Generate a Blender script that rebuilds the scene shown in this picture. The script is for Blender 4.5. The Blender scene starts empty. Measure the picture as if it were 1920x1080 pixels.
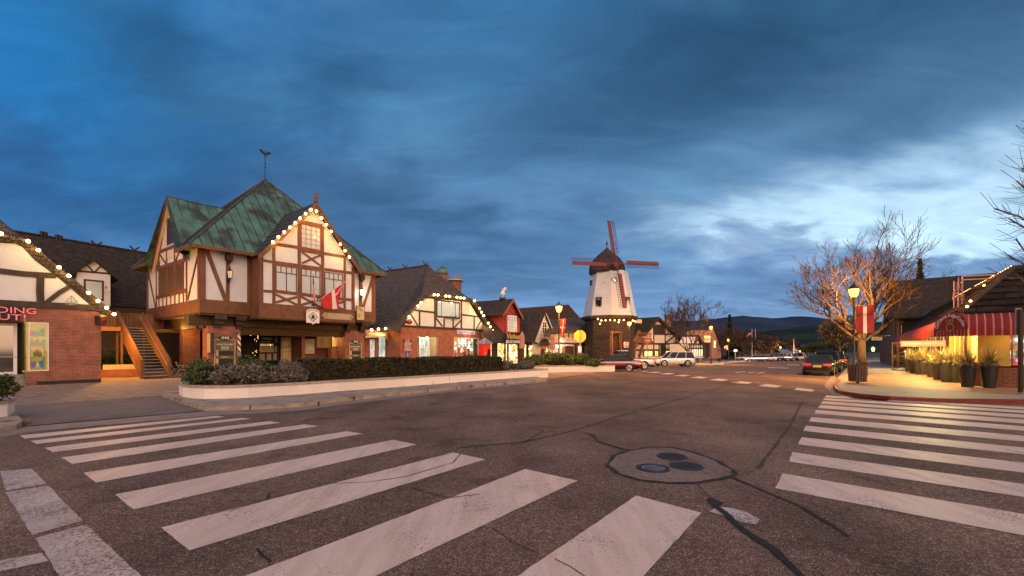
import bpy, math, random
import numpy as np
from mathutils import Vector, Matrix
random.seed(7); RNG = np.random.default_rng(7)
CH, FP, HY, CX = 1.85, 834.0, 655.0, 960.0      # eye height, focal length in px, horizon row, centre column
col = bpy.data.collections.new('scene'); bpy.context.scene.collection.children.link(col)
ORG = {}
def S(r, g, b):
    f = lambda c: (c/255/12.92) if c/255 <= .04045 else ((c/255+.055)/1.055)**2.4
    return (f(r), f(g), f(b))
V = Vector
# ---------------------------------------------------------------- objects
def props(o, label=None, cat=None, group=None, kind=None):
    if label: o['label'] = label
    if cat: o['category'] = cat
    if group: o['group'] = group
    if kind: o['kind'] = kind
    return o
def thing(name, label, cat, loc=(0, 0, 0), group=None, kind=None):
    o = bpy.data.objects.new(name, None); col.objects.link(o); o.location = loc; o.empty_display_size = .2
    ORG[o.name] = V(loc)
    return props(o, label, cat, group, kind)
def link_mesh(name, me, parent=None, smooth=False):
    o = bpy.data.objects.new(name, me); col.objects.link(o)
    if parent is not None:
        o.parent = parent; ORG[o.name] = ORG[parent.name]
    else: ORG[o.name] = V((0, 0, 0))
    if smooth: me.polygons.foreach_set('use_smooth', [True]*len(me.polygons))
    return o
def copy_tree(o, loc=None, rz=None, label=None, parent=None, scale=None):
    c = o.copy(); col.objects.link(c); c.parent = parent
    if loc is not None: c.location = loc; ORG[c.name] = V(loc)
    if rz is not None: c.rotation_euler = (0, 0, rz)
    if scale is not None: c.scale = (scale,)*3
    if label: c['label'] = label
    for ch in list(o.children): copy_tree(ch, parent=c)
    return c
class MB:
    def __init__(s): s.v = []; s.f = []; s.mi = []; s.cm = 0
    def add(s, vs, fs):
        n = len(s.v); s.v += [tuple(v) for v in vs]
        for f in fs: s.f.append(tuple(i+n for i in f)); s.mi.append(s.cm)
        return s
    def poly(s, pts): return s.add(pts, [tuple(range(len(pts)))])
    def prism(s, pts, vec):
        n = len(pts); vec = V(vec); a = [V(p) for p in pts]; b = [p+vec for p in a]
        fs = [tuple(range(n)), tuple(range(2*n-1, n-1, -1))]
        fs += [(i, i+n, (i+1) % n+n, (i+1) % n) for i in range(n)]
        return s.add(a+b, fs)
    def box(s, c, sx, sy, sz, rz=0):       # centre of the base
        ca, sa = math.cos(rz), math.sin(rz); pts = []
        for x, y in ((-.5, -.5), (.5, -.5), (.5, .5), (-.5, .5)):
            X, Y = x*sx, y*sy; pts.append((c[0]+X*ca-Y*sa, c[1]+X*sa+Y*ca, c[2]))
        return s.prism(pts, (0, 0, sz))
    def ext(s, o, ex, ey, ez):
        o, ex, ey, ez = V(o), V(ex), V(ey), V(ez)
        return s.prism([o, o+ex, o+ex+ey, o+ey], ez)
    def tube(s, p0, p1, r0, r1=None, n=8, caps=True):
        r1 = r0 if r1 is None else r1; p0, p1 = V(p0), V(p1); d = p1-p0
        if d.length < 1e-6: return s
        d.normalize(); u = d.orthogonal().normalized(); w = d.cross(u); vs = []
        for p, r in ((p0, r0), (p1, r1)):
            for i in range(n):
                a = 2*math.pi*i/n; vs.append(p+(u*math.cos(a)+w*math.sin(a))*r)
        fs = [(i, (i+1) % n, (i+1) % n+n, i+n) for i in range(n)]
        if caps: fs += [tuple(range(n-1, -1, -1)), tuple(range(n, 2*n))]
        return s.add(vs, fs)
    def path(s, pts, r, n=6):
        for i in range(len(pts)-1):
            ra = r[i] if isinstance(r, (list, tuple)) else r; rb = r[i+1] if isinstance(r, (list, tuple)) else r
            s.tube(pts[i], pts[i+1], ra, rb, n)
        return s
    def lathe(s, c, prof, n=16, a0=0):
        c = V(c); vs = []; m = len(prof)
        for r, z in prof:
            for i in range(n):
                a = a0+2*math.pi*i/n; vs.append(c+V((r*math.cos(a), r*math.sin(a), z)))
        fs = []
        for k in range(m-1):
            for i in range(n): fs.append((k*n+i, k*n+(i+1) % n, (k+1)*n+(i+1) % n, (k+1)*n+i))
        fs += [tuple(range(n-1, -1, -1)), tuple(range((m-1)*n, m*n))]
        return s.add(vs, fs)
    def sphere(s, c, r, n=8, m=5, sz=1):
        return s.lathe(c, [(max(r*math.sin(math.pi*k/m), r*.02), -r*sz*math.cos(math.pi*k/m)) for k in range(m+1)], n)
    def loft(s, rings, closed=True, caps=True):
        n = len(rings[0]); vs = [p for r in rings for p in r]; fs = []
        for k in range(len(rings)-1):
            for i in range(n if closed else n-1): fs.append((k*n+i, k*n+(i+1) % n, (k+1)*n+(i+1) % n, (k+1)*n+i))
        if caps: fs += [tuple(range(n-1, -1, -1)), tuple(range((len(rings)-1)*n, len(rings)*n))]
        return s.add(vs, fs)
    def build(s, name, mats, parent=None, smooth=False, label=None, cat=None, group=None, kind=None, loc=None, bevel=0, sub=0):
        if not isinstance(mats, (list, tuple)): mats = [mats]
        me = bpy.data.meshes.new(name)
        o0 = ORG[parent.name] if parent is not None else V(loc) if loc is not None else V((0, 0, 0))
        vs = np.array(s.v, dtype=float).reshape(-1, 3)-np.array(o0)
        me.from_pydata(vs.tolist(), [], s.f)
        for m in mats: me.materials.append(m)
        if len(mats) > 1: me.polygons.foreach_set('material_index', s.mi)
        uv = me.uv_layers.new(name='UVMap')
        dat = np.zeros((len(me.loops), 2)); W = np.array(s.v, dtype=float).reshape(-1, 3)
        for p in me.polygons:
            n = p.normal
            if abs(n.z) > .999: t = V((1, 0, 0)); b = V((0, 1, 0))
            else: t = V((0, 0, 1)).cross(n).normalized(); b = n.cross(t)
            idx = [me.loops[l].vertex_index for l in p.loop_indices]; P = W[idx]
            l0 = p.loop_start
            dat[l0:l0+len(idx), 0] = P@np.array(t); dat[l0:l0+len(idx), 1] = P@np.array(b)
        uv.data.foreach_set('uv', dat.ravel())
        o = link_mesh(name, me, parent, smooth)
        if parent is None and loc is not None: o.location = loc; ORG[o.name] = V(loc)
        if bevel:
            md = o.modifiers.new('b', 'BEVEL'); md.width = bevel; md.segments = 2; md.limit_method = 'ANGLE'
        if sub:
            md = o.modifiers.new('s', 'SUBSURF'); md.levels = sub; md.render_levels = sub
        return props(o, label, cat, group, kind)
# ---------------------------------------------------------------- where a line of sight from the tripod meets the ground or a wall
def gz(Y): return 0.0 if Y <= 36 else (-(Y-36)*.013 if Y < 420 else -(384)*.013)
def G(px, py, z=0.0):
    k = (py-HY)/FP; Y = (CH-z)/k
    if Y > 36: Y = (CH-z-36*.013)/(k-.013)
    return V(((px-CX)/FP*Y, Y, gz(Y)+z))
def D(px, py, Y): return V(((px-CX)/FP*Y, Y, CH+(HY-py)/FP*Y))
Z = V((0, 0, 1))
class Pl:                                   # a vertical wall plane; a runs to the viewer's right, o outward
    def __init__(s, px=None, Y=None, vp=1610, P=None, N=None):
        if P is None:
            P = V(((px-CX)/FP*Y, Y, 0)); d = V(((vp-CX)/FP, 1, 0)).normalized(); N = V((d.y, -d.x, 0))
        s.P = V((P[0], P[1], 0)); N = V((N[0], N[1], 0)).normalized()
        if N.dot(V((0, 0, 0))-s.P) < 0: N = -N
        s.N = N; s.T = Z.cross(N)
    def at(s, px, py, off=0):
        r = V(((px-CX)/FP, 1, (HY-py)/FP)); t = (s.P.dot(s.N)+off)/r.dot(s.N)
        return V((r.x*t, r.y*t, CH+r.z*t))
    def az(s, px, py, off=0):
        p = s.at(px, py, off); return (p-s.P).dot(s.T), p.z
    def w(s, a, z, o=0): return s.P+s.T*a+s.N*o+Z*z
    def shift(s, o): return Pl(P=s.P+s.N*o, N=s.N)
    def side(s, px, off=0):                 # the plane at right angles through column px, facing the camera
        p = s.at(px, 655, off); return Pl(P=p, N=s.T)
    def slab(s, mb, pts, o0, o1):           # outline given at its front face (o1), thickness back to o0
        mb.prism([s.at(x, y, o1) for x, y in pts], s.N*(o0-o1)); return mb
    def bx(s, mb, a0, a1, z0, z1, o0, o1):
        mb.prism([s.w(a0, z0, o1), s.w(a1, z0, o1), s.w(a1, z1, o1), s.w(a0, z1, o1)], s.N*(o0-o1)); return mb
    def rect(s, x0, y0, x1, y1, off=0, ref='l'):
        xr = x0 if ref == 'l' else x1
        z1 = s.az(xr, y0, off)[1]; z0 = s.az(xr, y1, off)[1]
        return s.az(x0, y0, off)[0], s.az(x1, y0, off)[0], z0, z1
    def rbx(s, mb, x0, y0, x1, y1, o0, o1, ref='l'): return s.bx(mb, *s.rect(x0, y0, x1, y1, o1, ref), o0, o1)
    cnt = 0
    def beam(s, mb, pts, w, o0=-.02, o1=.04):
        Pl.cnt += 1; o1 = o1+(Pl.cnt % 9)*.0017
        for i in range(len(pts)-1):
            p, q = s.at(*pts[i], 0), s.at(*pts[i+1], 0); d = (q-p).normalized(); n = s.N.cross(d)*(w/2)
            if len(pts) > 2 and i > 0: p = p-d*w*.25
            mb.prism([p-n+s.N*(o1+i*.0006), q-n+s.N*(o1+i*.0006), q+n+s.N*(o1+i*.0006), p+n+s.N*(o1+i*.0006)], s.N*(o0-o1))
        return mb
    def wall(s, mb, pts, o0, o1, holes=()): # rectangular wall with rectangular holes in (a,z)
        a0, a1, z0, z1 = pts; A = sorted({a0, a1, *[h[0] for h in holes], *[h[1] for h in holes]}); Q = sorted({z0, z1, *[h[2] for h in holes], *[h[3] for h in holes]})
        for i in range(len(A)-1):
            for j in range(len(Q)-1):
                ca, cz = (A[i]+A[i+1])/2, (Q[j]+Q[j+1])/2
                if any(h[0] < ca < h[1] and h[2] < cz < h[3] for h in holes): continue
                if ca < a0 or ca > a1 or cz < z0 or cz > z1: continue
                s.bx(mb, A[i], A[i+1], Q[j], Q[j+1], o0, o1)
        return mb
    def window(s, parent, r, fm, gm, cols=1, rows=1, fw=.06, mw=.03, o=.03, depth=.1, name='window', label=None, topsplit=0, glass_name='pane'):
        a0, a1, z0, z1 = r; m = MB()
        s.bx(m, a0, a0+fw, z0, z1, o-depth, o); s.bx(m, a1-fw, a1, z0, z1, o-depth, o)
        s.bx(m, a0+fw, a1-fw, z0, z0+fw, o-depth, o); s.bx(m, a0+fw, a1-fw, z1-fw, z1, o-depth, o)
        for i in range(1, cols):
            c = a0+(a1-a0)*i/cols; s.bx(m, c-mw/2, c+mw/2, z0+fw, z1-fw, o-depth*.8, o-.01)
        for j in range(1, rows):
            c = z0+(z1-z0)*j/rows; s.bx(m, a0+fw, a1-fw, c-mw/2, c+mw/2, o-depth*.8, o-.013)
        if topsplit:
            c = z1-(z1-z0)*.27; s.bx(m, a0+fw, a1-fw, c-mw/2, c+mw/2, o-depth*.8, o-.013)
            for i in range(1, topsplit*2, 2):
                q = a0+(a1-a0)*i/(topsplit*2); s.bx(m, q-mw/2, q+mw/2, c, z1-fw, o-depth*.8, o-.016)
        f = m.build(name, fm, parent, label=label)
        g = MB(); s.bx(g, a0+fw*.5, a1-fw*.5, z0+fw*.5, z1-fw*.5, o*.4-.012, o*.4); g.build(glass_name, gm, f)
        return f
TEXTS = []
def text(body, pl, a, z, o, h, mat, parent, width=None, rot=0, name='lettering', ext=.006, shear=0):
    c = bpy.data.curves.new(name, 'FONT'); c.body = body; c.size = h/.7; c.align_x = 'CENTER'; c.align_y = 'CENTER'; c.extrude = ext; c.shear = shear
    c.resolution_u = 3
    c.materials.append(mat); ob = bpy.data.objects.new(name, c); col.objects.link(ob)
    R = Matrix((pl.T, Z, pl.N)).transposed().to_4x4() @ Matrix.Rotation(rot, 4, 'Z')
    if parent is not None: ob.parent = parent; off = ORG[parent.name]; ORG[ob.name] = off
    else: off = V((0, 0, 0))
    TEXTS.append((ob, R, pl.w(a, z, o)-off, width)); ob.matrix_local = Matrix.Translation(pl.w(a, z, o)-off) @ R
    return ob
def fit_texts():
    bpy.context.view_layer.update(); dg = bpy.context.evaluated_depsgraph_get()
    for ob, R, loc, w in TEXTS:
        s = (w/ob.dimensions.x) if (w and ob.dimensions.x > 0) else 1
        me = bpy.data.meshes.new_from_object(ob.evaluated_get(dg)); me.transform(R @ Matrix.Diagonal((s, 1, 1, 1)))
        n = ob.name; cu = ob.data; par = ob.parent; bpy.data.objects.remove(ob); bpy.data.curves.remove(cu)
        o = bpy.data.objects.new('lettering', me); col.objects.link(o); o.parent = par; o.location = loc
# ---------------------------------------------------------------- materials
def nt(name):
    m = bpy.data.materials.new(name); m.use_nodes = True; n = m.node_tree; n.nodes.clear()
    o = n.nodes.new('ShaderNodeOutputMaterial'); b = n.nodes.new('ShaderNodeBsdfPrincipled'); n.links.new(b.outputs[0], o.inputs[0])
    return m, n, b
def node(n, t, **k):
    x = n.nodes.new(t)
    for a, v in k.items():
        if a.startswith('i_'):
            key = a[2:]; key = int(key) if key.isdigit() else key.replace('_', ' ')
            x.inputs[key].default_value = v
        else: setattr(x, a, v)
    return x
def ramp(n, src, stops):
    r = n.nodes.new('ShaderNodeValToRGB'); n.links.new(src, r.inputs[0]); e = r.color_ramp.elements
    while len(e) < len(stops): e.new(.5)
    for k, (p, c) in enumerate(stops): e[k].position = p; e[k].color = (*c, 1) if len(c) == 3 else c
    return r
def c4(c): return (*c, 1)
SUBS = None
def mk(name, base, rough=.7, var=.25, scale=3, bump=0, bscale=None, stretch=None, metal=0, spec=.4, coord='Object', dirt=None, emit=None, es=0, coat=0, tint=None):
    m, n, b = nt(name); b.inputs['Roughness'].default_value = rough; b.inputs['Metallic'].default_value = metal
    b.inputs['Specular IOR Level'].default_value = spec; b.inputs['Coat Weight'].default_value = coat
    tc = node(n, 'ShaderNodeTexCoord'); mp = node(n, 'ShaderNodeMapping')
    if stretch: mp.inputs['Scale'].default_value = stretch
    n.links.new(tc.outputs[coord], mp.inputs[0])
    nz = node(n, 'ShaderNodeTexNoise', i_Scale=scale, i_Detail=6.0, i_Roughness=.6); n.links.new(mp.outputs[0], nz.inputs['Vector'])
    lo = tuple(c*(1-var) for c in base); hi = tuple(min(1, c*(1+var)) for c in (tint or base))
    r = ramp(n, nz.outputs[0], [(.3, lo), (.7, hi)]); out = r.outputs[0]
    if dirt:
        n2 = node(n, 'ShaderNodeTexNoise', i_Scale=dirt[1], i_Detail=5.0); n.links.new(tc.outputs[coord], n2.inputs['Vector'])
        rr = ramp(n, n2.outputs[0], [(dirt[2], (0, 0, 0)), (dirt[2]+.15, (1, 1, 1))])
        mx = node(n, 'ShaderNodeMix', data_type='RGBA'); n.links.new(rr.outputs[0], mx.inputs[0]); n.links.new(out, mx.inputs[6]); mx.inputs[7].default_value = c4(dirt[0]); out = mx.outputs[2]
    n.links.new(out, b.inputs['Base Color'])
    if bump:
        nb = node(n, 'ShaderNodeTexNoise', i_Scale=bscale or scale*6, i_Detail=4.0); n.links.new(mp.outputs[0], nb.inputs['Vector'])
        bp = node(n, 'ShaderNodeBump', i_Strength=bump, i_Distance=.02); n.links.new(nb.outputs[0], bp.inputs['Height']); n.links.new(bp.outputs[0], b.inputs['Normal'])
    if emit: b.inputs['Emission Color'].default_value = c4(emit); b.inputs['Emission Strength'].default_value = es
    return m
def brick(name, c1, c2, mortar, w=.2, h=.067, ms=.008, rough=.85, bump=.4, offset=.5, var=.35, coord='UV', rot=0, bdist=.01):
    m, n, b = nt(name); b.inputs['Roughness'].default_value = rough; b.inputs['Specular IOR Level'].default_value = .25
    tc = node(n, 'ShaderNodeTexCoord'); mp = node(n, 'ShaderNodeMapping'); mp.inputs['Rotation'].default_value = (0, 0, rot); n.links.new(tc.outputs[coord], mp.inputs[0])
    wn = node(n, 'ShaderNodeTexNoise', i_Scale=1.6, i_Detail=2.0); n.links.new(mp.outputs[0], wn.inputs['Vector'])
    wm = node(n, 'ShaderNodeVectorMath', operation='MULTIPLY_ADD'); n.links.new(wn.outputs['Color'], wm.inputs[0]); wm.inputs[1].default_value = (.012, .012, 0); n.links.new(mp.outputs[0], wm.inputs[2])
    t = node(n, 'ShaderNodeTexBrick'); t.offset = offset; t.inputs['Scale'].default_value = 1; t.inputs['Brick Width'].default_value = w; t.inputs['Row Height'].default_value = h
    t.inputs['Mortar Size'].default_value = ms; t.inputs['Mortar Smooth'].default_value = .3; t.inputs['Bias'].default_value = -.1
    t.inputs['Color1'].default_value = c4(c1); t.inputs['Color2'].default_value = c4(c2); t.inputs['Mortar'].default_value = c4(mortar)
    n.links.new(wm.outputs[0], t.inputs['Vector'])
    nz = node(n, 'ShaderNodeTexNoise', i_Scale=2.2, i_Detail=6.0); n.links.new(mp.outputs[0], nz.inputs['Vector'])
    r = ramp(n, nz.outputs[0], [(.3, (1-var,)*3), (.7, (1.0,)*3)])
    mx = node(n, 'ShaderNodeMix', data_type='RGBA', blend_type='MULTIPLY'); mx.inputs[0].default_value = 1; n.links.new(t.outputs[0], mx.inputs[6]); n.links.new(r.outputs[0], mx.inputs[7])
    n.links.new(mx.outputs[2], b.inputs['Base Color'])
    inv = node(n, 'ShaderNodeMath', operation='SUBTRACT'); inv.inputs[0].default_value = 1; n.links.new(t.outputs['Fac'], inv.inputs[1])
    bp = node(n, 'ShaderNodeBump', i_Strength=bump, i_Distance=bdist); n.links.new(inv.outputs[0], bp.inputs['Height']); n.links.new(bp.outputs[0], b.inputs['Normal'])
    return m
def shingle(name, c1, c2, w=.16, h=.13, wob=.05, var=.5):
    m = brick(name, c1, c2, tuple(c*.25 for c in c1), w, h, .02, .9, .9, .5, var, bdist=.05)
    n = m.node_tree
    for x in n.nodes:
        if x.type == 'VECT_MATH': x.inputs[1].default_value = (.05, wob*2.2, 0)
    return m
def emis(name, c, s, var=0, scale=2):
    m, n, b = nt(name); b.inputs['Base Color'].default_value = (.02, .02, .02, 1); b.inputs['Emission Color'].default_value = c4(c); b.inputs['Emission Strength'].default_value = s
    if var:
        tc = node(n, 'ShaderNodeTexCoord'); nz = node(n, 'ShaderNodeTexNoise', i_Scale=scale, i_Detail=3.0); n.links.new(tc.outputs['Object'], nz.inputs['Vector'])
        r = ramp(n, nz.outputs[0], [(.35, tuple(k*(1-var) for k in c)), (.65, c)]); n.links.new(r.outputs[0], b.inputs['Emission Color'])
    return m
def goods(name, cols, s, w=.22, h=.3, dark=(.02, .01, .005), bg=.35):
    """a lit display behind glass: shelves of coloured goods"""
    m, n, b = nt(name); b.inputs['Base Color'].default_value = (.05, .03, .02, 1); b.inputs['Roughness'].default_value = .4
    tc = node(n, 'ShaderNodeTexCoord'); mp = node(n, 'ShaderNodeMapping'); n.links.new(tc.outputs['UV'], mp.inputs[0])
    v = node(n, 'ShaderNodeTexVoronoi', i_Scale=1/w); v.inputs['Randomness'].default_value = .85; n.links.new(mp.outputs[0], v.inputs['Vector'])
    sp = node(n, 'ShaderNodeSeparateColor'); n.links.new(v.outputs['Color'], sp.inputs[0])
    r = ramp(n, sp.outputs[0], [(i/len(cols), c) for i, c in enumerate(cols)]); r.color_ramp.interpolation = 'CONSTANT'
    d = ramp(n, v.outputs['Distance'], [(.25, (1, 1, 1)), (.62, dark)])
    mx = node(n, 'ShaderNodeMix', data_type='RGBA', blend_type='MULTIPLY'); mx.inputs[0].default_value = .8; n.links.new(r.outputs[0], mx.inputs[6]); n.links.new(d.outputs[0], mx.inputs[7])
    n.links.new(mx.outputs[2], b.inputs['Emission Color']); b.inputs['Emission Strength'].default_value = s
    return m
def glass(name, tint=(.02, .025, .03), refl=.35, mul=None, rough=.03, trans=0.0, emit=None, es=0):
    m = bpy.data.materials.new(name); m.use_nodes = True; n = m.node_tree; n.nodes.clear(); o = n.nodes.new('ShaderNodeOutputMaterial')
    b = node(n, 'ShaderNodeBsdfPrincipled'); b.inputs['Base Color'].default_value = c4(tint); b.inputs['Roughness'].default_value = .4; b.inputs['Specular IOR Level'].default_value = 0
    if emit: b.inputs['Emission Color'].default_value = c4(emit); b.inputs['Emission Strength'].default_value = es
    g = node(n, 'ShaderNodeBsdfGlossy'); g.inputs['Roughness'].default_value = rough; g.inputs['Color'].default_value = (1, 1, 1, 1)
    a = b.outputs[0]
    if trans:
        t = node(n, 'ShaderNodeBsdfTransparent'); x = node(n, 'ShaderNodeMixShader'); x.inputs[0].default_value = trans; n.links.new(b.outputs[0], x.inputs[1]); n.links.new(t.outputs[0], x.inputs[2]); a = x.outputs[0]
    fr = node(n, 'ShaderNodeLayerWeight', i_Blend=.3); mm = node(n, 'ShaderNodeMath', operation='MAXIMUM'); n.links.new(fr.outputs['Facing'], mm.inputs[0]); mm.inputs[1].default_value = refl
    m2 = node(n, 'ShaderNodeMath', operation='MULTIPLY'); n.links.new(mm.outputs[0], m2.inputs[0]); m2.inputs[1].default_value = mul if mul else 1.0 if refl > .3 else .6
    x2 = node(n, 'ShaderNodeMixShader'); n.links.new(m2.outputs[0], x2.inputs[0]); n.links.new(a, x2.inputs[1]); n.links.new(g.outputs[0], x2.inputs[2]); n.links.new(x2.outputs[0], o.inputs[0])
    return m
def asphalt(name, base, spk=.5, crackw=True):
    m, n, b = nt(name); b.inputs['Roughness'].default_value = .88; b.inputs['Specular IOR Level'].default_value = .12
    tc = node(n, 'ShaderNodeTexCoord'); v = node(n, 'ShaderNodeTexVoronoi', i_Scale=105.0); n.links.new(tc.outputs['Object'], v.inputs['Vector'])
    sp = node(n, 'ShaderNodeSeparateColor'); n.links.new(v.outputs['Color'], sp.inputs[0])
    r = ramp(n, sp.outputs[0], [(0, tuple(c*(1-spk) for c in base)), (.55, base), (.86, tuple(c*(1+spk) for c in base)), (1, tuple(c*(1+5*spk) for c in base))])
    n1 = node(n, 'ShaderNodeTexNoise', i_Scale=.35, i_Detail=6.0, i_Roughness=.65); n.links.new(tc.outputs['Object'], n1.inputs['Vector'])
    r1 = ramp(n, n1.outputs[0], [(.32, (.6,)*3), (.68, (1.25, 1.2, 1.15))])
    n2 = node(n, 'ShaderNodeTexNoise', i_Scale=14.0, i_Detail=4.0); n.links.new(tc.outputs['Object'], n2.inputs['Vector'])
    r2 = ramp(n, n2.outputs[0], [(.3, (.75,)*3), (.7, (1.2,)*3)])
    # long faint wheel tracks along the street
    mp = node(n, 'ShaderNodeMapping'); mp.inputs['Rotation'].default_value = (0, 0, math.radians(37.9)); mp.inputs['Scale'].default_value = (.55, .03, 1); n.links.new(tc.outputs['Object'], mp.inputs[0])
    n3 = node(n, 'ShaderNodeTexNoise', i_Scale=1.0, i_Detail=4.0); n.links.new(mp.outputs[0], n3.inputs['Vector']); r3 = ramp(n, n3.outputs[0], [(.35, (.78,)*3), (.65, (1.12,)*3)])
    o = r.outputs[0]
    n4 = node(n, 'ShaderNodeTexNoise', i_Scale=1.1, i_Detail=3.0, i_Distortion=.6); n.links.new(tc.outputs['Object'], n4.inputs['Vector']); r4 = ramp(n, n4.outputs[0], [(.56, (1, 1, 1)), (.66, (.78, .77, .77)), (.72, (.66, .65, .65))])
    n5 = node(n, 'ShaderNodeTexVoronoi', i_Scale=.9); n.links.new(tc.outputs['Object'], n5.inputs['Vector']); r5 = ramp(n, n5.outputs['Distance'], [(.0, (.55, .55, .55)), (.055, (.8, .8, .8)), (.09, (1, 1, 1))])
    for q in (r1, r2, r3, r4, r5):
        mx = node(n, 'ShaderNodeMix', data_type='RGBA', blend_type='MULTIPLY'); mx.inputs[0].default_value = 1; n.links.new(o, mx.inputs[6]); n.links.new(q.outputs[0], mx.inputs[7]); o = mx.outputs[2]
    n.links.new(o, b.inputs['Base Color'])
    bp = node(n, 'ShaderNodeBump', i_Strength=.5, i_Distance=.006); n.links.new(v.outputs['Distance'], bp.inputs['Height']); n.links.new(bp.outputs[0], b.inputs['Normal'])
    return m
def paint(name, base, under, thr=.62, scale=28, streak=True, stain=None):
    """worn road paint: aggregate shows through chips"""
    m, n, b = nt(name); b.inputs['Roughness'].default_value = .55
    tc = node(n, 'ShaderNodeTexCoord'); nz = node(n, 'ShaderNodeTexNoise', i_Scale=scale, i_Detail=8.0, i_Roughness=.7); n.links.new(tc.outputs['Object'], nz.inputs['Vector'])
    n2 = node(n, 'ShaderNodeTexNoise', i_Scale=1.3, i_Detail=4.0); n.links.new(tc.outputs['Object'], n2.inputs['Vector'])
    ad = node(n, 'ShaderNodeMath', operation='MULTIPLY_ADD'); n.links.new(n2.outputs[0], ad.inputs[0]); ad.inputs[1].default_value = .35; n.links.new(nz.outputs[0], ad.inputs[2])
    r = ramp(n, ad.outputs[0], [(thr, (0, 0, 0)), (thr+.05, (1, 1, 1))])
    mp = node(n, 'ShaderNodeMapping'); mp.inputs['Rotation'].default_value = (0, 0, math.radians(37.9)); mp.inputs['Scale'].default_value = (2.2, .35, 1); n.links.new(tc.outputs['Object'], mp.inputs[0])
    n3 = node(n, 'ShaderNodeTexNoise', i_Scale=2.0, i_Detail=7.0, i_Roughness=.65); n.links.new(mp.outputs[0], n3.inputs['Vector'])
    st = stain or tuple(c*.62 for c in base)
    r3 = ramp(n, n3.outputs[0], [(.3, st), (.55, base), (.8, tuple(min(1, c*1.12) for c in base))])
    mx = node(n, 'ShaderNodeMix', data_type='RGBA'); n.links.new(r.outputs[0], mx.inputs[0]); n.links.new(r3.outputs[0], mx.inputs[6]); mx.inputs[7].default_value = c4(under)
    n.links.new(mx.outputs[2], b.inputs['Base Color']); return m
M = {}
M['plaster'] = mk('plaster', (.63, .64, .67), .85, .06, 1.2, .15, 30, dirt=((.5, .46, .42), .9, .6))
M['plaster_cream'] = mk('plaster_cream', (.58, .52, .45), .85, .06, 1.2, .15, 30)
M['timber'] = mk('timber_red_brown', (.17, .066, .034), .6, .3, 3, .2, 20, (1, 1, .25))
M['timber_dark'] = mk('timber_dark', (.055, .035, .027), .7, .35, 3, .2, 20, (1, 1, .25))
M['timber_olive'] = mk('timber_olive', (.07, .04, .018), .7, .3, 3)
M['trim'] = mk('trim_brown', (.16, .07, .035), .6, .3, 3)
M['redtrim'] = mk('red_paint', (.32, .045, .02), .5, .2, 3)
M['brick'] = brick('brick_red', (.33, .1, .062), (.22, .07, .05), (.42, .26, .2), .215, .075, .009)
M['brick_side'] = M['brick']
M['brick2'] = brick('brick_orange', (.42, .13, .065), (.3, .1, .06), (.4, .27, .2), .2, .075, .007)
M['brickbase'] = brick('brick_brown', (.24, .1, .06), (.17, .07, .045), (.3, .2, .14), .3, .1, .01)
M['copper'] = mk('copper_patina', (.085, .185, .15), .6, .4, 1.1, .12, 8, (1, 1, .35), dirt=((.05, .06, .05), .8, .48))
M['seam'] = mk('copper_seam', (.012, .025, .02), .6, .3, 3)
M['flash'] = mk('ridge_flashing', (.09, .085, .08), .5, .3, 3)
M['shingle'] = shingle('shingle_grey_brown', (.14, .105, .09), (.085, .065, .06))
M['shingle2'] = shingle('shingle_brown', (.095, .075, .062), (.055, .045, .04), .2, .16, .02)
M['thatch'] = shingle('shingle_thatch', (.2, .155, .13), (.12, .09, .075), .22, .2, .1)
M['rooftile'] = shingle('slab_roof_tile', (.05, .032, .022), (.03, .02, .016), .9, .42, .015, .6)
M['asphalt'] = asphalt('asphalt', (.185, .122, .094))  # base reddened to hold the warm lamplight on the road
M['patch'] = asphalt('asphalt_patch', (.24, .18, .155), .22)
M['apron'] = mk('apron_concrete', (.18, .135, .115), .85, .2, 1.5, .2, 60, dirt=((.09, .08, .06), .6, .55))
M['gutter'] = mk('gutter_concrete', (.26, .2, .17), .8, .22, 2, .2, 50)
M['kerb'] = mk('kerb_concrete', (.34, .27, .21), .85, .25, 3, .3, 40, dirt=((.1, .085, .06), 2, .55))
M['cap'] = mk('planter_cap', (.38, .3, .25), .85, .25, 5, .3, 60)
M['planter'] = mk('planter_render', (.78, .7, .64), .85, .05, 1.2, .1, 30, dirt=((.5, .42, .36), 1.5, .66))
M['paver'] = brick('plaza_paver', (.46, .32, .235), (.33, .23, .17), (.11, .08, .06), .5, .25, .03, .8, .4, .5, .3, 'UV', .4)
M['sidepaver'] = brick('sidewalk_paver', (.4, .23, .13), (.31, .18, .11), (.2, .13, .09), .22, .11, .008, .7, .3, .5, .3, 'UV', -.5)
M['sideconc'] = mk('sidewalk_concrete', (.33, .27, .21), .75, .15, 1.5, .15, 60)
M['redkerb'] = mk('red_kerb_paint', (.17, .02, .015), .6, .4, 4, dirt=((.2, .1, .07), 3, .6))
M['stripe'] = paint('crosswalk_paint', (.74, .54, .43), (.17, .115, .09), .765, 34, stain=(.58, .4, .3))  # paint made pinker, with warm street light put into its base
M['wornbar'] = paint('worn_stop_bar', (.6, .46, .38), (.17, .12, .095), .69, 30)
M['tar'] = mk('tar_seal', (.036, .027, .024), .6, .3, 8, .2, 60, spec=.1)
M['crack'] = mk('crack', (.02, .015, .013), .9, .2, 3)
M['seamline'] = mk('road_seam', (.05, .038, .035), .85, .3, 6)
M['iron'] = mk('iron', (.04, .04, .05), .6, .3, 30, .4, 60, metal=.2, spec=.2)
M['ironw'] = mk('iron_worn', (.13, .14, .18), .4, .5, 12, .4, 60, metal=.5)
M['twigl'] = mk('twig_warm', (.055, .036, .024), .9, .3, 3)
M['black'] = mk('black_metal', (.012, .012, .013), .45, .2, 5)
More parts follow.
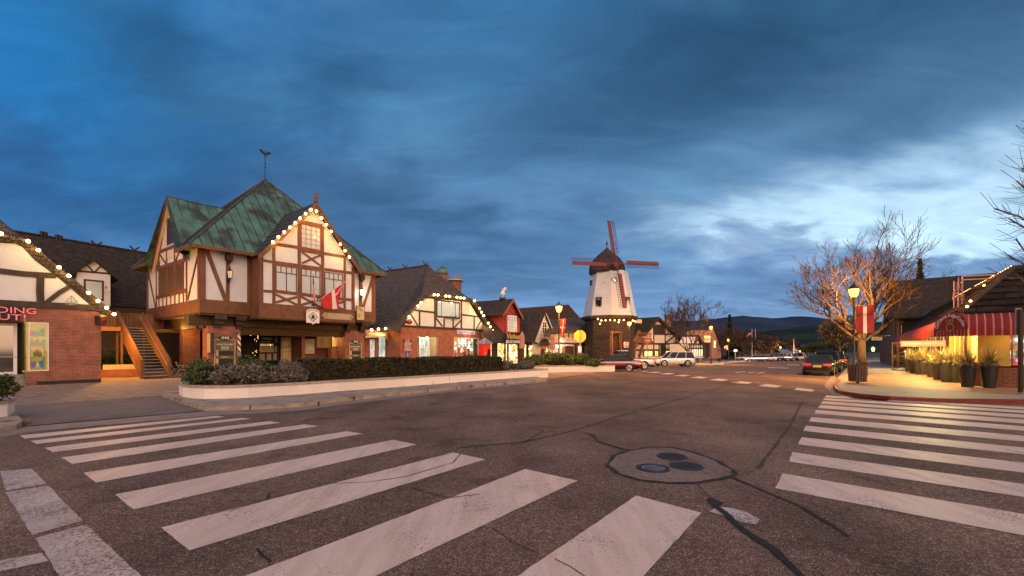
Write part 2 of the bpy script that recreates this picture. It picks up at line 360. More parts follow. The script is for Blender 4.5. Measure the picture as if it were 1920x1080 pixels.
M['polered'] = mk('dark_pole', (.03, .018, .015), .5, .2, 5)
M['white'] = mk('white_paint', (.75, .72, .7), .5, .06, 3)
M['whitedirty'] = mk('white_iron', (.6, .52, .45), .5, .15, 6)
M['cream'] = mk('cream_paint', (.6, .47, .27), .6, .08, 3)
M['wood'] = mk('stair_wood', (.16, .075, .032), .65, .3, 2, .2, 20, (6, 6, .3))
M['wood2'] = mk('stair_cap', (.15, .07, .035), .6, .25, 3)
M['metal'] = mk('steel_nosing', (.45, .42, .4), .35, .2, 5, metal=.7)
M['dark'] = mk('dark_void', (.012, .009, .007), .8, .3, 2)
M['soil'] = mk('soil', (.05, .035, .025), .95, .3, 5, .3, 40)
M['curtain'] = glass('curtained_window', (.48, .56, .6), .18, .35, .08)
M['glassdark'] = glass('dark_glass', (.02, .025, .035), .35)
M['glassshop'] = glass('shop_glass', (.02, .02, .02), .16, None, .04, trans=.85)
M['glassdoor'] = glass('door_glass', (.03, .025, .02), .34, None, .06)
M['carglass'] = glass('car_glass', (.015, .022, .035), .05, .07)
M['bulb'] = emis('bulb', (1.0, .62, .2), 13)
M['bulbsmall'] = emis('bulb_small', (1.0, .5, .12), 5)
M['lampglass'] = emis('street_lamp_glass', (1.0, .36, .045), 4.5)
M['lampwhite'] = emis('white_lamp_glass', (1.0, .9, .62), 6)
M['warm'] = emis('warm_interior', (1.0, .68, .28), 1.5, .45, 1.5)
M['warmdim'] = emis('dim_interior', (.8, .42, .1), .55, .6, 1.2)
M['pale'] = emis('pale_interior', (.8, .9, .78), .55, .6, 2)
M['yellowlit'] = emis('yellow_interior', (1.0, .85, .25), 1.2, .4, 1)
M['goldgoods'] = goods('gold_goods', [(1, .75, .3), (.8, .4, .1), (1, .9, .6), (.5, .2, .05), (1, .6, .15)], 3.0, .3)
M['gifts'] = goods('gift_goods', [(1, .9, .8), (.9, .1, .05), (1, .75, .5), (.15, .3, .12), (1, .95, .9), (.7, .4, .2)], 4.0, .35)
M['sweets'] = goods('sweet_goods', [(1, .85, .5), (.9, .1, .1), (.95, .9, .8), (.9, .35, .5), (.2, .5, .25), (1, .7, .1)], 1.0, .22)
M['toys'] = goods('rack_goods', [(.8, .6, .05), (.05, .25, .5), (.6, .1, .05), (.1, .35, .1), (.9, .8, .3)], .5, .12)
M['red'] = mk('bright_red', (.6, .02, .015), .45, .1, 3)
M['redwall'] = mk('red_boards', (.4, .06, .05), .7, .2, 2)
M['pink'] = mk('pink_paint', (.65, .22, .22), .6, .1, 3)
M['awning'] = mk('awning_canvas', (.24, .012, .016), .75, .15, 3)
M['awnstripe'] = mk('awning_stripe', (.45, .2, .12), .75, .1, 3)
M['awncream'] = mk('cream_awning', (.6, .52, .32), .8, .1, 3)
M['blue'] = mk('blue_sign', (.03, .12, .6), .5, .1, 3)
M['yellow'] = mk('gold_letters', (.85, .55, .1), .5, .05, 3)
M['olive'] = mk('olive_sign', (.13, .11, .05), .6, .15, 3)
M['signdark'] = mk('sign_dark', (.025, .02, .02), .6, .2, 3)
M['maroon'] = mk('maroon_sign', (.2, .02, .025), .6, .15, 3)
M['slate'] = mk('slate_blue', (.2, .2, .28), .6, .2, 3)
M['flagred'] = mk('flag_red', (.55, .025, .03), .75, .12, 3)
M['bannerred'] = mk('banner_red', (.28, .02, .02), .75, .12, 3)
M['flagwhite'] = mk('flag_white', (.75, .65, .62), .8, .05, 3)
M['flagblue'] = mk('flag_blue', (.03, .04, .15), .8, .05, 3)
M['stopback'] = mk('sign_back_lit', (.7, .4, .05), .5, .1, 4)  # yellow of the lamplight put into the plain sign back
M['greymetal'] = mk('grey_metal', (.25, .24, .23), .5, .2, 5, metal=.4)
M['pot'] = mk('pot_charcoal', (.035, .032, .028), .45, .15, 4)
M['bark'] = mk('bark', (.16, .11, .08), .9, .4, 6, .5, 20, (2, 2, .5))
M['bark2'] = mk('bark_pale', (.085, .056, .038), .9, .4, 6)
M['twig'] = mk('twig', (.07, .045, .032), .9, .3, 3)
def leafmat(name, a, b, c):
    m, n, bs = nt(name); bs.inputs['Roughness'].default_value = .65; bs.inputs['Specular IOR Level'].default_value = .3
    g = node(n, 'ShaderNodeNewGeometry'); r = ramp(n, g.outputs['Random Per Island'], [(0, a), (.5, b), (1, c)]); n.links.new(r.outputs[0], bs.inputs['Base Color'])
    return m
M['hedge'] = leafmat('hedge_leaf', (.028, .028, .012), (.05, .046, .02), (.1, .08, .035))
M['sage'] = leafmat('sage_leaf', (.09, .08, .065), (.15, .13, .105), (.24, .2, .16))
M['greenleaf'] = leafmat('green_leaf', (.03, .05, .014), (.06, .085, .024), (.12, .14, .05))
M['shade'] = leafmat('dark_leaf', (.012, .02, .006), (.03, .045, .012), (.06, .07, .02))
M['spike'] = leafmat('spiky_leaf', (.16, .13, .04), (.3, .24, .08), (.5, .4, .18))
M['brownleaf'] = leafmat('brown_leaf', (.05, .035, .02), (.09, .06, .035), (.13, .09, .05))
def carpaint(name, c, metal=.3, rough=.25):
    m, n, b = nt(name); b.inputs['Base Color'].default_value = c4(c); b.inputs['Metallic'].default_value = metal; b.inputs['Roughness'].default_value = rough; b.inputs['Coat Weight'].default_value = 1; b.inputs['Coat Roughness'].default_value = .05
    return m
M['car_red'] = carpaint('maroon_car', (.11, .005, .01)); M['car_white'] = carpaint('white_car', (.75, .73, .76), 0); M['car_black'] = carpaint('black_car', (.008, .008, .009), .1)
M['car_grey'] = carpaint('grey_car', (.12, .13, .16), .6); M['car_silver'] = carpaint('silver_car', (.45, .47, .52), .7); M['car_blue'] = carpaint('blue_grey_car', (.05, .07, .11), .5)
M['tyre'] = mk('tyre', (.012, .012, .012), .8, .2, 5); M['rim'] = mk('alloy_rim', (.5, .48, .46), .3, .1, 5, metal=.9)
M['tail'] = mk('tail_lamp', (.5, .01, .01), .2, .1, 5, emit=(1, .03, .01), es=.45)
M['headl'] = mk('head_lamp', (.6, .58, .55), .15, .1, 5)
M['plate'] = mk('number_plate', (.45, .3, .08), .5, .05, 5)
M['trim_black'] = mk('black_plastic', (.01, .01, .01), .6, .1, 5)
# ---------------------------------------------------------------- foliage and trees
def cards(name, C, size, mat, parent=None, up=0, aspect=1.8, dirs=None, **pr):
    """many small leaf faces: centres C (n,3), diamond-shaped leaves"""
    C = np.asarray(C, float); n = len(C); org = np.array(ORG[parent.name]) if parent is not None else np.zeros(3)
    d = RNG.normal(size=(n, 3)) if dirs is None else np.asarray(dirs, float)+RNG.normal(size=(n, 3))*.25
    d[:, 2] += up; d /= np.linalg.norm(d, axis=1)[:, None]
    r = RNG.normal(size=(n, 3)); w = np.cross(d, r); w /= np.linalg.norm(w, axis=1)[:, None]
    s = (np.asarray(size)*RNG.uniform(.6, 1.3, n))[:, None]
    d = d*s*aspect/2; w = w*s/2
    P = np.stack([C-d, C+w, C+d, C-w], 1).reshape(-1, 3)-org
    me = bpy.data.meshes.new(name); me.vertices.add(4*n); me.vertices.foreach_set('co', P.ravel()); me.loops.add(4*n); me.loops.foreach_set('vertex_index', np.arange(4*n))
    me.polygons.add(n); me.polygons.foreach_set('loop_start', np.arange(n)*4); me.polygons.foreach_set('loop_total', np.full(n, 4)); me.update(calc_edges=True); me.materials.append(mat)
    o = link_mesh(name, me, parent); return props(o, **pr)
def lumps(n, c, r, k=10, jit=.35, shell=.55):
    """leaf centres on the surfaces of k small clumps inside an ellipsoid of radii r"""
    c = np.array(c, float); r = np.array(r, float); out = []
    for _ in range(k):
        q = RNG.normal(size=3); q /= np.linalg.norm(q); q *= RNG.uniform(.25, .85); q[2] = abs(q[2])*1.1-.25
        cc = c+q*r; rr = r*RNG.uniform(.25, .5)
        m = n//k; v = RNG.normal(size=(m, 3)); v /= np.linalg.norm(v, axis=1)[:, None]; v *= (shell+(1-shell)*RNG.uniform(0, 1, (m, 1)))+RNG.normal(size=(m, 1))*.08
        out.append(cc+v*rr)
    return np.concatenate(out)
def shrub(name, base, r, h, mat, label, n=2500, size=.05, group=None, cat='shrub', spiky=0):
    t = thing(name, label, cat, base, group)
    st = MB()
    for i in range(7):
        a = i*.9+random.random(); st.tube(V(base), V(base)+V((math.cos(a)*r*.6, math.sin(a)*r*.6, h*.7)), .015, .005, 4)
    st.build('stem', M['bark'], t)
    C = lumps(n, (base[0], base[1], base[2]+h*.42), (r, r, h*.55), 26, shell=.5); C = C[C[:, 2] > base[2]+.01]
    cards('foliage', C, size, mat, t, up=.6 if spiky else .2, aspect=3.5 if spiky else 1.9)
    return t
def hedge(name, pts, w, h, mat, label, n, size=.05, base_z=.5):
    """clipped hedge along a polyline: leaves fill a box with an uneven skin"""
    t = thing(name, label, 'hedge', pts[0]); P = [np.array(p, float) for p in pts]; L = [np.linalg.norm(P[i+1]-P[i]) for i in range(len(P)-1)]; T = sum(L)
    m = MB()
    for i in range(len(P)-1):
        d = (P[i+1]-P[i])/L[i]; nn = np.array((-d[1], d[0], 0)); e = .12
        m.prism([P[i]-nn*(w/2-e), P[i+1]-nn*(w/2-e), P[i+1]+nn*(w/2-e), P[i]+nn*(w/2-e)], (0, 0, h-e))
    m.build('stems', M['soil'], t)
    C = []
    for i in range(len(P)-1):
        k = int(n*L[i]/T); d = (P[i+1]-P[i])/L[i]; nn = np.array((-d[1], d[0], 0)); s = RNG.uniform(0, L[i], k); face = RNG.uniform(0, 1, k)
        top = face < .34; u = RNG.uniform(-1, 1, k); v = RNG.uniform(0, 1, k)
        side = np.where(top, u, np.where(RNG.uniform(0, 1, k) < .6, -1.0, 1.0)); zz = np.where(top, 1.0, v)
        wob = .05*np.sin(s*2.1+i)+.04*np.sin(s*5.3)+.03*np.sin(s*11+zz*7)
        ins = np.abs(RNG.normal(0, .05, k))
        off = side*(w/2+wob-np.where(top, 0, ins)); z = zz*(h+wob*.8)-np.where(top, ins, 0)
        C.append(P[i][None]+d[None]*s[:, None]+nn[None]*off[:, None]+np.stack([0*z, 0*z, z], 1))
    cards('foliage', np.concatenate(C), size, mat, t)
    return t
def branches(base, dirv, length, rad, levels, spread=.5, kids=4, up=.12, seed=1, segs=4, taper=.6, minr=.008, shrink=.68, crook=.16):
    rnd = random.Random(seed); thick = []; thin = []; tips = []
    def grow(p, d, L, r, lv):
        pts = [p]; rs = [r]; dd = d.copy()
        for k in range(segs):
            dd = (dd+V((rnd.gauss(0, crook), rnd.gauss(0, crook), rnd.gauss(0, crook*.7)+up*.5))).normalized()
            p = p+dd*(L/segs); pts.append(p); rs.append(max(minr, r*(1-(1-taper)*(k+1)/segs)))
        (thick if lv >= levels-1 else thin).append((pts, rs, lv))
        if lv <= 0: tips.append(p); return
        nk = kids if lv < levels else kids+1
        for j in range(nk):
            t = rnd.uniform(.35, 1) if j else 1.0
            q = pts[min(segs, max(1, int(round(t*segs))))]; ax = V((rnd.gauss(0, 1), rnd.gauss(0, 1), rnd.gauss(0, 1))).cross(dd).normalized()
            ang = rnd.uniform(.5, 1.25)*spread
            nd = (Matrix.Rotation(ang, 3, ax) @ dd); nd = (nd+V((0, 0, up))).normalized()
            grow(q, nd, L*shrink*rnd.uniform(.75, 1.15), max(minr, rs[int(t*segs)]*rnd.uniform(.55, .75)), lv-1)
    grow(V(base), V(dirv).normalized(), length, rad, levels)
    return thick, thin, tips
def bare_tree(name, base, h, label, seed=1, rad=.2, levels=5, spread=.62, limbs=None, mat=None, group=None, kids=3, trunk=.22, up=.1, minr=.008, tm=None, shrink=.68, twigs=True, cat='tree'):
    t = thing(name, label, cat, base, group); m1 = MB(); m2 = MB()
    L = h*trunk; rnd = random.Random(seed); top = V(base)+V((rnd.uniform(-.1, .1), rnd.uniform(-.1, .1), L))
    m1.path([V(base), V(base)+V((0, 0, L*.3)), top], [rad*1.25, rad, rad*.85], 8)
    limbs = limbs or [(math.cos(a)*.6, math.sin(a)*.6, 1) for a in [i*2*math.pi/5+rnd.random() for i in range(5)]]
    for i, d in enumerate(limbs):
        ll = h*.3*(d[3] if len(d) > 3 else 1)
        a, b, _ = branches(top-V((0, 0, L*.1)), d[:3], ll, rad*.5, levels, spread, kids, up, seed*31+i, minr=minr, shrink=shrink)
        for pts, rs, lv in a: m1.path(pts, rs, 6)
        for pts, rs, lv in b: m2.path(pts, rs, 4 if lv > 1 else 3)
    m1.build('trunk', tm or M['bark'], t, smooth=True); m2.build('crown', mat or M['twig'], t)
    return t
def leafy_tree(name, base, h, r, mat, label, n=3000, size=.2, group=None, trunk=.3, cat='tree', k=22):
    t = thing(name, label, cat, base, group); m = MB(); b = V(base); m.path([b, b+V((0, 0, h*trunk)), b+V((.1, 0, h*.7))], [h*.03, h*.022, h*.01], 6)
    for i in range(5):
        a = i*1.3; m.tube(b+V((0, 0, h*(trunk+.05*i))), b+V((math.cos(a)*r*.6, math.sin(a)*r*.6, h*(.55+.06*i))), h*.012, h*.004, 4)
    m.build('trunk', M['bark'], t)
    cards('crown', lumps(n, (b.x, b.y, b.z+h*.6), (r, r, h*.42), k), size, mat, t); return t
def conifer(name, base, h, r, mat, label, n=1500, size=.3, group=None):
    t = thing(name, label, 'tree', base, group); m = MB(); b = V(base); m.tube(b, b+V((0, 0, h)), h*.02, .02, 6); m.build('trunk', M['bark'], t)
    z = RNG.uniform(.08, 1, n)**1.0; a = RNG.uniform(0, 2*np.pi, n); tier = (1-z)*(.75+.25*np.sin(z*40)); rr = r*tier*np.sqrt(RNG.uniform(.2, 1, n))
    cards('crown', np.stack([b.x+rr*np.cos(a), b.y+rr*np.sin(a), b.z+z*h-.15*rr], 1), size, mat, t); return t
# ---------------------------------------------------------------- camera, sky, sun
U = V((650/FP, 1, 0)).normalized(); W = V((-U.y, U.x, 0))       # along the street, and to its left
sc = bpy.context.scene
cam = bpy.data.cameras.new('camera'); co = bpy.data.objects.new('camera', cam); col.objects.link(co); sc.camera = co
cam.sensor_width = 36; cam.lens = 36*FP/1920; cam.shift_y = (HY-540)/1920; cam.clip_end = 20000; cam.clip_start = .05
co.location = (0, 0, CH); co.rotation_euler = (math.radians(90), 0, 0)
sc.view_settings.view_transform = 'Standard'; sc.view_settings.look = 'None'; sc.view_settings.exposure = .8; sc.view_settings.gamma = 1
def sky():
    w = bpy.data.worlds.new('World'); sc.world = w; w.use_nodes = True; n = w.node_tree; n.nodes.clear()
    out = node(n, 'ShaderNodeOutputWorld'); bg = node(n, 'ShaderNodeBackground'); n.links.new(bg.outputs[0], out.inputs[0])
    tc = node(n, 'ShaderNodeTexCoord'); sp = node(n, 'ShaderNodeSeparateXYZ'); n.links.new(tc.outputs['Generated'], sp.inputs[0])
    def mth(op, a, b=None, c=None):
        x = node(n, 'ShaderNodeMath', operation=op)
        for i, q in enumerate((a, b, c)):
            if q is None: continue
            if isinstance(q, (int, float)): x.inputs[i].default_value = q
            else: n.links.new(q, x.inputs[i])
        return x.outputs[0]
    X, Y, ZZ = sp.outputs
    el = mth('ARCSINE', ZZ); azm = mth('ARCTAN2', X, Y)
    # cloud coordinates: a flat layer overhead, so that clouds stretch out towards the horizon
    zc = mth('MAXIMUM', ZZ, .02); zc = mth('ADD', zc, .28)
    cv = node(n, 'ShaderNodeCombineXYZ'); n.links.new(mth('DIVIDE', X, zc), cv.inputs[0]); n.links.new(mth('DIVIDE', Y, zc), cv.inputs[1])
    mp = node(n, 'ShaderNodeMapping'); mp.inputs['Rotation'].default_value = (0, 0, math.radians(-35)); mp.inputs['Scale'].default_value = (.8, 1.15, 1); mp.inputs['Location'].default_value = (3.1, 1.7, 0); n.links.new(cv.outputs[0], mp.inputs[0])
    n1 = node(n, 'ShaderNodeTexNoise', i_Scale=.75, i_Detail=6.0, i_Roughness=.5, i_Distortion=.5); n.links.new(mp.outputs[0], n1.inputs['Vector'])
    n2 = node(n, 'ShaderNodeTexNoise', i_Scale=3.4, i_Detail=6.0, i_Roughness=.55, i_Distortion=.4); n.links.new(mp.outputs[0], n2.inputs['Vector'])
    s1 = node(n, 'ShaderNodeSeparateColor'); n.links.new(n1.outputs['Color'], s1.inputs[0])
    wx = mth('MULTIPLY_ADD', mth('SUBTRACT', s1.outputs[0], .5), .55, azm); wx = mth('MULTIPLY_ADD', mth('SUBTRACT', n2.outputs[0], .5), .4, wx)
    wy = mth('MULTIPLY_ADD', mth('SUBTRACT', s1.outputs[1], .5), .3, el); wy = mth('MULTIPLY_ADD', mth('SUBTRACT', n2.outputs[0], .5), .26, wy)
    def AE(px, py):
        v = V(((px-CX)/FP, 1, (HY-py)/FP)); return math.atan2(v.x, v.y), math.asin(v.z/v.length)
    base = ramp(n, mth('DIVIDE', el, 1.6), [(0, S(112, 140, 176)), (.05, S(94, 134, 178)), (.14, S(72, 116, 160)), (.3, S(56, 102, 146)), (1, S(32, 82, 128))])
    cur = base.outputs[0]
    # soft banks of cloud and clear gaps: (column, row, width, height, tilt, colour, weight)
    BL = SKY
    for px, py, sx, sy, rot, c, wt in BL:
        a0, e0 = AE(px, py); ca, sa = math.cos(math.radians(rot)), math.sin(math.radians(rot))
        dx = mth('SUBTRACT', wx, a0); dy = mth('SUBTRACT', wy, e0)
        u = mth('DIVIDE', mth('ADD', mth('MULTIPLY', dx, ca), mth('MULTIPLY', dy, sa)), sx/FP); v = mth('DIVIDE', mth('SUBTRACT', mth('MULTIPLY', dy, ca), mth('MULTIPLY', dx, sa)), sy/FP)
        d = mth('ADD', mth('MULTIPLY', u, u), mth('MULTIPLY', v, v)); f = mth('MULTIPLY', mth('POWER', 2.718, mth('MULTIPLY', d, -1.0)), wt)
        mx = node(n, 'ShaderNodeMix', data_type='RGBA'); n.links.new(f, mx.inputs[0]); n.links.new(cur, mx.inputs[6]); mx.inputs[7].default_value = c4(S(*c)); cur = mx.outputs[2]
    # cloud body: broad and fine variation
    m3 = node(n, 'ShaderNodeMapping'); m3.inputs['Rotation'].default_value = (0, 0, math.radians(20)); m3.inputs['Scale'].default_value = (1.6, 4.2, 1); n.links.new(cv.outputs[0], m3.inputs[0])
    n3 = node(n, 'ShaderNodeTexNoise', i_Scale=1.7, i_Detail=7.0, i_Roughness=.6, i_Distortion=1.1); n.links.new(m3.outputs[0], n3.inputs['Vector'])
    r3 = ramp(n, n3.outputs[0], [(.34, (.86, .88, .9)), (.5, (1, 1, 1)), (.66, (1.17, 1.14, 1.12))])
    r = ramp(n, n1.outputs[0], [(.3, (.86, .81, .81)), (.5, (1.12, 1.0, .98)), (.7, (1.38, 1.22, 1.14))])
    r2 = ramp(n, n2.outputs[0], [(.32, (.84, .86, .88)), (.68, (1.17, 1.15, 1.13))])
    for q in (r, r2, r3):
        mx = node(n, 'ShaderNodeMix', data_type='RGBA', blend_type='MULTIPLY'); mx.inputs[0].default_value = 1; n.links.new(cur, mx.inputs[6]); n.links.new(q.outputs[0], mx.inputs[7]); cur = mx.outputs[2]
    # after-sunset glow in the sky behind the tripod
    ab = mth('MULTIPLY_ADD', Y, -.5, .5); f = ramp(n, mth('MULTIPLY_ADD', X, .1, ab), [(.5, (0, 0, 0)), (.85, (1, 1, 1))])
    ge = ramp(n, mth('DIVIDE', el, 1.57), [(0, (1.2, .72, .45)), (.25, (1.15, .8, .6)), (.6, (.55, .55, .62)), (1, (.15, .24, .36))])
    gl = node(n, 'ShaderNodeMix', data_type='RGBA', blend_type='MULTIPLY'); gl.inputs[0].default_value = .8; n.links.new(ge.outputs[0], gl.inputs[6]); rr = ramp(n, n1.outputs[0], [(.35, (.45, .42, .42)), (.65, (1.3, 1.25, 1.2))]); n.links.new(rr.outputs[0], gl.inputs[7])
    mx = node(n, 'ShaderNodeMix', data_type='RGBA'); n.links.new(f.outputs[0], mx.inputs[0]); n.links.new(cur, mx.inputs[6]); n.links.new(gl.outputs[2], mx.inputs[7]); cur = mx.outputs[2]
    # clear-sky light of the low sun, thin behind the cloud
    st = node(n, 'ShaderNodeTexSky'); st.sky_type = 'NISHITA'; st.sun_disc = False; st.sun_elevation = SUN_EL; st.sun_rotation = SUN_ROT
    sm = node(n, 'ShaderNodeMix', data_type='RGBA', blend_type='ADD'); sm.inputs[0].default_value = .003; n.links.new(cur, sm.inputs[6]); n.links.new(st.outputs[0], sm.inputs[7])
    n.links.new(sm.outputs[2], bg.inputs[0]); bg.inputs[1].default_value = .84
    w.cycles.sampling_method = 'MANUAL'; w.cycles.sample_map_resolution = 512
SUN_EL = math.radians(38); SUN_AZ = math.radians(172)      # low, behind the tripod and a little to the right
SUN_ROT = SUN_AZ
SKY = [
    (70, 150, 330, 200, 0, (24, 112, 178), .95), (180, 60, 300, 90, 0, (30, 92, 140), .5),
    (330, 110, 150, 70, -20, (28, 66, 98), .6), (560, 200, 300, 110, 25, (34, 74, 108), .75),
    (180, 400, 380, 70, 0, (24, 70, 116), .7), (420, 290, 180, 50, 10, (36, 96, 144), .5),
    (960, 60, 200, 90, 0, (46, 106, 150), .6), (850, 265, 120, 90, 0, (74, 126, 164), .75),
    (1000, 200, 160, 60, 20, (52, 96, 136), .5), (700, 400, 300, 90, 0, (38, 70, 106), .8),
    (1260, 190, 330, 130, 10, (38, 72, 102), .85), (1400, 60, 300, 80, 0, (34, 74, 106), .7),
    (1720, 80, 260, 120, 0, (36, 74, 104), .75), (1850, 180, 200, 80, 0, (58, 90, 120), .6),
    (1400, 330, 200, 60, 20, (78, 120, 152), .6), (1050, 420, 220, 60, 0, (74, 116, 156), .65),
    (860, 480, 260, 40, 0, (48, 84, 122), .6), (1300, 450, 220, 40, 0, (58, 92, 130), .6),
    (1840, 310, 180, 60, 15, (86, 132, 166), .7), (1730, 400, 210, 48, 5, (160, 196, 222), .75),
    (1860, 430, 220, 55, 0, (160, 200, 224), .75), (1620, 445, 170, 25, -8, (160, 200, 222), .6),
    (1520, 480, 130, 24, -8, (98, 124, 160), .6), (1640, 525, 120, 22, 0, (96, 108, 140), .6), (1810, 505, 160, 20, 0, (76, 118, 158), .8),
    (1300, 545, 260, 24, 0, (92, 130, 172), .7), (950, 545, 260, 25, 0, (66, 112, 158), .6), (1420, 590, 220, 18, 0, (84, 112, 146), .6),
]
sky()
sl = bpy.data.lights.new('sun', 'SUN'); sl.energy = 4.8; sl.angle = math.radians(75); sl.color = (1, .68, .5); so = bpy.data.objects.new('sun', sl); col.objects.link(so)
sdir = V((math.sin(SUN_AZ)*math.cos(SUN_EL), math.cos(SUN_AZ)*math.cos(SUN_EL), math.sin(SUN_EL))); so.rotation_euler = sdir.to_track_quat('Z', 'Y').to_euler()
def lamp(loc, power, color, r=.1, parent=None, name='lamp_light'):
    l = bpy.data.lights.new(name, 'POINT'); l.energy = power; l.color = color; l.shadow_soft_size = r; o = bpy.data.objects.new(name, l); col.objects.link(o)
    if parent is not None: o.parent = parent; o.location = V(loc)-ORG[parent.name]
    else: o.location = loc
    return o
# ---------------------------------------------------------------- ground, road, hills
def sheet(name, xs, ys, z, mat, **k):
    m = MB(); vs = [(x, y, gz(y)+z) for y in ys for x in xs]; n = len(xs)
    m.add(vs, [(j*n+i, j*n+i+1, (j+1)*n+i+1, (j+1)*n+i) for j in range(len(ys)-1) for i in range(n-1)]); return m.build(name, mat, **k)
M['earth'] = mk('earth', (.05, .06, .03), .95, .35, .05, dirt=((.03, .04, .02), .01, .5))
sheet('ground', (-4000, -600, 0, 600, 4000), (-400, -30, 36, 420, 6000), -.03, M['earth'], kind='structure')
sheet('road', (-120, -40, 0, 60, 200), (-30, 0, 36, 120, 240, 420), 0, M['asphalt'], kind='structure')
def hills():
    for j, (name, Y, prof, c1, c2) in enumerate((
        ('far_hills', 3200, [(700, 640), (980, 628), (1140, 612), (1250, 604), (1340, 598), (1400, 592), (1450, 596), (1500, 592), (1560, 598), (1640, 604), (1760, 610), (1960, 618), (2300, 640)], (.028, .046, .085), (.04, .062, .09)),  # blue of distant haze is partly put into the hill colours
        ('near_hills', 1500, [(900, 662), (1180, 650), (1300, 640), (1380, 630), (1420, 622), (1460, 618), (1500, 614), (1540, 609), (1620, 604), (1800, 600), (2200, 610)], (.018, .03, .036), (.042, .066, .036)))):
        m, n, b = nt(name); b.inputs['Roughness'].default_value = 1; b.inputs['Specular IOR Level'].default_value = 0
        tc = node(n, 'ShaderNodeTexCoord'); mp = node(n, 'ShaderNodeMapping'); mp.inputs['Scale'].default_value = (1, .35, 2.2); n.links.new(tc.outputs['Object'], mp.inputs[0])
        nz = node(n, 'ShaderNodeTexNoise', i_Scale=.006 if j else .003, i_Detail=8.0, i_Roughness=.6); n.links.new(mp.outputs[0], nz.inputs['Vector'])
        r = ramp(n, nz.outputs[0], [(.42, c1), (.6, c2)]); n.links.new(r.outputs[0], b.inputs['Base Color'])
        mb = MB(); rows = []; rnd = random.Random(3+j); NX = 90
        for k in range(9):
            t = k/8; row = []
            for i in range(NX+1):
                px = prof[0][0]+(prof[-1][0]-prof[0][0])*i/NX
                for q in range(len(prof)-1):
                    if prof[q][0] <= px <= prof[q+1][0]: f = (px-prof[q][0])/(prof[q+1][0]-prof[q][0]); py = prof[q][1]*(1-f)+prof[q+1][1]*f
                yy = Y*(.62+.38*t); top = D(px, py+rnd.uniform(-1.2, 1.2), Y).z; zz = -6+(top+6)*(t**.8)*(1+.08*math.sin(i*.5+k*1.3)*(1-t)); row.append(V(((px-CX)/FP*Y*(.8+.2*t), yy, zz)))
            rows.append(row)
        rows.append([p+V((0, Y*.4, -p.z-30)) for p in rows[-1]])
        mb.loft(rows, closed=False, caps=False); mb.build(name, m, smooth=True, kind='structure')
hills()
def gpoly(pts, z): return [G(x, y, 0)+V((0, 0, z)) for x, y in pts]
def flat(name, pts, z, mat, parent=None, world=False, **k):
    P = [V(p)+V((0, 0, z)) for p in pts] if world else gpoly(pts, z)
    return MB().poly(P).build(name, mat, parent, **k)
def raised(name, pts, h, mat, z0=-.02, world=False, **k):
    P = [V(p) for p in pts] if world else [G(x, y, 0) for x, y in pts]
    m = MB(); m.prism([p+V((0, 0, z0)) for p in P], (0, 0, h-z0)); return m.build(name, mat, **k)
# left plaza of brick pavers
far1 = G(1153, 694)+U*60+W*3
PZ = [G(x, y) for x, y in ((-420, 792), (22, 762), (303, 743), (345, 757), (384, 764), (470, 763), (664, 748), (909, 722), (1026, 711))]
flat('plaza_paving', PZ+[V((7.2, 35.9, 0)), V((-60, 35.9, 0)), G(-420, 792)+W*40], .012, M['paver'], world=True, kind='structure')
flat('plaza_paving', [V((x, y, gz(y))) for x, y in ((7.2, 36), (8.2, 38), (9.5, 50), (17, 58), (28.5, 63.5), (42, 84), (60, 110), (20, 110), (-60, 70), (-60, 36))], .012, M['paver'], world=True, kind='structure')
flat('driveway_apron', [(10, 763), (303, 744), (383, 771), (50, 800), (30, 790)], .018, M['apron'], kind='structure')
flat('gutter', [(-300, 850), (-80, 820), (48, 801), (383, 771.5), (470, 769.5), (560, 764.5), (664, 751.5), (802, 736.7), (909, 725), (1026, 714), (1028, 716.5), (909, 728), (802, 740.5), (664, 756.5), (560, 770.5), (470, 776.5), (400, 779), (60, 810), (-80, 832), (-300, 862)], .008, M['gutter'], kind='structure')
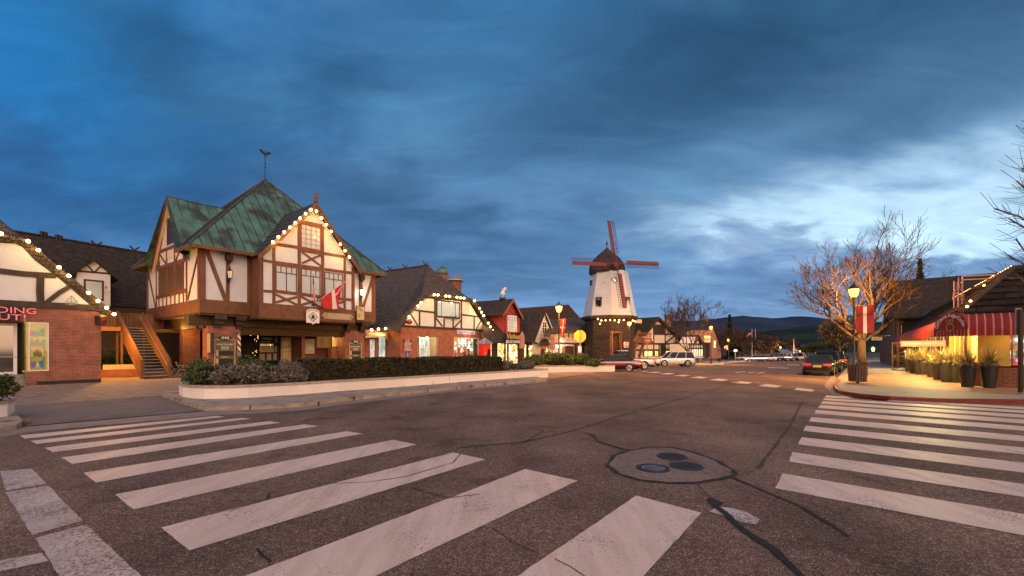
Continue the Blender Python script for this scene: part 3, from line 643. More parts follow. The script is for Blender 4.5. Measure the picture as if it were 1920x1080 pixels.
# planter with kerb
WALL = [G(x, y) for x, y in ((335.6, 745), (343, 751), (360, 753.6), (382.5, 754.8), (420, 754.4), (466, 752.7), (560, 746), (638, 739), (758, 730), (900, 718), (1027.5, 708))]
ROAD = [G(x, y) for x, y in ((303, 743.7), (345, 760), (381, 770.5), (470, 768.7), (560, 763.7), (664, 750.7), (802, 736), (909, 724.6), (1027, 713.7))]
back = [G(1027.5, 708)+W*2.6, G(758, 730)+W*3.0, G(466, 752.7)+W*2.6+U*1.0, G(335.6, 745)+W*.9+U*1.2]
raised('kerb', ROAD+[back[0]+U*.1]+[p+W*.02 for p in back[1:]]+[G(310, 738)], .13, M['kerb'], world=True, kind='structure')
def planter(name, label, outer, back, h, capw=.22, th=.18):
    t = thing(name, label, 'planter wall', outer[0]); loop = outer+back; c = sum(loop, V((0, 0, 0)))/len(loop)
    def inset(d):
        out = []; n = len(loop)
        for i in range(n):
            p, q, r = loop[i-1], loop[i], loop[(i+1) % n]; e1 = (q-p).normalized(); e2 = (r-q).normalized()
            nn = V((-(e1+e2).y, (e1+e2).x, 0)).normalized(); k = max(.45, nn.dot(V((-e1.y, e1.x, 0)))); out.append(q+nn*d/k)
        return out
    z = lambda P, zz: [V((p.x, p.y, gz(p.y)+zz)) for p in P]
    m = MB(); inn = inset(th); m.loft([z(loop, 0), z(loop, h), z(inn, h), z(inn, 0)], caps=False); m.build('wall', M['planter'], t)
    m = MB(); a, b = inset(-.03), inset(capw); m.loft([z(a, h+.001), z(a, h+.085), z(b, h+.085), z(b, h+.001)], caps=False); m.loft([z(b, h+.001), z(a, h+.001)], caps=False); m.build('coping', M['cap'], t, bevel=.012)
    m = MB(); m.poly(z(inset(capw-.03), h-.03)); m.build('soil', M['soil'], t)
    m = MB()
    for i in range(len(outer)-1):
        e = outer[i+1]-outer[i]
        for k in range(1, int(e.length/3.2)+1):
            p = outer[i]+e.normalized()*(k*3.2-.4); nn = V((e.y, -e.x, 0)).normalized()*.004; m.prism([V((p.x, p.y, gz(p.y)))+nn, V((p.x, p.y, gz(p.y)))+nn+e.normalized()*.012, V((p.x, p.y, gz(p.y)+h))+nn+e.normalized()*.012, V((p.x, p.y, gz(p.y)+h))+nn], -nn*.8)
    if m.v: m.build('joint', M['kerb'], t)
    return t, inset
planter('planter_wall', 'long white rendered planter wall with concrete coping, holding the clipped hedge beside the road', WALL, back, .5)
W2 = [G(960, 702.5), G(1028, 698.8), G(1152.8, 696.8)]
planter('planter_wall', 'shorter white planter wall holding green bushes and the stop sign beside the maroon car', W2, [W2[2]+W*3.0+U*.3, W2[0]+W*2.5], .47)
WL = [G(-160, 811), G(14, 789.5), G(21.5, 785.5)]
planter('planter_wall', 'white planter wall end at the left edge of the picture below a green bush', WL, [WL[2]+W*.9+U*.12, WL[0]+W*1.3], .44)
raised('kerb', [G(-200, 845), G(30, 806), G(43, 797), G(36, 790), G(22, 775), G(-200, 790)], .12, M['kerb'], world=True, kind='structure')
# seams between kerb stones
m = MB()
for x, y0, y1 in ((598, 750, 761), (735, 738, 743), (856, 728, 731), (664.5, 739.5, 750.8), (803, 727.5, 736), (909.5, 719, 724.7), (470, 757, 768.8), (1026, 709, 713.5)):
    p = G(x, y1)+V((0, 0, .0)); d = (W*1.0); m.box(p+W*.02+V((0, 0, .004)), .02, .05, .132, math.radians(-20))
m.build('kerb_joints', M['crack'], kind='structure')
# crosswalks: every stripe is its own painted marking
def marking(name, P, z=.006, mat='stripe', kind='structure'):
    Q = []
    for i in range(len(P)):
        a, b = P[i], P[(i+1) % len(P)]; d = b-a; k = max(1, min(60, int(d.length/.12))); n = V((-d.y, d.x, 0)).normalized(); Q.append(a)
        for j in range(1, k): Q.append(a.lerp(b, j/k)+n*random.gauss(0, .0035))
    m = MB(); m.poly([V((p.x, p.y, gz(p.y)+z)) for p in Q]); return m.build(name, M[mat], kind=kind)
SL = [((37, 817), (46, 823), (422, 782), (406, 780)), ((57.5, 827), (70, 833), (472, 785.5), (452, 784)), ((83, 840), (99, 848.5), (527, 793), (505, 790)),
      ((114.8, 858.5), (136, 870.5), (597, 799.5), (571, 796)), ((157, 887), (179.5, 905.5), (680, 813.5), (650, 809)), ((215, 928), (251, 956), (782, 834), (737, 825)),
      ((302, 990), (355, 1033), (910, 862), (850, 849))]
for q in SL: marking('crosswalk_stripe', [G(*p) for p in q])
L7, B7, L6, B6 = G(302, 990), G(355, 1033), G(215, 928), G(251, 956)
L8, B8 = L7+(L7-L6), B7+(B7-B6); L9, B9 = L8+(L7-L6), B8+(B7-B6)
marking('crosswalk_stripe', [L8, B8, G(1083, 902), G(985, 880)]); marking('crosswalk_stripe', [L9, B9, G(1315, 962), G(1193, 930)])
SR = [((1468, 888.3), (1453.3, 916)), ((1485.3, 848.3), (1479.4, 866)), ((1503, 819.9), (1496.3, 833.5)), ((1511, 798.5), (1506, 808.3)), ((1520.9, 782.2), (1517, 790.5)),
      ((1530.4, 768.9), (1526.5, 775.4)), ((1537.8, 759.4), (1534, 765.3)), ((1542.8, 752.6), (1538.7, 757)), ((1546.7, 746.7), (1542.6, 750.2)), ((1549.6, 741.6), (1545.9, 744.9))]
XD = V(((960-85)/FP, -1, 0)).normalized()
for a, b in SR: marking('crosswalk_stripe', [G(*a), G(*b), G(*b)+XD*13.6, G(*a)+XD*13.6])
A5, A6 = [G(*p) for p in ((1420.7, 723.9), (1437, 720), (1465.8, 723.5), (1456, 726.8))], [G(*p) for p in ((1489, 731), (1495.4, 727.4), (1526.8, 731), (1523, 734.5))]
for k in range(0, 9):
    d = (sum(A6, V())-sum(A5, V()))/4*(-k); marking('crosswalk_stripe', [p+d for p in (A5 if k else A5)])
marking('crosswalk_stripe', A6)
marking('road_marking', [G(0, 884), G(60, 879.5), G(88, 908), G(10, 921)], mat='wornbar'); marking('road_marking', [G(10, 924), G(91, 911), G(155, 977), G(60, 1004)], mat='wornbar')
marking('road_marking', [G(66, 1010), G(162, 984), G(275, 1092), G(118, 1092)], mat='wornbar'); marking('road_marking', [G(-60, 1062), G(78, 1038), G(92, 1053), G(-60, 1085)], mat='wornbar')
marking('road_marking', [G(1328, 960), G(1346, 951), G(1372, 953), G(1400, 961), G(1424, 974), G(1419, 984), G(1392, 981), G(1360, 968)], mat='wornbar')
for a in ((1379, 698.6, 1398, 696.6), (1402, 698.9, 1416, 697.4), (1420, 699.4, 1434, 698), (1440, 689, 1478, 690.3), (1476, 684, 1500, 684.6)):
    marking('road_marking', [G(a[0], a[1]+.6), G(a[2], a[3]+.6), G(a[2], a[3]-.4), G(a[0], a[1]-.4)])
def ribbon(name, pts, w, mat, z=.009, world=False):
    P = [G(x, y) for x, y in pts]; m = MB(); L = []; R = []
    Q = [P[0]]
    for i in range(len(P)-1):
        k = max(1, int((P[i+1]-P[i]).length/.14))
        for j in range(1, k+1): q = P[i].lerp(P[i+1], j/k); q += V((random.gauss(0, 1), random.gauss(0, 1), 0))*w*.16; Q.append(q)
    for i, p in enumerate(Q):
        d = (Q[min(i+1, len(Q)-1)]-Q[max(i-1, 0)]).normalized(); n = V((-d.y, d.x, 0))*(w*random.uniform(.24, .72)); L.append(p+n+V((0, 0, z))); R.append(p-n+V((0, 0, z)))
    m.loft([L, R], closed=False, caps=False); return m.build(name, M[mat], kind='structure')
OUT = [(1138.5, 872), (1151, 855), (1182.6, 844), (1220, 838.6), (1261, 840), (1302, 848.6), (1340, 862.8), (1374.7, 881.7), (1376, 892), (1350, 899.5), (1308.6, 905.5), (1261, 906.5), (1201.5, 901), (1160, 889)]
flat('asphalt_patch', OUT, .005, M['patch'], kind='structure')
ribbon('tar_seal', OUT+[OUT[0]], .07, 'tar', .011)
ribbon('tar_seal', [(1088, 810), (1110, 815), (1121, 828), (1150, 838), (1178, 845)], .065, 'tar', .012)
ribbon('tar_seal', [(1375, 897), (1440.8, 925.8), (1500, 950), (1545, 978), (1590, 1008)], .05, 'tar', .012)
ribbon('tar_seal', [(1334, 935), (1342, 952), (1362, 966.7), (1406, 1004.5), (1450, 1032.8), (1481.7, 1061), (1510, 1095)], .07, 'tar', .013)
ribbon('tar_seal', [(1331, 936), (1340, 944), (1346, 950)], .12, 'tar', .014)
ribbon('road_seam', [(860, 840), (935, 833), (985, 829), (1000, 825), (1078.7, 807), (1167, 778.4), (1283, 746), (1345, 728), (1400, 711)], .07, 'seamline', .007)
ribbon('road_seam', [(985, 799), (1020, 808), (985, 829)], .04, 'seamline', .007)
ribbon('road_seam', [(1505, 752), (1480, 800), (1450, 840), (1420, 880)], .05, 'seamline', .007)
ribbon('road_crack', [(1055, 768), (1120, 770), (1165, 777)], .03, 'seamline', .007); ribbon('road_crack', [(1045, 780), (1100, 781), (1140, 785)], .03, 'seamline', .007)
ribbon('road_crack', [(430, 960), (500, 938), (505, 926), (560, 910), (690, 905), (760, 895), (850, 868), (865, 850)], .014, 'crack', .012)
ribbon('road_crack', [(1040, 1050), (1070, 1065), (1100, 1085)], .012, 'crack', .012); ribbon('road_crack', [(925, 992), (960, 1018), (1010, 1040)], .012, 'crack', .012)
ribbon('road_crack', [(1308, 908), (1320, 922), (1332, 934)], .012, 'crack', .012); ribbon('road_crack', [(482, 1030), (490, 1042), (510, 1055)], .02, 'crack', .012); ribbon('road_crack', [(770, 915), (840, 935), (900, 928)], .012, 'crack', .012)
M['orangemark'] = mk('orange_paint', (.3, .11, .06), .8, .3, 20); M['fadedmark'] = mk('faded_paint', (.15, .085, .07), .8, .3, 20)
ribbon('road_marking', [(1032, 762), (1062, 764)], .05, 'orangemark', .009); ribbon('road_marking', [(1040, 786), (1056, 784)], .09, 'fadedmark', .009)
for x, y, lab, worn in ((1224.5, 879, 'cast iron manhole cover with a worn shiny top, nearest of three in the patch', 1), (1259.8, 857, 'dark manhole cover farthest from the crosswalks in the asphalt patch', 0), (1286.5, 875, 'dark manhole cover on the right of the three in the asphalt patch', 0)):
    c = G(x, y); t = thing('manhole_cover', lab, 'manhole cover', c, None); m = MB(); r = .25
    m.lathe(c, [(r, .004), (r, .02), (r-.05, .02), (r-.05, .012), (.01, .012)], 28); m.build('rim', M['iron'], t)
    m = MB(); m.lathe(c, [(r-.07, .012), (r-.07, .02), (.01, .021)], 28)
    for i in range(-3, 4):
        for j in range(-3, 4):
            if i*i+j*j < 9: m.box(c+V((i*.05, j*.05, .0195)), .032, .032, .007)
    m.build('lid', M['ironw'] if worn else M['iron'], t)
# right pavement with red kerb
RC = [G(1563, 727), G(1567, 736), G(1582, 741), G(1615, 746), G(1668, 750.5), G(1760, 754.5), G(1915, 757.5), G(1980, 756)]
far = [G(1563, 727)+U*k for k in (120, 60, 30, 12, 5)]
RP = far+RC+[G(1980, 756)+V((6, 14, 0)), G(1563, 727)+U*120+V((40, 0, 0))]
m = MB(); m.prism([V((p.x, p.y, -.05)) for p in far[3:]+RC+[G(1980, 756)+V((6, 14, 0)), far[3]+V((26, 6, 0))]], (0, 0, .19)); m.build('sidewalk', M['sideconc'], kind='structure')
m = MB(); a = [far[3], far[2], far[1], far[0]]; 
for i in range(3):
    q = [a[i], a[i+1], a[i+1]+V((22, 4, 0)), a[i]+V((26, 6, 0))]; m.add([V((p.x, p.y, gz(p.y)+.14)) for p in q]+[V((p.x, p.y, gz(p.y)-.3)) for p in q], [(0, 1, 2, 3), (0, 1, 5, 4), (1, 2, 6, 5)])
m.build('sidewalk', M['sideconc'], kind='structure')
def inner(P, d):
    out = []
    for i in range(len(P)):
        e = (P[min(i+1, len(P)-1)]-P[max(i-1, 0)]).normalized(); out.append(P[i]+V((-e.y, e.x, 0))*d)
    return out
KR = [far[4]]+RC[:1]+RC[1:]
m = MB(); i1 = inner(KR, .17); zz = lambda P, h: [V((p.x, p.y, gz(p.y)+h)) for p in P]
m.loft([zz(inner(KR, -.012), -.02), zz(inner(KR, -.012), .146), zz(i1, .146)], closed=False, caps=False); m.build('kerb', M['redkerb'], kind='structure')
m = MB(); K2 = [far[0], far[1], far[2], far[3], far[4]]; m.loft([zz(inner(K2, -.012), -.02), zz(inner(K2, -.012), .147), zz(inner(K2, .17), .147)], closed=False, caps=False); m.build('kerb', M['kerb'], kind='structure')
flat('brick_sidewalk', [RC[0]+V((1.0, .6, 0)), G(1640, 731), G(1760, 739), G(1900, 747), G(1990, 745), G(1990, 745)+V((4, 9, 0)), far[3]+V((22, 6, 0)), far[3]+V((1.0, .3, 0))], .146, M['sidepaver'], world=True, kind='structure')
flat('gutter', [G(1550, 716), G(1546, 724), G(1560, 739), G(1600, 747), G(1660, 752), RC[4], RC[3], RC[2], RC[1], RC[0], far[4], G(1550, 716)+U*10], .006, M['gutter'], world=True, kind='structure')
# ================================================================ candy shop on the left (brick below, plaster gable, string lights)
PN = Pl(190, 24.9)
def at(pl, x, y, o=0): return pl.at(x, y, o)
def bulbs(t, pts, r=.055, mat='bulb', small=(), cord=True, w=.016):
    """one string of lights: a cord and every bulb a part; pts are world points"""
    m = MB(); P = [V(p) for p in pts]
    if cord:
        for i in range(len(P)-1):
            mid = (P[i]+P[i+1])/2-V((0, 0, .04)); m.tube(P[i]+V((0, 0, r)), mid+V((0, 0, r)), w, n=4); m.tube(mid+V((0, 0, r)), P[i+1]+V((0, 0, r)), w, n=4)
        for p in P: m.tube(p+V((0, 0, r*.9)), p+V((0, 0, r*1.35)), r*.35, n=6)
        m.build('cord', M['black'], t)
    proto = None
    for p in P:
        if proto is None:
            m = MB(); m.sphere(p, r, 8, 6); proto = m.build('bulb', M[mat], t, smooth=True); p0 = p
        else:
            c = proto.copy(); col.objects.link(c); c.parent = t; c.location = proto.location+(p-p0)
def roof_from(name, mat, parent, faces, th=.12):
    m = MB()
    for f in faces:
        P = [V(p) for p in f]; n = (P[1]-P[0]).cross(P[2]-P[0]).normalized()
        if n.z < 0: n = -n
        m.prism(P, -n*th)
    return m.build(name, M[mat] if isinstance(mat, str) else mat, parent)
def nuts():
    t = thing('candy_shop', 'brick and half-timbered shop at the left edge with bulbs along its thatch-like gable', 'shop', at(PN, 190, 717))
    pl = PN; m = MB(); zt = pl.az(189, 581.5)[1]; zb = -.05
    aR = pl.az(189.5, 650)[0]; aW1 = pl.az(91.5, 650)[0]; aW0 = pl.az(53, 650)[0]; a48 = pl.az(47, 650)[0]; zw0 = pl.az(53, 696)[1]; zw1 = pl.az(53, 604)[1]
    pl.bx(m, aW1, aR, zb, zt, -.3, 0); pl.bx(m, a48, aW1, zb, zw0-.02, -.3, .003); aL = aR-13
    pl.bx(m, aL, aW1, zw1+.02, zt, -.3, -.002); 
    aD0 = a48-2.1
    pl.bx(m, aL, aD0, zb, zw1+.02, -.3, 0)
    sp = Pl(P=pl.w(aR, 0, 0), N=pl.T); q = MB()     # return wall to the right, and one back into the door recess
    m.prism([pl.w(aR, zb, -.3), pl.w(aR, zt, -.3), pl.w(aR, zt, -9), pl.w(aR, zb, -9)], pl.T*-.25)
    m.build('brick_wall', M['brick'], t)
    m = MB(); pl.bx(m, pl.az(68, 715)[0], aR+.012, .0, .2, -.02, .02); m.build('base_strip', M['signdark'], t)
    # door recess with steps
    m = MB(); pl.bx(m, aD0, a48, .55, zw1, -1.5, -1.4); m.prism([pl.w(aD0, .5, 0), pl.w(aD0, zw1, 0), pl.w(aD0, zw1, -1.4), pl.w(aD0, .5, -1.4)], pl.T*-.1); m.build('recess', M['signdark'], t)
    m = MB()
    for k in range(3): pl.bx(m, aD0, a48-.004, -.02, .56-.19*k, -1.4 if k == 0 else -.66+.3*k-.0, -.66+.3*(k+1))
    m.build('steps', M['greymetal'], t)
    d0 = pl.shift(-.75)
    f = d0.window(t, (aD0+.1, a48-.22, .57, zw1-.06), M['white'], M['glassdoor'], 1, 1, .13, .03, name='door'); hb = MB(); d0.bx(hb, aD0+.1, a48-.22, 1.45, 1.49, .03, .06); hb.build('handle', M['metal'], f)
    # corner display window
    f = pl.window(t, (aW0, aW1, zw0, zw1), M['white'], M['glassshop'], 1, 1, .05, .03, name='window')
    m = MB(); m.prism([pl.w(a48+.02, zw0, -.02), pl.w(a48+.02, zw1, -.02), pl.w(a48+.02, zw1, -.75), pl.w(a48+.02, zw0, -.75)], pl.T*.02); m.build('pane', M['glassshop'], f)
    m = MB(); pl.bx(m, a48+.1, aW1+1.2, zw0-.05, zw1+.1, -1.62, -1.6); m.prism([pl.w(aW1+.9, zw0, -.3), pl.w(aW1+.9, zw1, -.3), pl.w(aW1+.9, zw1, -1.6), pl.w(aW1+.9, zw0, -1.6)], pl.T*.02); pl.bx(m, a48, aW1+.9, zw0-.06, zw0-.02, -1.6, -.3); m.build('display_wall', M['warmy'], t)
    r = thing('display_rack', 'wire rack of colourful goods standing inside the candy shop window', 'display rack', pl.w(aW1-.35, zw0, -.7)); m = MB()
    for da in (-.62, -.12):
        for o in (-.5, -.9): m.tube(pl.w(aW1+da, zw0, o), pl.w(aW1+da, zw1-.9, o), .02, n=5)
    for k in range(4): pl.bx(m, aW1-.66, aW1-.08, zw0+.15+k*.55, zw0+.18+k*.55, -.92, -.48)
    m.build('frame', M['white'], r); m = MB(); rnd = random.Random(4); cols = [M[k] for k in ('pure_y', 'pure_r', 'pure_g', 'pure_b')]
    for k in range(4):
        for j in range(5): m.cm = rnd.randrange(4); a = aW1-.62+.11*j; pl.bx(m, a, a+.095, zw0+.19+k*.55, zw0+.19+k*.55+rnd.uniform(.18, .42), -.9, -.52)
    m.build('goods', cols, r)
    # plaster gable and timbers
    m = MB(); pl.slab(m, [(-160, 574), (-160, 446), (0, 453), (33, 457), (43, 462), (67, 486.7), (100, 511.7), (127, 533), (153, 556.7), (174, 577)], -.25, -.03); m.build('plaster', M['plaster'], t)
    tm = MB(); B = pl.beam
    B(tm, [(-160, 557), (0, 567.8), (60, 571), (120, 573.5), (189, 578)], .31, -.28, .07)
    B(tm, [(-160, 500), (0, 508), (45, 513.5), (105, 517)], .27, -.2, .03); B(tm, [(76, 516), (75, 545), (76.5, 572)], .28, -.2, .02)
    B(tm, [(129, 538), (112, 548), (96, 560), (82, 572)], .2, -.2, .025)
    tm.build('timbers', M['timber_dark'], t)
    # roof: thick rounded edge over the gable, clipped gable top, and the slope behind
    E = [(-160, 428), (-10, 437), (36, 444), (52, 450), (75, 470), (110, 500), (150, 534), (184, 563), (219, 592)]
    I = [(-160, 447), (0, 455), (30, 457), (42, 463), (66, 488), (100, 513.5), (128, 536), (155, 560), (190, 590)]
    m = MB(); o = .38
    outr = [at(pl, x, y, o) for x, y in E]; inn = [at(pl, x, y, .02) for x, y in I]; bk = [p-pl.N*9.5 for p in outr]
    m.loft([inn, [p-Z*.12-pl.N*.03 for p in outr], outr, [p+Z*.05-pl.N*.25 for p in outr], [p+Z*.1-pl.N*.8 for p in outr]], closed=False, caps=False)
    m.build('roof_edge', M['thatch'], t, smooth=False)
    rp = [p-pl.N*3.2 for p in (at(pl, -160, 340), at(pl, -42, 388, 0))]; rdg = at(pl.shift(-3.2), -40, 379)
    rl = V(rdg)-pl.T*4; k = [p+Z*.1-pl.N*.8 for p in outr]
    m = MB(); m.poly([k[0], k[1], k[2], k[3], rdg, rl]); 
    for i in range(3, len(k)-1): m.poly([k[i], k[i+1], k[i+1]-pl.N*8.5, k[i]-pl.N*8.5] if i > 3 else [k[3], k[4], k[4]-pl.N*8.5, rdg-pl.N*6, rdg])
    m.poly([k[4], k[4]-pl.N*8.5, rdg-pl.N*6]); m.build('roof', M['thatch'], t)
    s = thing('string_lights', 'glowing bulbs strung along the gable edge of the shop at the left', 'string lights', at(pl, 110, 501, .5))
    P = [(-52, 434), (1.7, 438), (52.7, 452), (72, 469), (110.7, 501), (129, 517), (166, 549), (184, 564), (200, 577), (214, 589)]
    bulbs(s, [at(pl, x, y, .48) for x, y in P], .085)
    for x, y in ((60, 460), (120, 508), (180, 560)): lamp(at(pl, x, y+6, .75), 14, (1, .58, .16), .05, s, 'bulb_light')
    s2 = thing('shop_sign', 'dark shop sign with pink slab letters over the door at the left edge', 'sign', at(pl, 20, 590, .1)); m = MB()
    r0 = pl.rect(-52, 575, 41, 600, .12); pl.bx(m, pl.az(-60, 588)[0], pl.az(40.5, 588)[0], pl.az(20, 587.5, .1)[1], pl.az(20, 575, .1)[1], .02, .1); pl.bx(m, pl.az(-55, 588)[0], pl.az(36, 588)[0], pl.az(20, 600.5, .1)[1], pl.az(20, 587.5, .1)[1], .02, .097); m.build('board', M['signdark'], s2, bevel=.02)
    a, z = pl.az(-4, 581, .1); tx = text('PUDDING', pl, pl.az(2, 581)[0], z, .11, .3, M['pinkglow'], s2, width=2.35); a, z = pl.az(-3, 594.3, .1); text('OUT!', pl, pl.az(8, 594)[0], z, .11, .3, M['pinkglow'], s2, width=1.45)
    h = thing('house_ornament', 'small wire outline of a gabled house fixed on the dark beam', 'ornament', at(pl, 134, 572, .1)); m = MB()
    Q = [(123.5, 572), (122.5, 566), (134, 554.5), (145, 566), (144, 572)]; Q = [at(pl, x, y, .14) for x, y in Q]
    for i in range(5): m.tube(Q[i], Q[(i+1) % 5], .018, n=5)
    for x, y in ((123, 566), (134, 572), (145, 566)): m.tube(at(pl, 134, 555, .14), at(pl, x, y, .14), .012, n=4)
    m.tube(Q[1], Q[3], .015, n=4); pl.rbx(m, 128, 567, 141, 571.5, .1, .15); m.build('frame', M['greymetal'], h)
    h = thing('hanging_sign', 'small bracket sign with a red basket at the corner of the left brick shop', 'sign', at(pl, 186, 602, .3)); m = MB()
    pl.rbx(m, 181, 591.5, 187, 608, .05, .5); m.build('bracket', M['black'], h); m = MB(); c = at(pl, 191, 607, .35); m.lathe(c-Z*.12, [(.13, 0), (.19, .3), (.17, .32), (.1, .1)], 10); m.sphere(c+Z*.22, .12, 7, 4); m.build('basket', M['maroon'], h)
    ln = thing('wall_lantern', 'assumed orange lantern added out of view on the passage side of the left brick shop, facing the staircase', 'lantern', pl.w(aR+.3, 3.2, -3.2)); m = MB(); c = pl.w(aR+.3, 3.1, -3.2); m.lathe(c, [(.08, 0), (.13, .3), (.15, .32), (.04, .42)], 6); m.tube(c+Z*.4, pl.w(aR, 3.5, -3.2), .02, n=5); m.build('frame', M['lampglass'], ln); lamp(pl.w(aR+.9, 3.4, -3.2), 700, (1, .45, .08), .12, ln)  # assumed lantern, added out of view to light the house side orange
    return t
M['warmy'] = emis('yellow_room', (1.0, .62, .1), .4, .3, 1.2); M['pinkglow'] = mk('pink_letters', (.75, .2, .2), .5, .1, 3, emit=(.9, .15, .2), es=.25)  # display wall glows by itself in place of a room lamp
for k, c in (('pure_y', (.8, .6, .05)), ('pure_r', (.6, .05, .03)), ('pure_g', (.05, .3, .06)), ('pure_b', (.06, .2, .5))): M[k] = mk(k, c, .5, .1, 3, emit=c, es=.35)  # goods glow faintly in place of shop lighting
nuts()
# ================================================================ shingled building behind, with the dormer
def rear():
    pl = Pl(190, 36.5); t = thing('rear_building', 'long dark shingled building with a small dormer behind the staircase', 'building', pl.w(0, 0))
    pb = pl.shift(-4.6); P = [at(pl, 0, 560), at(pl, 345, 582), at(pb, 345, 487), at(pb, 0, 430)]
    roof_from('roof', 'shingle2', t, [P], .2)
    m = MB(); pl.bx(m, pl.az(-40, 600)[0], pl.az(345, 600)[0], 0, at(pl, 200, 574)[2], -.4, -.1); m.build('wall', M['timber_olive'], t)
    m = MB(); m.tube(P[2]+Z*.05, P[3]+Z*.05, .1, n=6); m.build('ridge', M['shingle2'], t)
    dm = pl.shift(1.2)
    m = MB(); dm.slab(m, [(144, 575), (144, 511), (177, 487), (207, 515), (207, 575)], -1.6, 0); m.build('dormer', M['plaster'], t)
    tm = MB(); dm.beam(tm, [(144, 508), (206, 513)], .14); dm.beam(tm, [(161, 496), (169, 503), (176, 511)], .1); dm.beam(tm, [(189, 499), (183, 504), (177, 511)], .1); tm.build('timbers', M['timber_dark'], t)
    m = MB()
    for q in (((133, 509), (179, 482)), ((179, 482), (223, 520))):
        p0, p1 = at(dm, *q[0], .35), at(dm, *q[1], .35); m.prism([p0, p1, p1-Z*.28, p0-Z*.28], dm.N*-3.2)
    m.build('dormer_roof', M['shingle2'], t); dm.window(t, dm.rect(157, 523, 195, 562, .05), M['timber_dark'], M['curtain'], 1, 1, .12, o=.05)
    a, z = dm.az(199, 539.5); text('B', dm, a, z, .02, .2, M['signdark'], t)
    m = MB(); 
    for x, y in ((181, 457), (252, 466)):
        for s in (-1, 1): p = at(pb, x, y+6); m.tube(p-pl.T*.35*s-Z*.25, p+pl.T*.35*s+Z*.5, .07, n=4)
    m.build('ridge_boards', M['timber_dark'], t)
    m = MB()
    for x, y in ((79, 446), (85, 448), (107, 452), (113, 454)): p = at(pb, x, y); m.box(p-Z*.3, .22, .22, .85)
    m.build('chimney', M['timber_dark'], t)
    # passage under and behind the stairs
    for k in range(7):
        p = at(pl.shift(2.2), 196+k*8, 690); p.z = 0
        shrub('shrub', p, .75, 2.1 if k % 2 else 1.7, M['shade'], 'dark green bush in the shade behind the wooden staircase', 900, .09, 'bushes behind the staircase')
rear()
# ================================================================ staircase with wooden rails
def stairs():
    b = G(266, 711); t = thing('staircase', 'outdoor wooden staircase with metal-edged steps and boarded rails beside the timbered house', 'staircase', b)
    o = b; Wd = 1.35; N = 17; rise, run = .2, .37; m = MB(); q = MB()
    def L(a, v, z): return o+U*a+W*v+Z*z
    for k in range(N):
        z = rise*(k+1); v = run*k
        m.prism([L(.06, v, z-.05), L(Wd, v, z-.05), L(Wd, v+run+.02, z-.05), L(.06, v+run+.02, z-.05)], (0, 0, .04))
        q.prism([L(.06, v-.015, z-.045), L(Wd, v-.015, z-.045), L(Wd, v+.05, z-.045), L(.06, v+.05, z-.045)], (0, 0, .05))
    m.build('treads', M['timber_olive'], t); q.build('nosings', M['metal'], t)
    H = rise*N; R = run*N
    for a, nm in ((0, 'rail_panel'), (Wd+.05, 'rail_panel')):
        m = MB(); n = 26
        for k in range(n):
            v = R*k/n; zz = H*k/n+.1
            m.prism([L(a-.03, v, zz-.1), L(a-.03, v+R/n-.02, zz-.1+H/n), L(a-.03, v+R/n-.02, zz+1.0+H/n), L(a-.03, v, zz+1.0)], U*.035)
        m.prism([L(a-.055, 0, -.02), L(a-.055, R, H-.02), L(a-.055, R, H+.2), L(a-.055, 0, .22)], U*.025)
        m.build(nm, M['wood'], t)
        m = MB(); m.prism([L(a-.07, -.05, 1.1), L(a-.07, R, H+1.1), L(a-.07, R, H+1.17), L(a-.07, -.05, 1.17)], U*.14); m.prism([L(a-.07, -.1, 0), L(a+.06, -.1, 0), L(a+.06, .0, 0), L(a-.07, 0, 0)], (0, 0, 1.2)); m.build('rail_cap', M['wood2'], t)
        m = MB(); m.tube(L(a+(.14 if a == 0 else -.14), -.1, .85), L(a+(.14 if a == 0 else -.14), R, H+.85), .018, n=6); m.build('handrail', M['metal'], t)
    # landing with boarded rail, posts below
    m = MB(); m.prism([L(-2.2, R, H-.28), L(Wd+2.5, R, H-.28), L(Wd+2.5, R+2, H-.28), L(-2.2, R+2, H-.28)], (0, 0, .26)); m.prism([L(-1.9, R-1.5, H-.3), L(-.09, R-1.5, H-.3), L(-.09, R, H-.3), L(-1.9, R, H-.3)], (0, 0, .27)); m.build('landing', M['wood'], t)
    m = MB()
    for k in range(34):
        a = -2.2+k*.18
        m.prism([L(a, R+1.95, H), L(a+.15, R+1.95, H), L(a+.15, R+1.98, H), L(a, R+1.98, H)], (0, 0, 1.05+(.25 if k < 12 else 0)))
    m.prism([L(-2.2, R+1.9, H+1.08), L(Wd+2.5, R+1.9, H+1.08), L(Wd+2.5, R+2.02, H+1.08), L(-2.2, R+2.02, H+1.08)], (0, 0, .07))
    m.build('landing_rail', M['wood'], t)
    m = MB()
    for a, v in ((-.09, R-1.5), (-1.7, R-1.5), (-.05, R), (Wd+.1, R)): m.prism([L(a, v, 0), L(a+.12, v, 0), L(a+.12, v+.12, 0), L(a, v+.12, 0)], (0, 0, H-.3))
    m.build('posts', M['wood'], t)
    f = thing('picket_fence', 'low white picket fence on a brick bed under the stairs', 'fence', G(190, 704)); p = Pl(190, 28.6)
    m = MB(); p.rbx(m, 180, 694, 272, 708, -.3, 0); m.build('brick_bed', M['brick2'], f); m = MB()
    z1 = p.az(200, 684)[1]; z0 = p.az(200, 693.5)[1]; a0 = p.az(193, 690)[0]; a1 = p.az(262, 690)[0]
    for k in range(24): a = a0+(a1-a0)*k/24; p.bx(m, a, a+.07, z0, z1, .0, .02)
    p.bx(m, a0, a1, z0+.1, z0+.16, -.03, -.002); p.bx(m, a0, a1, z1-.16, z1-.1, -.03, -.002); m.build('pickets', M['cream'], f)
stairs()
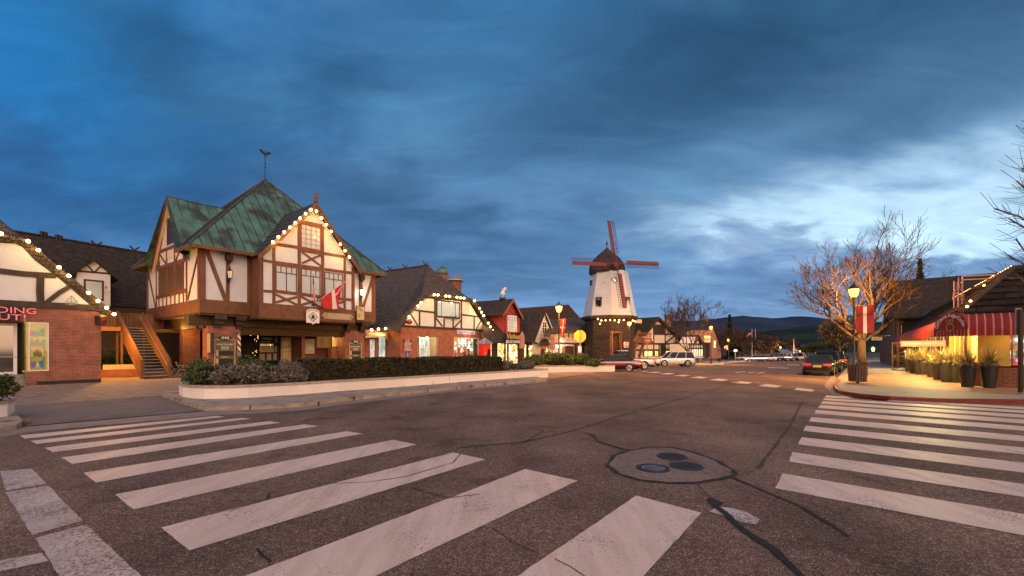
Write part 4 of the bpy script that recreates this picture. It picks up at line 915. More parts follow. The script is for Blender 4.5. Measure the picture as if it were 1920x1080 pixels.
def bench():
    b = G(341, 703.5); t = thing('bench', 'white cast iron bench beside the foot of the staircase', 'bench', b)
    o = b; sd = U; fr = -W  # seat faces the street side
    def side(s):
        m = MB(); c = o+W*0+V((0, 0, 0)); e = U; q = lambda x, z: c+e*x+W*s+Z*z
        m.path([q(.42, 0), q(.36, .12), q(.22, .33), q(.04, .41), q(-.14, .36), q(-.24, .15), q(-.28, 0)], .024, 6)
        m.path([q(-.32, .95), q(-.26, .7), q(-.16, .5), q(-.06, .43)], .024, 6); m.path([q(-.06, .43), q(.2, .4), q(.42, .46)], .024, 6)
        m.path([q(-.2, .66), q(.1, .68), q(.36, .64), q(.46, .54), q(.42, .46), q(.34, .5)], .02, 6); m.path([q(-.32, .95), q(-.4, .93), q(-.38, .86)], .018, 5)
        m.box(q(.42, 0), .09, .05, .03); m.box(q(-.28, 0), .09, .05, .03)
        m.build('leg', M['whitedirty'], t)
    side(0); side(1.35)
    m = MB()
    for k in range(5): x = -.02+k*.1; m.prism([o+U*x+W*-.03+Z*(.44), o+U*(x+.07)+W*-.03+Z*.44, o+U*(x+.07)+W*1.38+Z*.44, o+U*x+W*1.38+Z*.44], (0, 0, .025))
    m.build('seat', M['timber_olive'], t); m = MB()
    for k in range(4): z = .52+k*.11; x = -.13-k*.055; m.prism([o+U*x+W*-.03+Z*z, o+U*(x+.02)+W*-.03+Z*z, o+U*(x+.02)+W*1.38+Z*z, o+U*x+W*1.38+Z*z], (0, 0, .07))
    m.build('backrest', M['timber_olive'], t)
bench()
# ================================================================ the large timbered house with the copper roof
PM = Pl(375, 28.6)                       # front
OM = PM.P; aE = PM.az(703, 600)[0]; PS = Pl(P=OM, N=-PM.T)      # left side, seen from the staircase
PB = PM.shift(1.45)                      # face of the gabled bay
DEP = 12.1
def L4(a, b, z): return OM+PM.T*a-PM.N*b+Z*z
def house():
    t = thing('timbered_house', 'large half-timbered house with green copper roof and jettied upper floor', 'building', L4(aE/2, 0, 0)); pl = PM
    z0, z1 = 3.95, 8.62; zb = pl.az(375.2, 560.4)[1]
    # upper storey: plaster core, fascia band, timbers
    m = MB()
    xs = [0, 0, aE, aE]; core = [L4(.02, .03, zb-.1), L4(aE-.02, .03, zb-.1), L4(aE-.02, DEP, zb-.1), L4(.02, DEP, zb-.1)]; m.prism(core, (0, 0, z1-zb+.1)); m.build('plaster', M['plaster'], t)
    m = MB(); zf = PS.az(375, 586)[1]
    m.prism([L4(-.04, -.05, zf), L4(aE+.04, -.05, zf), L4(aE+.04, DEP, zf), L4(-.04, DEP, zf)], (0, 0, zb-zf)); m.build('fascia', M['trim'], t)
    tm = MB(); B = pl.beam
    pl.bx(tm, -.02, .3, zb, z1, -.1, .06); pl.bx(tm, aE-.32, aE+.02, zb, z1, -.1, .06)
    a, _ = pl.az(427, 500); pl.bx(tm, a-.1, a+.1, zb, z1, -.05, .045)
    a, _ = pl.az(468.5, 500); pl.bx(tm, a-.17, a+.17, zb, z1, -.05, .07)
    a, _ = pl.az(676, 540); pl.bx(tm, a-.13, a+.13, zb, z1, -.05, .045); B(tm, [(698, 522), (681, 575)], .2)
    B(tm, [(388, 470), (423, 563)], .24, -.02, .035); B(tm, [(384, 463), (466, 476)], .3, -.02, .052); B(tm, [(662, 509), (703, 516)], .25, -.02, .052)
    # left side timbers
    B = PS.beam
    zs = lambda x, y: PS.az(x, y)[1]
    for x, w in ((277.5, .2), (293.5, .16), (350, .18), (298.3, .12), (344.3, .12)): a = PS.az(x, 540)[0]; PS.bx(tm, a-w/2, a+w/2, zb, (z1 if x in (277.5,) else z1+.15), -.05, .04+.001*w)
    PS.bx(tm, -.32, .02, zb, z1, -.1, .058)
    B(tm, [(293.5, 504.8), (351, 486.5)], .26, -.02, .055); B(tm, [(293.5, 557.8), (351, 544.5)], .24, -.02, .055)
    B(tm, [(278, 509), (292, 576)], .13); B(tm, [(371, 481), (352.5, 562)], .14)
    for x in (305.6, 312.6, 320.4, 328, 336): a = PS.az(x, 560)[0]; PS.bx(tm, a-.06, a+.06, zb, zs(x, 551 if x < 320 else 548), -.02, .036)
    for x0, x1 in ((312.6, 314.6), (327, 330)): a0 = PS.az(x0, 520)[0]; a1 = PS.az(x1, 520)[0]; PS.bx(tm, a0, a1, zs(320, 553), zs(320, 500), -.02, .05)
    # side gable
    ag0, ag1 = PS.az(282, 490, .28)[0]+.15, PS.az(343, 468, .28)[0]-.1; apx = PS.az(311.5, 368, .28)[0]; zap = PS.az(311.5, 368, .28)[1]-.35
    m = MB(); m.prism([PS.w(ag0, z1-.1, 0), PS.w(ag1, z1-.1, 0), PS.w(apx, zap+.2, 0)], PS.N*-1.5); m.build('side_gable', M['plaster_cream'], t)
    B(tm, [(300, 472.5), (335, 458.7)], .22); 
    for x, yy in ((299, 475), (312.8, 470), (327.6, 464)): B(tm, [(x, yy), (x, yy+33 if x > 300 else 504)], .14)
    B(tm, [(299, 475), (311, 494)], .12); B(tm, [(338, 468), (329, 491)], .12); B(tm, [(295, 500), (309, 425)], .14)
    tm.build('timbers', M['timber'], t)
    for x0, x1, y0, y1 in ((299.3, 312.3, 507.5, 553.5), (314.6, 327, 501.5, 549), (330, 343.4, 496, 545)):
        PS.window(t, PS.rect(x0, y0, x1, y1, 0), M['trim'], M['amberglass'], 1, 4, .09, .025, .02, .1)
    PS.window(t, PS.rect(313, 411, 327.6, 461, 0), M['trim'], M['darkred'], 1, 5, .1, .03, .02, .1)
    # bay with the lit gable
    pb = PB; a0, a1 = pb.az(486, 500)[0], pb.az(664, 560)[0]
    zfl = pb.az(487.7, 592)[1]; zft = pb.az(487.7, 567.5)[1]; zev = pb.az(487, 475)[1]; ax = pb.az(587.5, 400)[0]; zapx = pb.az(587.5, 384)[1]
    m = MB(); m.prism([pb.w(a0, zfl, 0), pb.w(a1, zfl, 0), pb.w(a1, zev, 0), pb.w(ax, zapx-.1, 0), pb.w(a0, zev, 0)], pb.N*-1.6); m.build('bay_plaster', M['plaster'], t)
    m = MB(); pb.bx(m, a0-.03, a1+.03, zfl-.12, zft, -1.5, .05); m.build('bay_fascia', M['trim'], t)
    m = MB(); pb.bx(m, a0-.1, a1+.1, zfl-.22, zfl-.121, -1.5, .0); m.build('soffit_trim', M['timber_olive'], t)
    tm = MB(); B = pb.beam; zq = lambda x, y: pb.az(x, y)[1]
    pb.bx(tm, a0-.02, a0+.24, zft, zev+.1, -1.45, .06); pb.bx(tm, a1-.24, a1+.02, zft, zev+.1, -1.45, .06)
    for x, w, yt in ((513.2, .2, 455), (560.8, .22, 412), (604.6, .22, 425), (646, .18, 480)): a = pb.az(x, 500)[0]; pb.bx(tm, a-w/2, a+w/2, zft, zq(x, yt), -.05, .05)
    B(tm, [(494, 545.5), (515, 547)], .18); B(tm, [(516, 546), (562, 551.5)], .22); B(tm, [(562, 551), (604, 557.5)], .22); B(tm, [(604, 557), (662, 562.5)], .2)
    B(tm, [(494, 488.5), (515, 492)], .18); B(tm, [(515, 492.3), (604, 504.5)], .25); B(tm, [(604, 504.5), (662, 512.3)], .22)
    B(tm, [(516, 457.8), (560, 464)], .22); B(tm, [(606, 475), (645, 481.5)], .22); B(tm, [(559, 415), (604, 424)], .27); B(tm, [(562, 467.5), (604, 474.5)], .3)
    B(tm, [(566, 472.5), (602, 499)], .15, -.02, .03); B(tm, [(602, 478), (566, 493.5)], .15, -.02, .034)
    for x0, x1, y0, y1 in ((517, 557, 552, 570), (564, 602, 556, 575), (608, 644, 561, 579)): B(tm, [(x0, y0), (x1, y1+2)], .17, -.02, .03); B(tm, [(x0, y1-3), (x1, y0+5)], .17, -.02, .036)
    tm.build('bay_timbers', M['timber'], t)
    # left return of the bay: panel with a rail
    for x0, x1, y0, y1, ts in ((516.2, 556.5, 496, 546.5, 2), (564, 600.5, 502.5, 552, 2), (608, 642.5, 509, 556.5, 2)):
        pb.window(t, pb.rect(x0, y0, x1, y1, 0), M['trim'], M['curtain'], 2, 1, .07, .07, .045, .12, topsplit=ts)
    pb.window(t, pb.rect(563.8, 419, 601.5, 463.5, 0), M['redtrim'], M['curtain'], 4, 5, .06, .03, .05, .1)
    # copper roofs
    ez = 8.45; ov = .75; e = [(-ov, -ov), (aE+ov, -ov), (aE+ov, DEP+ov), (-ov, DEP+ov)]; pk = L4(6.55, 6.05, 16.15); pk2 = pk
    E = [L4(a, b, ez) for a, b in e]; m = MB()
    bA = -apx; rz = zap+.35; hw = (ag1-ag0)/2+.3; sg_ = (rz-(z1-.55))/hw; off = (rz-ez)/sg_; km = (16.15-ez)/(6.55+ov)
    F1, F0, Rv = L4(-ov, bA-off, ez), L4(-ov, bA+off, ez), L4((rz-ez)/km-ov, bA, rz)
    for i in range(3): m.poly([E[i], E[(i+1) % 4], pk])
    m.poly([E[0], F1, Rv, F0, E[3], pk]); m.poly([p-Z*.02 for p in (E[0], E[1], E[2], E[3], F0, L4(0, bA+off, ez), L4(0, bA-off, ez), F1)]); m.build('copper_roof', M['copper'], t)
    m = MB(); 
    for p_, q_, dn in ((E[0], E[1], -PM.N), (E[1], E[2], -PM.T), (E[2], E[3], PM.N), (E[3], F0, PM.T), (F1, E[0], PM.T)): m.prism([p_, q_, q_-Z*.22, p_-Z*.22], dn*.08)
    m.build('eave_board', M['trim'], t)
    sm = MB(); fl = MB()
    for i in range(4): fl.tube(E[i]+Z*.03, pk+Z*.03, .075, n=5)
    def seams(p, q, apex, n, r=.022, gab=False):       # standing seams run straight up the slope from the eave p-q
        d = (q-p); Ln = d.length; d.normalize(); apo = p+d*(apex-p).dot(d); up = apex-apo; ta = (apex-p).dot(d)
        for k in range(1, n):
            s = Ln*k/n; h = s/ta if s < ta else (Ln-s)/(Ln-ta)
            a = p+d*s; f = 0
            if gab:
                bb = (DEP+ov)-s; f = max(0, (rz-sg_*abs(bb-bA)-ez)/(16.15-ez))
            if f < h: sm.tube(a+up*f+Z*.02, a+up*h+Z*.02, r, n=4)
    seams(E[0], E[1], pk, 23); seams(E[3], E[0], pk, 22, gab=True)
    # side gable roof
    ov2 = .28; rz = zap+.35; hw = (ag1-ag0)/2+.3; r0 = PS.w(apx, rz, ov2); r1 = PS.w(apx, rz, -6.2)
    f0, f1 = PS.w(apx-hw, z1-.55, ov2), PS.w(apx+hw, z1-.55, ov2); zsl = rz-(z1-.55); d2 = -1.9
    m = MB(); m.poly([f1, r0, Rv, F1]); m.poly([f0, r0, Rv, F0]); 
    m.poly([PS.w(apx, rz-.02, ov2-.01), f1-Z*.05, PS.w(apx+hw-.35, z1-.55, ov2), PS.w(apx, rz-.35, ov2)])
    m.build('gable_copper', M['copper'], t)
    for k in range(1, 7):
        b = ov2-k*.62; p = PS.w(apx, rz+.02, b); zc = (b+6.2)/(ov2+6.2)
        q = PS.w(apx+(hw-.1)*(1 if b > -.6 else max(0, (b+6.2)/5.6)), rz-zsl*(1 if b > -.6 else max(0, (b+6.2)/5.6))+.02, b); sm.tube(p, q, .022, n=4)
    fl.tube(r0+Z*.02, Rv+Z*.02, .05, n=5)
    m = MB()
    for f in (f0, f1): m.prism([r0, f, f-Z*.32, r0-Z*.5], PS.N*-.06)
    m.build('barge_board', M['trim'], t)
    m = MB()
    for f in (f0, f1): m.prism([r0-Z*.45-PS.N*.06, f-Z*.3-PS.N*.06, f-Z*.3-PS.N*(ov2), r0-Z*.45-PS.N*ov2], Z*-.02)
    m.build('gable_soffit', M['plaster_cream'], t)
    # front gable roof over the bay
    ov3 = .5; R0 = pb.w(ax, zapx+.12, ov3); back_b = 6.0; R1 = pb.w(ax, zapx+.12, -back_b); hl = ax-a0+.25; hr = a1-ax+.35; zL = pb.az(487, 478, .5)[1]; 
    FL, FR = pb.w(ax-hl, zL, ov3), pb.w(ax+hr, pb.az(668, 506, .5)[1], ov3)
    m = MB(); m.poly([FL, R0, R1, FL-pb.N*2.2]); m.poly([FR, R0, R1, FR-pb.N*2.2]); m.build('bay_copper', M['flash'], t)
    for k in range(1, 10):
        q = k/10; p0 = FL.lerp(R0, q); sm.tube(p0+Z*.02, p0-pb.N*(2.2+(back_b+.5-2.2)*q)+Z*.02, .02, n=4)
    m = MB(); m.prism([R0, FL, FL-Z*.38, R0-Z*.5], pb.N*-.07); m.prism([R0, FR, FR-Z*.38, R0-Z*.5], pb.N*-.07); m.build('bay_barge', M['trim'], t)
    sm.build('seams', M['seam'], t); fl.build('ridge_flashing', M['flash'], t)
    m = MB(); c = R0+Z*.0-pb.N*.1; m.lathe(c-Z*.3, [(.1, 0), (.12, .25), (.17, .35), (.12, .5), (.16, .6), (.05, 1.1), (.01, 1.35)], 8); m.sphere(c-Z*.72, .1, 7, 5); m.tube(c-Z*.7, c-Z*.3, .03, n=5); m.build('finial', M['trim'], t)
    s = thing('string_lights', 'glowing bulbs strung up both edges of the gable with the tall finial', 'string lights', R0)
    Lp = [(512, 453.8), (522, 444), (533, 435), (543.5, 426.4), (553.7, 417.5), (563, 409), (573, 400.7), (583, 393), (593.4, 396), (603, 409), (612, 421), (621, 434), (638, 458), (647, 470), (655, 482)]
    bulbs(s, [pb.at(x, y, .6) for x, y in Lp], .09)
    for x, y in ((528, 448), (560, 420), (588, 402), (612, 430), (642, 472)): lamp(pb.at(x, y+7, .85), 16, (1, .58, .16), .05, s, 'bulb_light')
    wv = thing('weathervane', 'black weathervane topped by a spread-winged eagle on the copper roof peak', 'weathervane', pk); m = MB(); m.tube(pk, pk+Z*2.1, .03, n=6); m.sphere(pk+Z*1.05, .07, 6, 4)
    for a in (0, 1.57): d = V((math.cos(a+.4), math.sin(a+.4), 0)); m.tube(pk+Z*1.35-d*.33, pk+Z*1.35+d*.33, .018, n=4)
    m.build('rod', M['black'], wv); m = MB(); c = pk+Z*2.0
    m.loft([[c+V((x*.06, 0, z)) if k < 2 else c+V((x*.06, .05, z)) for k, x in enumerate((-1, 1, 1, -1))] for z in (-.02, .2, .34)]); T = PM.T
    for s_ in (-1, 1): m.prism([c+Z*.12, c+T*s_*.22+Z*.42, c+T*s_*.5+Z*.4, c+T*s_*.42+Z*.28, c+T*s_*.18+Z*.1, c-Z*.0], PM.N*.03)
    m.sphere(c+Z*.38+T*.05, .06, 6, 4); m.build('eagle', M['black'], wv)
    # ground floor: brick piers, recessed shop fronts, beams and brackets
    m = MB(); g = pl.shift(-.5); zp = g.az(400, 611)[1]; A0, A1 = g.az(391, 640)[0], g.az(450.5, 640)[0]
    g.bx(m, A0, A1, 0, zp, -1.1, 0); m.build('brick_pier', M['brick'], t); m = MB(); C0, C1 = g.az(647.5, 640)[0], g.az(683, 640)[0]; g.bx(m, C0, C1, 0, zp, -1.2, 0); m.build('brick_pier', M['brick'], t)
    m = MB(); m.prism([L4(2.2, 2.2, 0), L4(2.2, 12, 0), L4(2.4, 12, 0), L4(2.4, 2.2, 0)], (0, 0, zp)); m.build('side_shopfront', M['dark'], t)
    m = MB(); g3 = pl.shift(-4.5); m.prism([L4(.9, 6.5, 0), L4(2.0, 6.5, 0), L4(2.0, 7.3, 0), L4(.9, 7.3, 0)], (0, 0, zp)); m.build('rear_pier', M['brick2'], t)
    m = MB(); z_a = zf-.02; pl.bx(m, -.0, aE, z_a-.12, z_a, -DEP, -.02); m.build('floor_slab', M['timber_olive'], t)
    m = MB(); g.bx(m, A1-3, C1, zp, z_a-.13, -.4, -.1); h2 = pl.shift(-.9); h2.bx(m, A1, C0, h2.az(451, 628)[1], zp+.05, -.3, 0)
    m.prism([L4(.6, 1.0, zp-.1), L4(1.0, 1.0, zp-.1), L4(1.0, DEP, zp-.1), L4(.6, DEP, zp-.1)], (0, 0, .75)); m.build('beams', M['timber_olive'], t)
    m = MB()                                  # carved brackets: three steps of timber end under the jetty
    for x0, x1 in ((402, 425), (443, 462), (652, 664), (678, 692)):
        a, b = pl.az(x0, 600)[0], pl.az(x1, 600)[0]
        for k, (zz, ln, h) in enumerate(((z_a-.36, .1, .34), (z_a-.66, -.18, .3), (z_a-.93, -.4, .27))): pl.bx(m, a+.06*k, b-.06*k, zz, zz+h-.01, -1.0, ln)
        m.build('bracket', M['timber_dark'], t); m = MB()
    for b in (.9, 2.2):
        for k, (zz, ln, h) in enumerate(((z_a-.36, .06, .34), (z_a-.66, -.22, .3), (z_a-.93, -.5, .27))): m.prism([L4(-ln, b+.06*k, zz), L4(1.3, b+.06*k, zz), L4(1.3, b+.6-.06*k, zz), L4(-ln, b+.6-.06*k, zz)], (0, 0, h-.01))
        m.build('bracket', M['timber_dark'], t); m = MB()
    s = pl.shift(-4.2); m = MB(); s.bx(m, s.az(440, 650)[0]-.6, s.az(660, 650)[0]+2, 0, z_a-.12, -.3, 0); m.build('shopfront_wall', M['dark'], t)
    m = MB(); s.rbx(m, 487, 648, 519, 676, .0, .04); s.rbx(m, 492, 633, 510, 636.5, .0, .04); s.rbx(m, 515, 633, 520, 642, .0, .04); s.rbx(m, 489, 640, 497, 642.5, 0, .04); s.rbx(m, 499, 640, 507, 642.5, 0, .04); m.build('plaster_panels', M['creamdim'], t)
    tm = MB(); 
    for q in (((487, 662), (520, 661)), ((498, 661), (498, 680)), ((510, 661), (510, 680)), ((521, 630), (521, 685)), ((487, 643), (520, 643)), ((513, 630), (513, 661))): s.beam(tm, q, .14, .0, .07)
    tm.build('shop_timbers', M['timber_dark'], t)
    w = s.window(t, s.rect(487, 644, 513, 660, .05), M['cream'], M['shopdim'], 2, 1, .05, .03, .09)
    d = s.rect(529, 635, 560.5, 684, .05); f = MB(); s.bx(f, d[0]-.12, d[1]+.12, 0, d[3]+.12, .04, .1); fo = f.build('door_frame', M['cream'], t)
    m = MB(); md = (d[0]+d[1])/2; s.bx(m, d[0], md-.01, .02, d[3], .1, .13); s.bx(m, md+.01, d[1], .02, d[3], .1, .13); dd = m.build('door', M['creamlit'], fo)
    m = MB(); s.bx(m, md-.015, md+.015, 0, d[3], .125, .134)
    for zq_ in (.6, 1.65, 2.25): s.bx(m, d[0]+.1, d[1]-.1, zq_, zq_+.02, .13, .135)
    m.build('door_grooves', M['timber_olive'], dd)
    for i, ch in enumerate('CORN-COBB'):
        u = (i-4)/4; text(ch, s, md+u*.72, 1.95+.16*(1-u*u), .14, .15, M['signdark'], fo, rot=-u*.35)
    m = MB(); s.rbx(m, 560, 634, 640, 700, .3, .9); s.rbx(m, 566, 600, 572, 700, .9, 2.6); m.build('timber_partition', M['timber'], t)
    # trellis screen and amber display on the right
    l = pl.shift(-2.4); m = MB()
    for k in range(14):
        x = 594+k*2.1; l.beam(m, [(x, 627), (x, 652)], .03)
    for k in range(8): l.beam(m, [(594, 627+k*3.3), (623, 627.6+k*3.3)], .03)
    m.build('trellis', M['timber_olive'], t); m = MB(); l.rbx(m, 594, 627, 623, 652, -.5, -.45); m.build('glowing_wall', M['amberlit'], t)
    m = MB(); l.rbx(m, 622, 652, 648, 680, -.2, .4); m.build('low_wall', M['brick2'], t)
    # assumed lamp inside the arcade (its glow is seen on the doors)
    lamp(s.w(md-.2, 2.9, 1.2), 30, (1, .7, .3), .08, t, 'assumed_arcade_lamp'); lamp(l.w(l.az(612, 640)[0], 2.6, 1.0), 18, (1, .6, .2), .08, t, 'assumed_arcade_lamp')
    lamp(L4(.3, 5.5, 3.2), 60, (1, .55, .12), .1, t, 'assumed_passage_light')  # assumed light without a fixture, added to warm the house side
    return t
M['amberglass'] = mk('amber_window', (.06, .02, .01), .3, .4, 4, emit=(.9, .4, .08), es=.04); M['darkred'] = mk('red_window', (.06, .014, .01), .35, .3, 4)
M['creamdim'] = mk('cream_panel_shaded', (.4, .32, .18), .7, .1, 3); M['creamlit'] = mk('cream_door_lit', (.65, .5, .25), .6, .08, 3); M['shopdim'] = glass('dim_shop_window', (.1, .08, .05), .15, None, .08, emit=(.8, .6, .25), es=.25)
M['amberlit'] = emis('amber_wall', (1, .42, .1), .35, .3, 2)  # wall behind the trellis glows by itself instead of being lit
house()
def lantern(pl, x, y, lit, label):
    a, z = pl.az(x, y, .3); t = thing('wall_lantern', label, 'lantern', pl.w(a, z, .05)); m = MB(); pl.bx(m, a-.07, a+.05, z-.55, z+.1, .03, .1); m.path([pl.w(a, z-.4, .08), pl.w(a, z-.5, .25), pl.w(a, z-.25, .32)], .025, 5); m.lathe(pl.w(a, z-.32, .32), [(.05, 0), (.12, .08)], 6)
    m.lathe(pl.w(a, z+.24, .32), [(.2, 0), (.1, .1), (.04, .14), (.03, .3), (.005, .36)], 6)
    for k in range(6): q = k*math.pi/3; m.tube(pl.w(a, z-.24, .32)+V((.11*math.cos(q), .11*math.sin(q), 0)), pl.w(a, z+.24, .32)+V((.17*math.cos(q), .17*math.sin(q), 0)), .012, n=4)
    m.build('frame', M['black'], t); m = MB(); m.lathe(pl.w(a, z-.23, .32), [(.1, 0), (.155, .46)], 6); m.build('lamp_glass', M['lampwhite'] if lit else M['lanternglass'], t)
    if lit: lamp(pl.w(a, z, .62), 22, (1, .85, .5), .1, t)
M['lanternglass'] = mk('lantern_glass', (.5, .42, .32), .2, .2, 10, emit=(1, .7, .35), es=.25)  # the unlit lantern's glass has a faint glow of its own
lantern(PM, 431, 515, False, 'black iron wall lantern, unlit, on the left white panel of the timbered house'); lantern(PM, 679, 549, True, 'lit wall lantern on the right white panel under the copper eave')
for x, y, lab in ((427, 484, 'wooden rainwater box above the unlit lantern'), (676, 521, 'wooden rainwater box above the lit lantern')):
    t = thing('rainwater_head', lab, 'downpipe', PM.at(x, y)); m = MB(); a, z = PM.az(x, y); PM.bx(m, a-.2, a+.2, z-.18, z+.22, .06, .36); m.prism([PM.w(a-.19, z-.18, .08), PM.w(a+.19, z-.18, .08), PM.w(a+.19, z-.18, .34), PM.w(a-.19, z-.18, .34)], (0, 0, -.02)); m.lathe(PM.w(a, z-.36, .2), [(.09, 0), (.2, .2)], 8); PM.bx(m, a-.06, a+.06, z+.2, z+.5, .08, .2); m.build('box', M['timber_dark'], t)
def board(name, pl, x0, y0, x1, y1, o, mat, label, cat='sign', th=.05, border=None, parent=None, lines=(), lm='white', ref='l', arch=0):
    a0, a1, z0, z1 = pl.rect(x0, y0, x1, y1, o, ref); t = thing(name, label, cat, pl.w((a0+a1)/2, z0, o)); m = MB(); pl.bx(m, a0, a1, z0, z1, o-th, o); m.build('board', M[mat], t)
    if border: m = MB(); w = .04; pl.bx(m, a0-w, a1+w, z1, z1+w, o-th, o+.012); pl.bx(m, a0-w, a1+w, z0-w, z0, o-th, o+.012); pl.bx(m, a0-w, a0, z0, z1, o-th, o+.012); pl.bx(m, a1, a1+w, z0, z1, o-th, o+.012); m.build('border', M[border], t)
    for s, u, v, h, wd in lines: text(s, pl, a0+(a1-a0)*u, z0+(z1-z0)*v, o+.008, h, M[lm], t, width=wd*(a1-a0))
    return t, (a0, a1, z0, z1)
def directory(x0, x1, ytop, ybot, pl, label):
    t, (a0, a1, z0, z1) = board('directory_sign', pl, x0, ytop, x1, ybot, .09, 'olive', label, border='cream', lm='white', lines=(('Jensens Copenhagen', .5, .84, .13, .85), ('Stores', .5, .73, .17, .4), ('Downstairs', .5, .655, .07, .4), ('Jewelry', .5, .36, .08, .35)))
    c = (a0+a1)/2; w = a1-a0; m = MB()
    ov = [pl.w(c+.33*w*math.cos(k*math.pi/12), z1+.13+.17*math.sin(k*math.pi/12), .13) for k in range(24)]; m.prism(ov, pl.N*-.09); m.build('number_plate', M['signdark'], t); text('446', pl, c, z1+.13, .135, .23, M['white'], t, width=.42*w)
    m = MB(); m.prism([pl.w(a0-.02, z1-.02, .1), pl.w(a0+.05, z1+.06, .1), pl.w(c-.1, z1+.09, .1), pl.w(c+.1, z1+.09, .1), pl.w(a1-.05, z1+.06, .1), pl.w(a1+.02, z1-.02, .1)], pl.N*-.06); m.build('arched_top', M['olive'], t)
    m = MB(); pl.bx(m, a0+.22, a1-.1, z0+(z1-z0)*.42, z0+(z1-z0)*.58, .08, .105); pl.bx(m, a0+.22, a1-.1, z0+.1, z0+(z1-z0)*.3, .08, .105); m.build('panels', M['signdark'], t)
    m = MB(); pl.bx(m, a0+.07, a0+.17, z0+(z1-z0)*.4, z0+(z1-z0)*.62, .08, .107); pl.bx(m, a0+.07, a0+.17, z0+.1, z0+(z1-z0)*.3, .08, .107); m.build('unit_numbers', M['cream'], t)
PG = PM.shift(-.5)
directory(403.5, 440, 637, 688, PG, 'olive tenant directory sign marked 446 on the left brick pier, beside the barber pole')
directory(655.5, 677.5, 643.5, 680, PG, 'olive tenant directory sign marked 446 on the right brick pier above the hedge')
def barber():
    a, _ = PG.az(446, 650); z1 = PG.az(446, 628)[1]; z0 = PG.az(446, 661)[1]; c = PG.w(a, z0, .22); t = thing('barber_pole', 'red and white striped barber pole on the edge of the left brick pier', 'barber pole', c)
    m = MB(); n = 16; H = z1-z0; rows = []
    for k in range(25):
        z = H*k/24; rows.append([c+V((.105*math.cos(2*math.pi*i/n), .105*math.sin(2*math.pi*i/n), z)) for i in range(n)])
    for k in range(24):
        for i in range(n): m.cm = ((i+k*1.0) % 8) >= 4; m.poly([rows[k][i], rows[k][(i+1) % n], rows[k+1][(i+1) % n], rows[k+1][i]])
    m.build('striped_tube', [M['white'], M['maroon']], t); m = MB(); m.lathe(c+Z*H, [(.12, 0), (.14, .06), (.1, .12), (.12, .2), (.03, .26)], 10); m.build('cap', M['greymetal'], t)
    m = MB(); m.lathe(c-Z*.3, [(.1, 0), (.14, .04), (.14, .28), (.11, .3)], 10); m.build('base', M['slate'], t)
barber()
t = thing('display_cabinet', 'weathered wooden notice cabinet on the corner of the left brick pier', 'cabinet', PG.at(385, 650, .5)); m = MB(); ps = PG.side(391); aa0, aa1, zz0, zz1 = ps.rect(366, 625, 391, 661, .0, 'r')
PG.bx(m, PG.az(390, 650)[0]-.02, PG.az(396, 650)[0]-.0, PG.az(390, 662)[1], PG.az(390, 625)[1], .01, .55); m.build('case', M['timber_dark'], t); m = MB()
a_ = PG.az(390, 650)[0]; m.prism([PG.w(a_-.03, PG.az(390, 661)[1], .02), PG.w(a_-.03, PG.az(390, 626)[1], .02), PG.w(a_-.03, PG.az(390, 626)[1], .53), PG.w(a_-.03, PG.az(390, 661)[1], .53)], PG.T*-.03); m.build('door', M['creamdim'], t)
# case on the timber partition, with paper notices
ss = PM.shift(-3.3); t, r = board('notice_case', ss, 573.5, 637, 588.5, 662, .15, 'cream', 'cream framed notice case with small papers on the brown wall beside the pale doors', 'notice case', border='white')
m = MB(); ss.bx(m, r[0]+.12, r[1]-.12, r[2]+.25, r[3]-.1, .14, .155); m.build('glass', M['curtain'], t)
t, r = board('display_case', PM.shift(-2.0), 623, 632.5, 638, 650, .1, 'creamlit', 'small lit display case beside the right brick pier', 'display case', border='timber_dark')
t = thing('tree_lights', 'tiny warm fairy lights wound on a plant in the dark arcade', 'string lights', PM.at(480, 650, -3)); sp_ = PM.shift(-3.2); rnd = random.Random(5)
Lk = [(481+rnd.uniform(-3.5, 3.5), y) for y in (625, 627, 629, 631, 633, 635, 637, 640)]+[(473+rnd.uniform(0, 9), 657+k*1.6) for k in range(10)]+[(452, 626), (454, 625), (453.5, 628), (469, 626), (470, 629)]
bulbs(t, [sp_.at(x, y) for x, y in Lk], .016, 'bulbsmall', cord=False)
for x, h_ in ((462, 1.5), (474, 1.9)):
    p = PM.shift(-2.6).at(x, 660); p.z = 0; shrub('potted_shrub', p, .5, h_, M['shade'], 'dark shrub standing in the arcade by the fairy lights' if x == 462 else 'taller dark shrub carrying the fairy lights in the arcade', 700, .08)
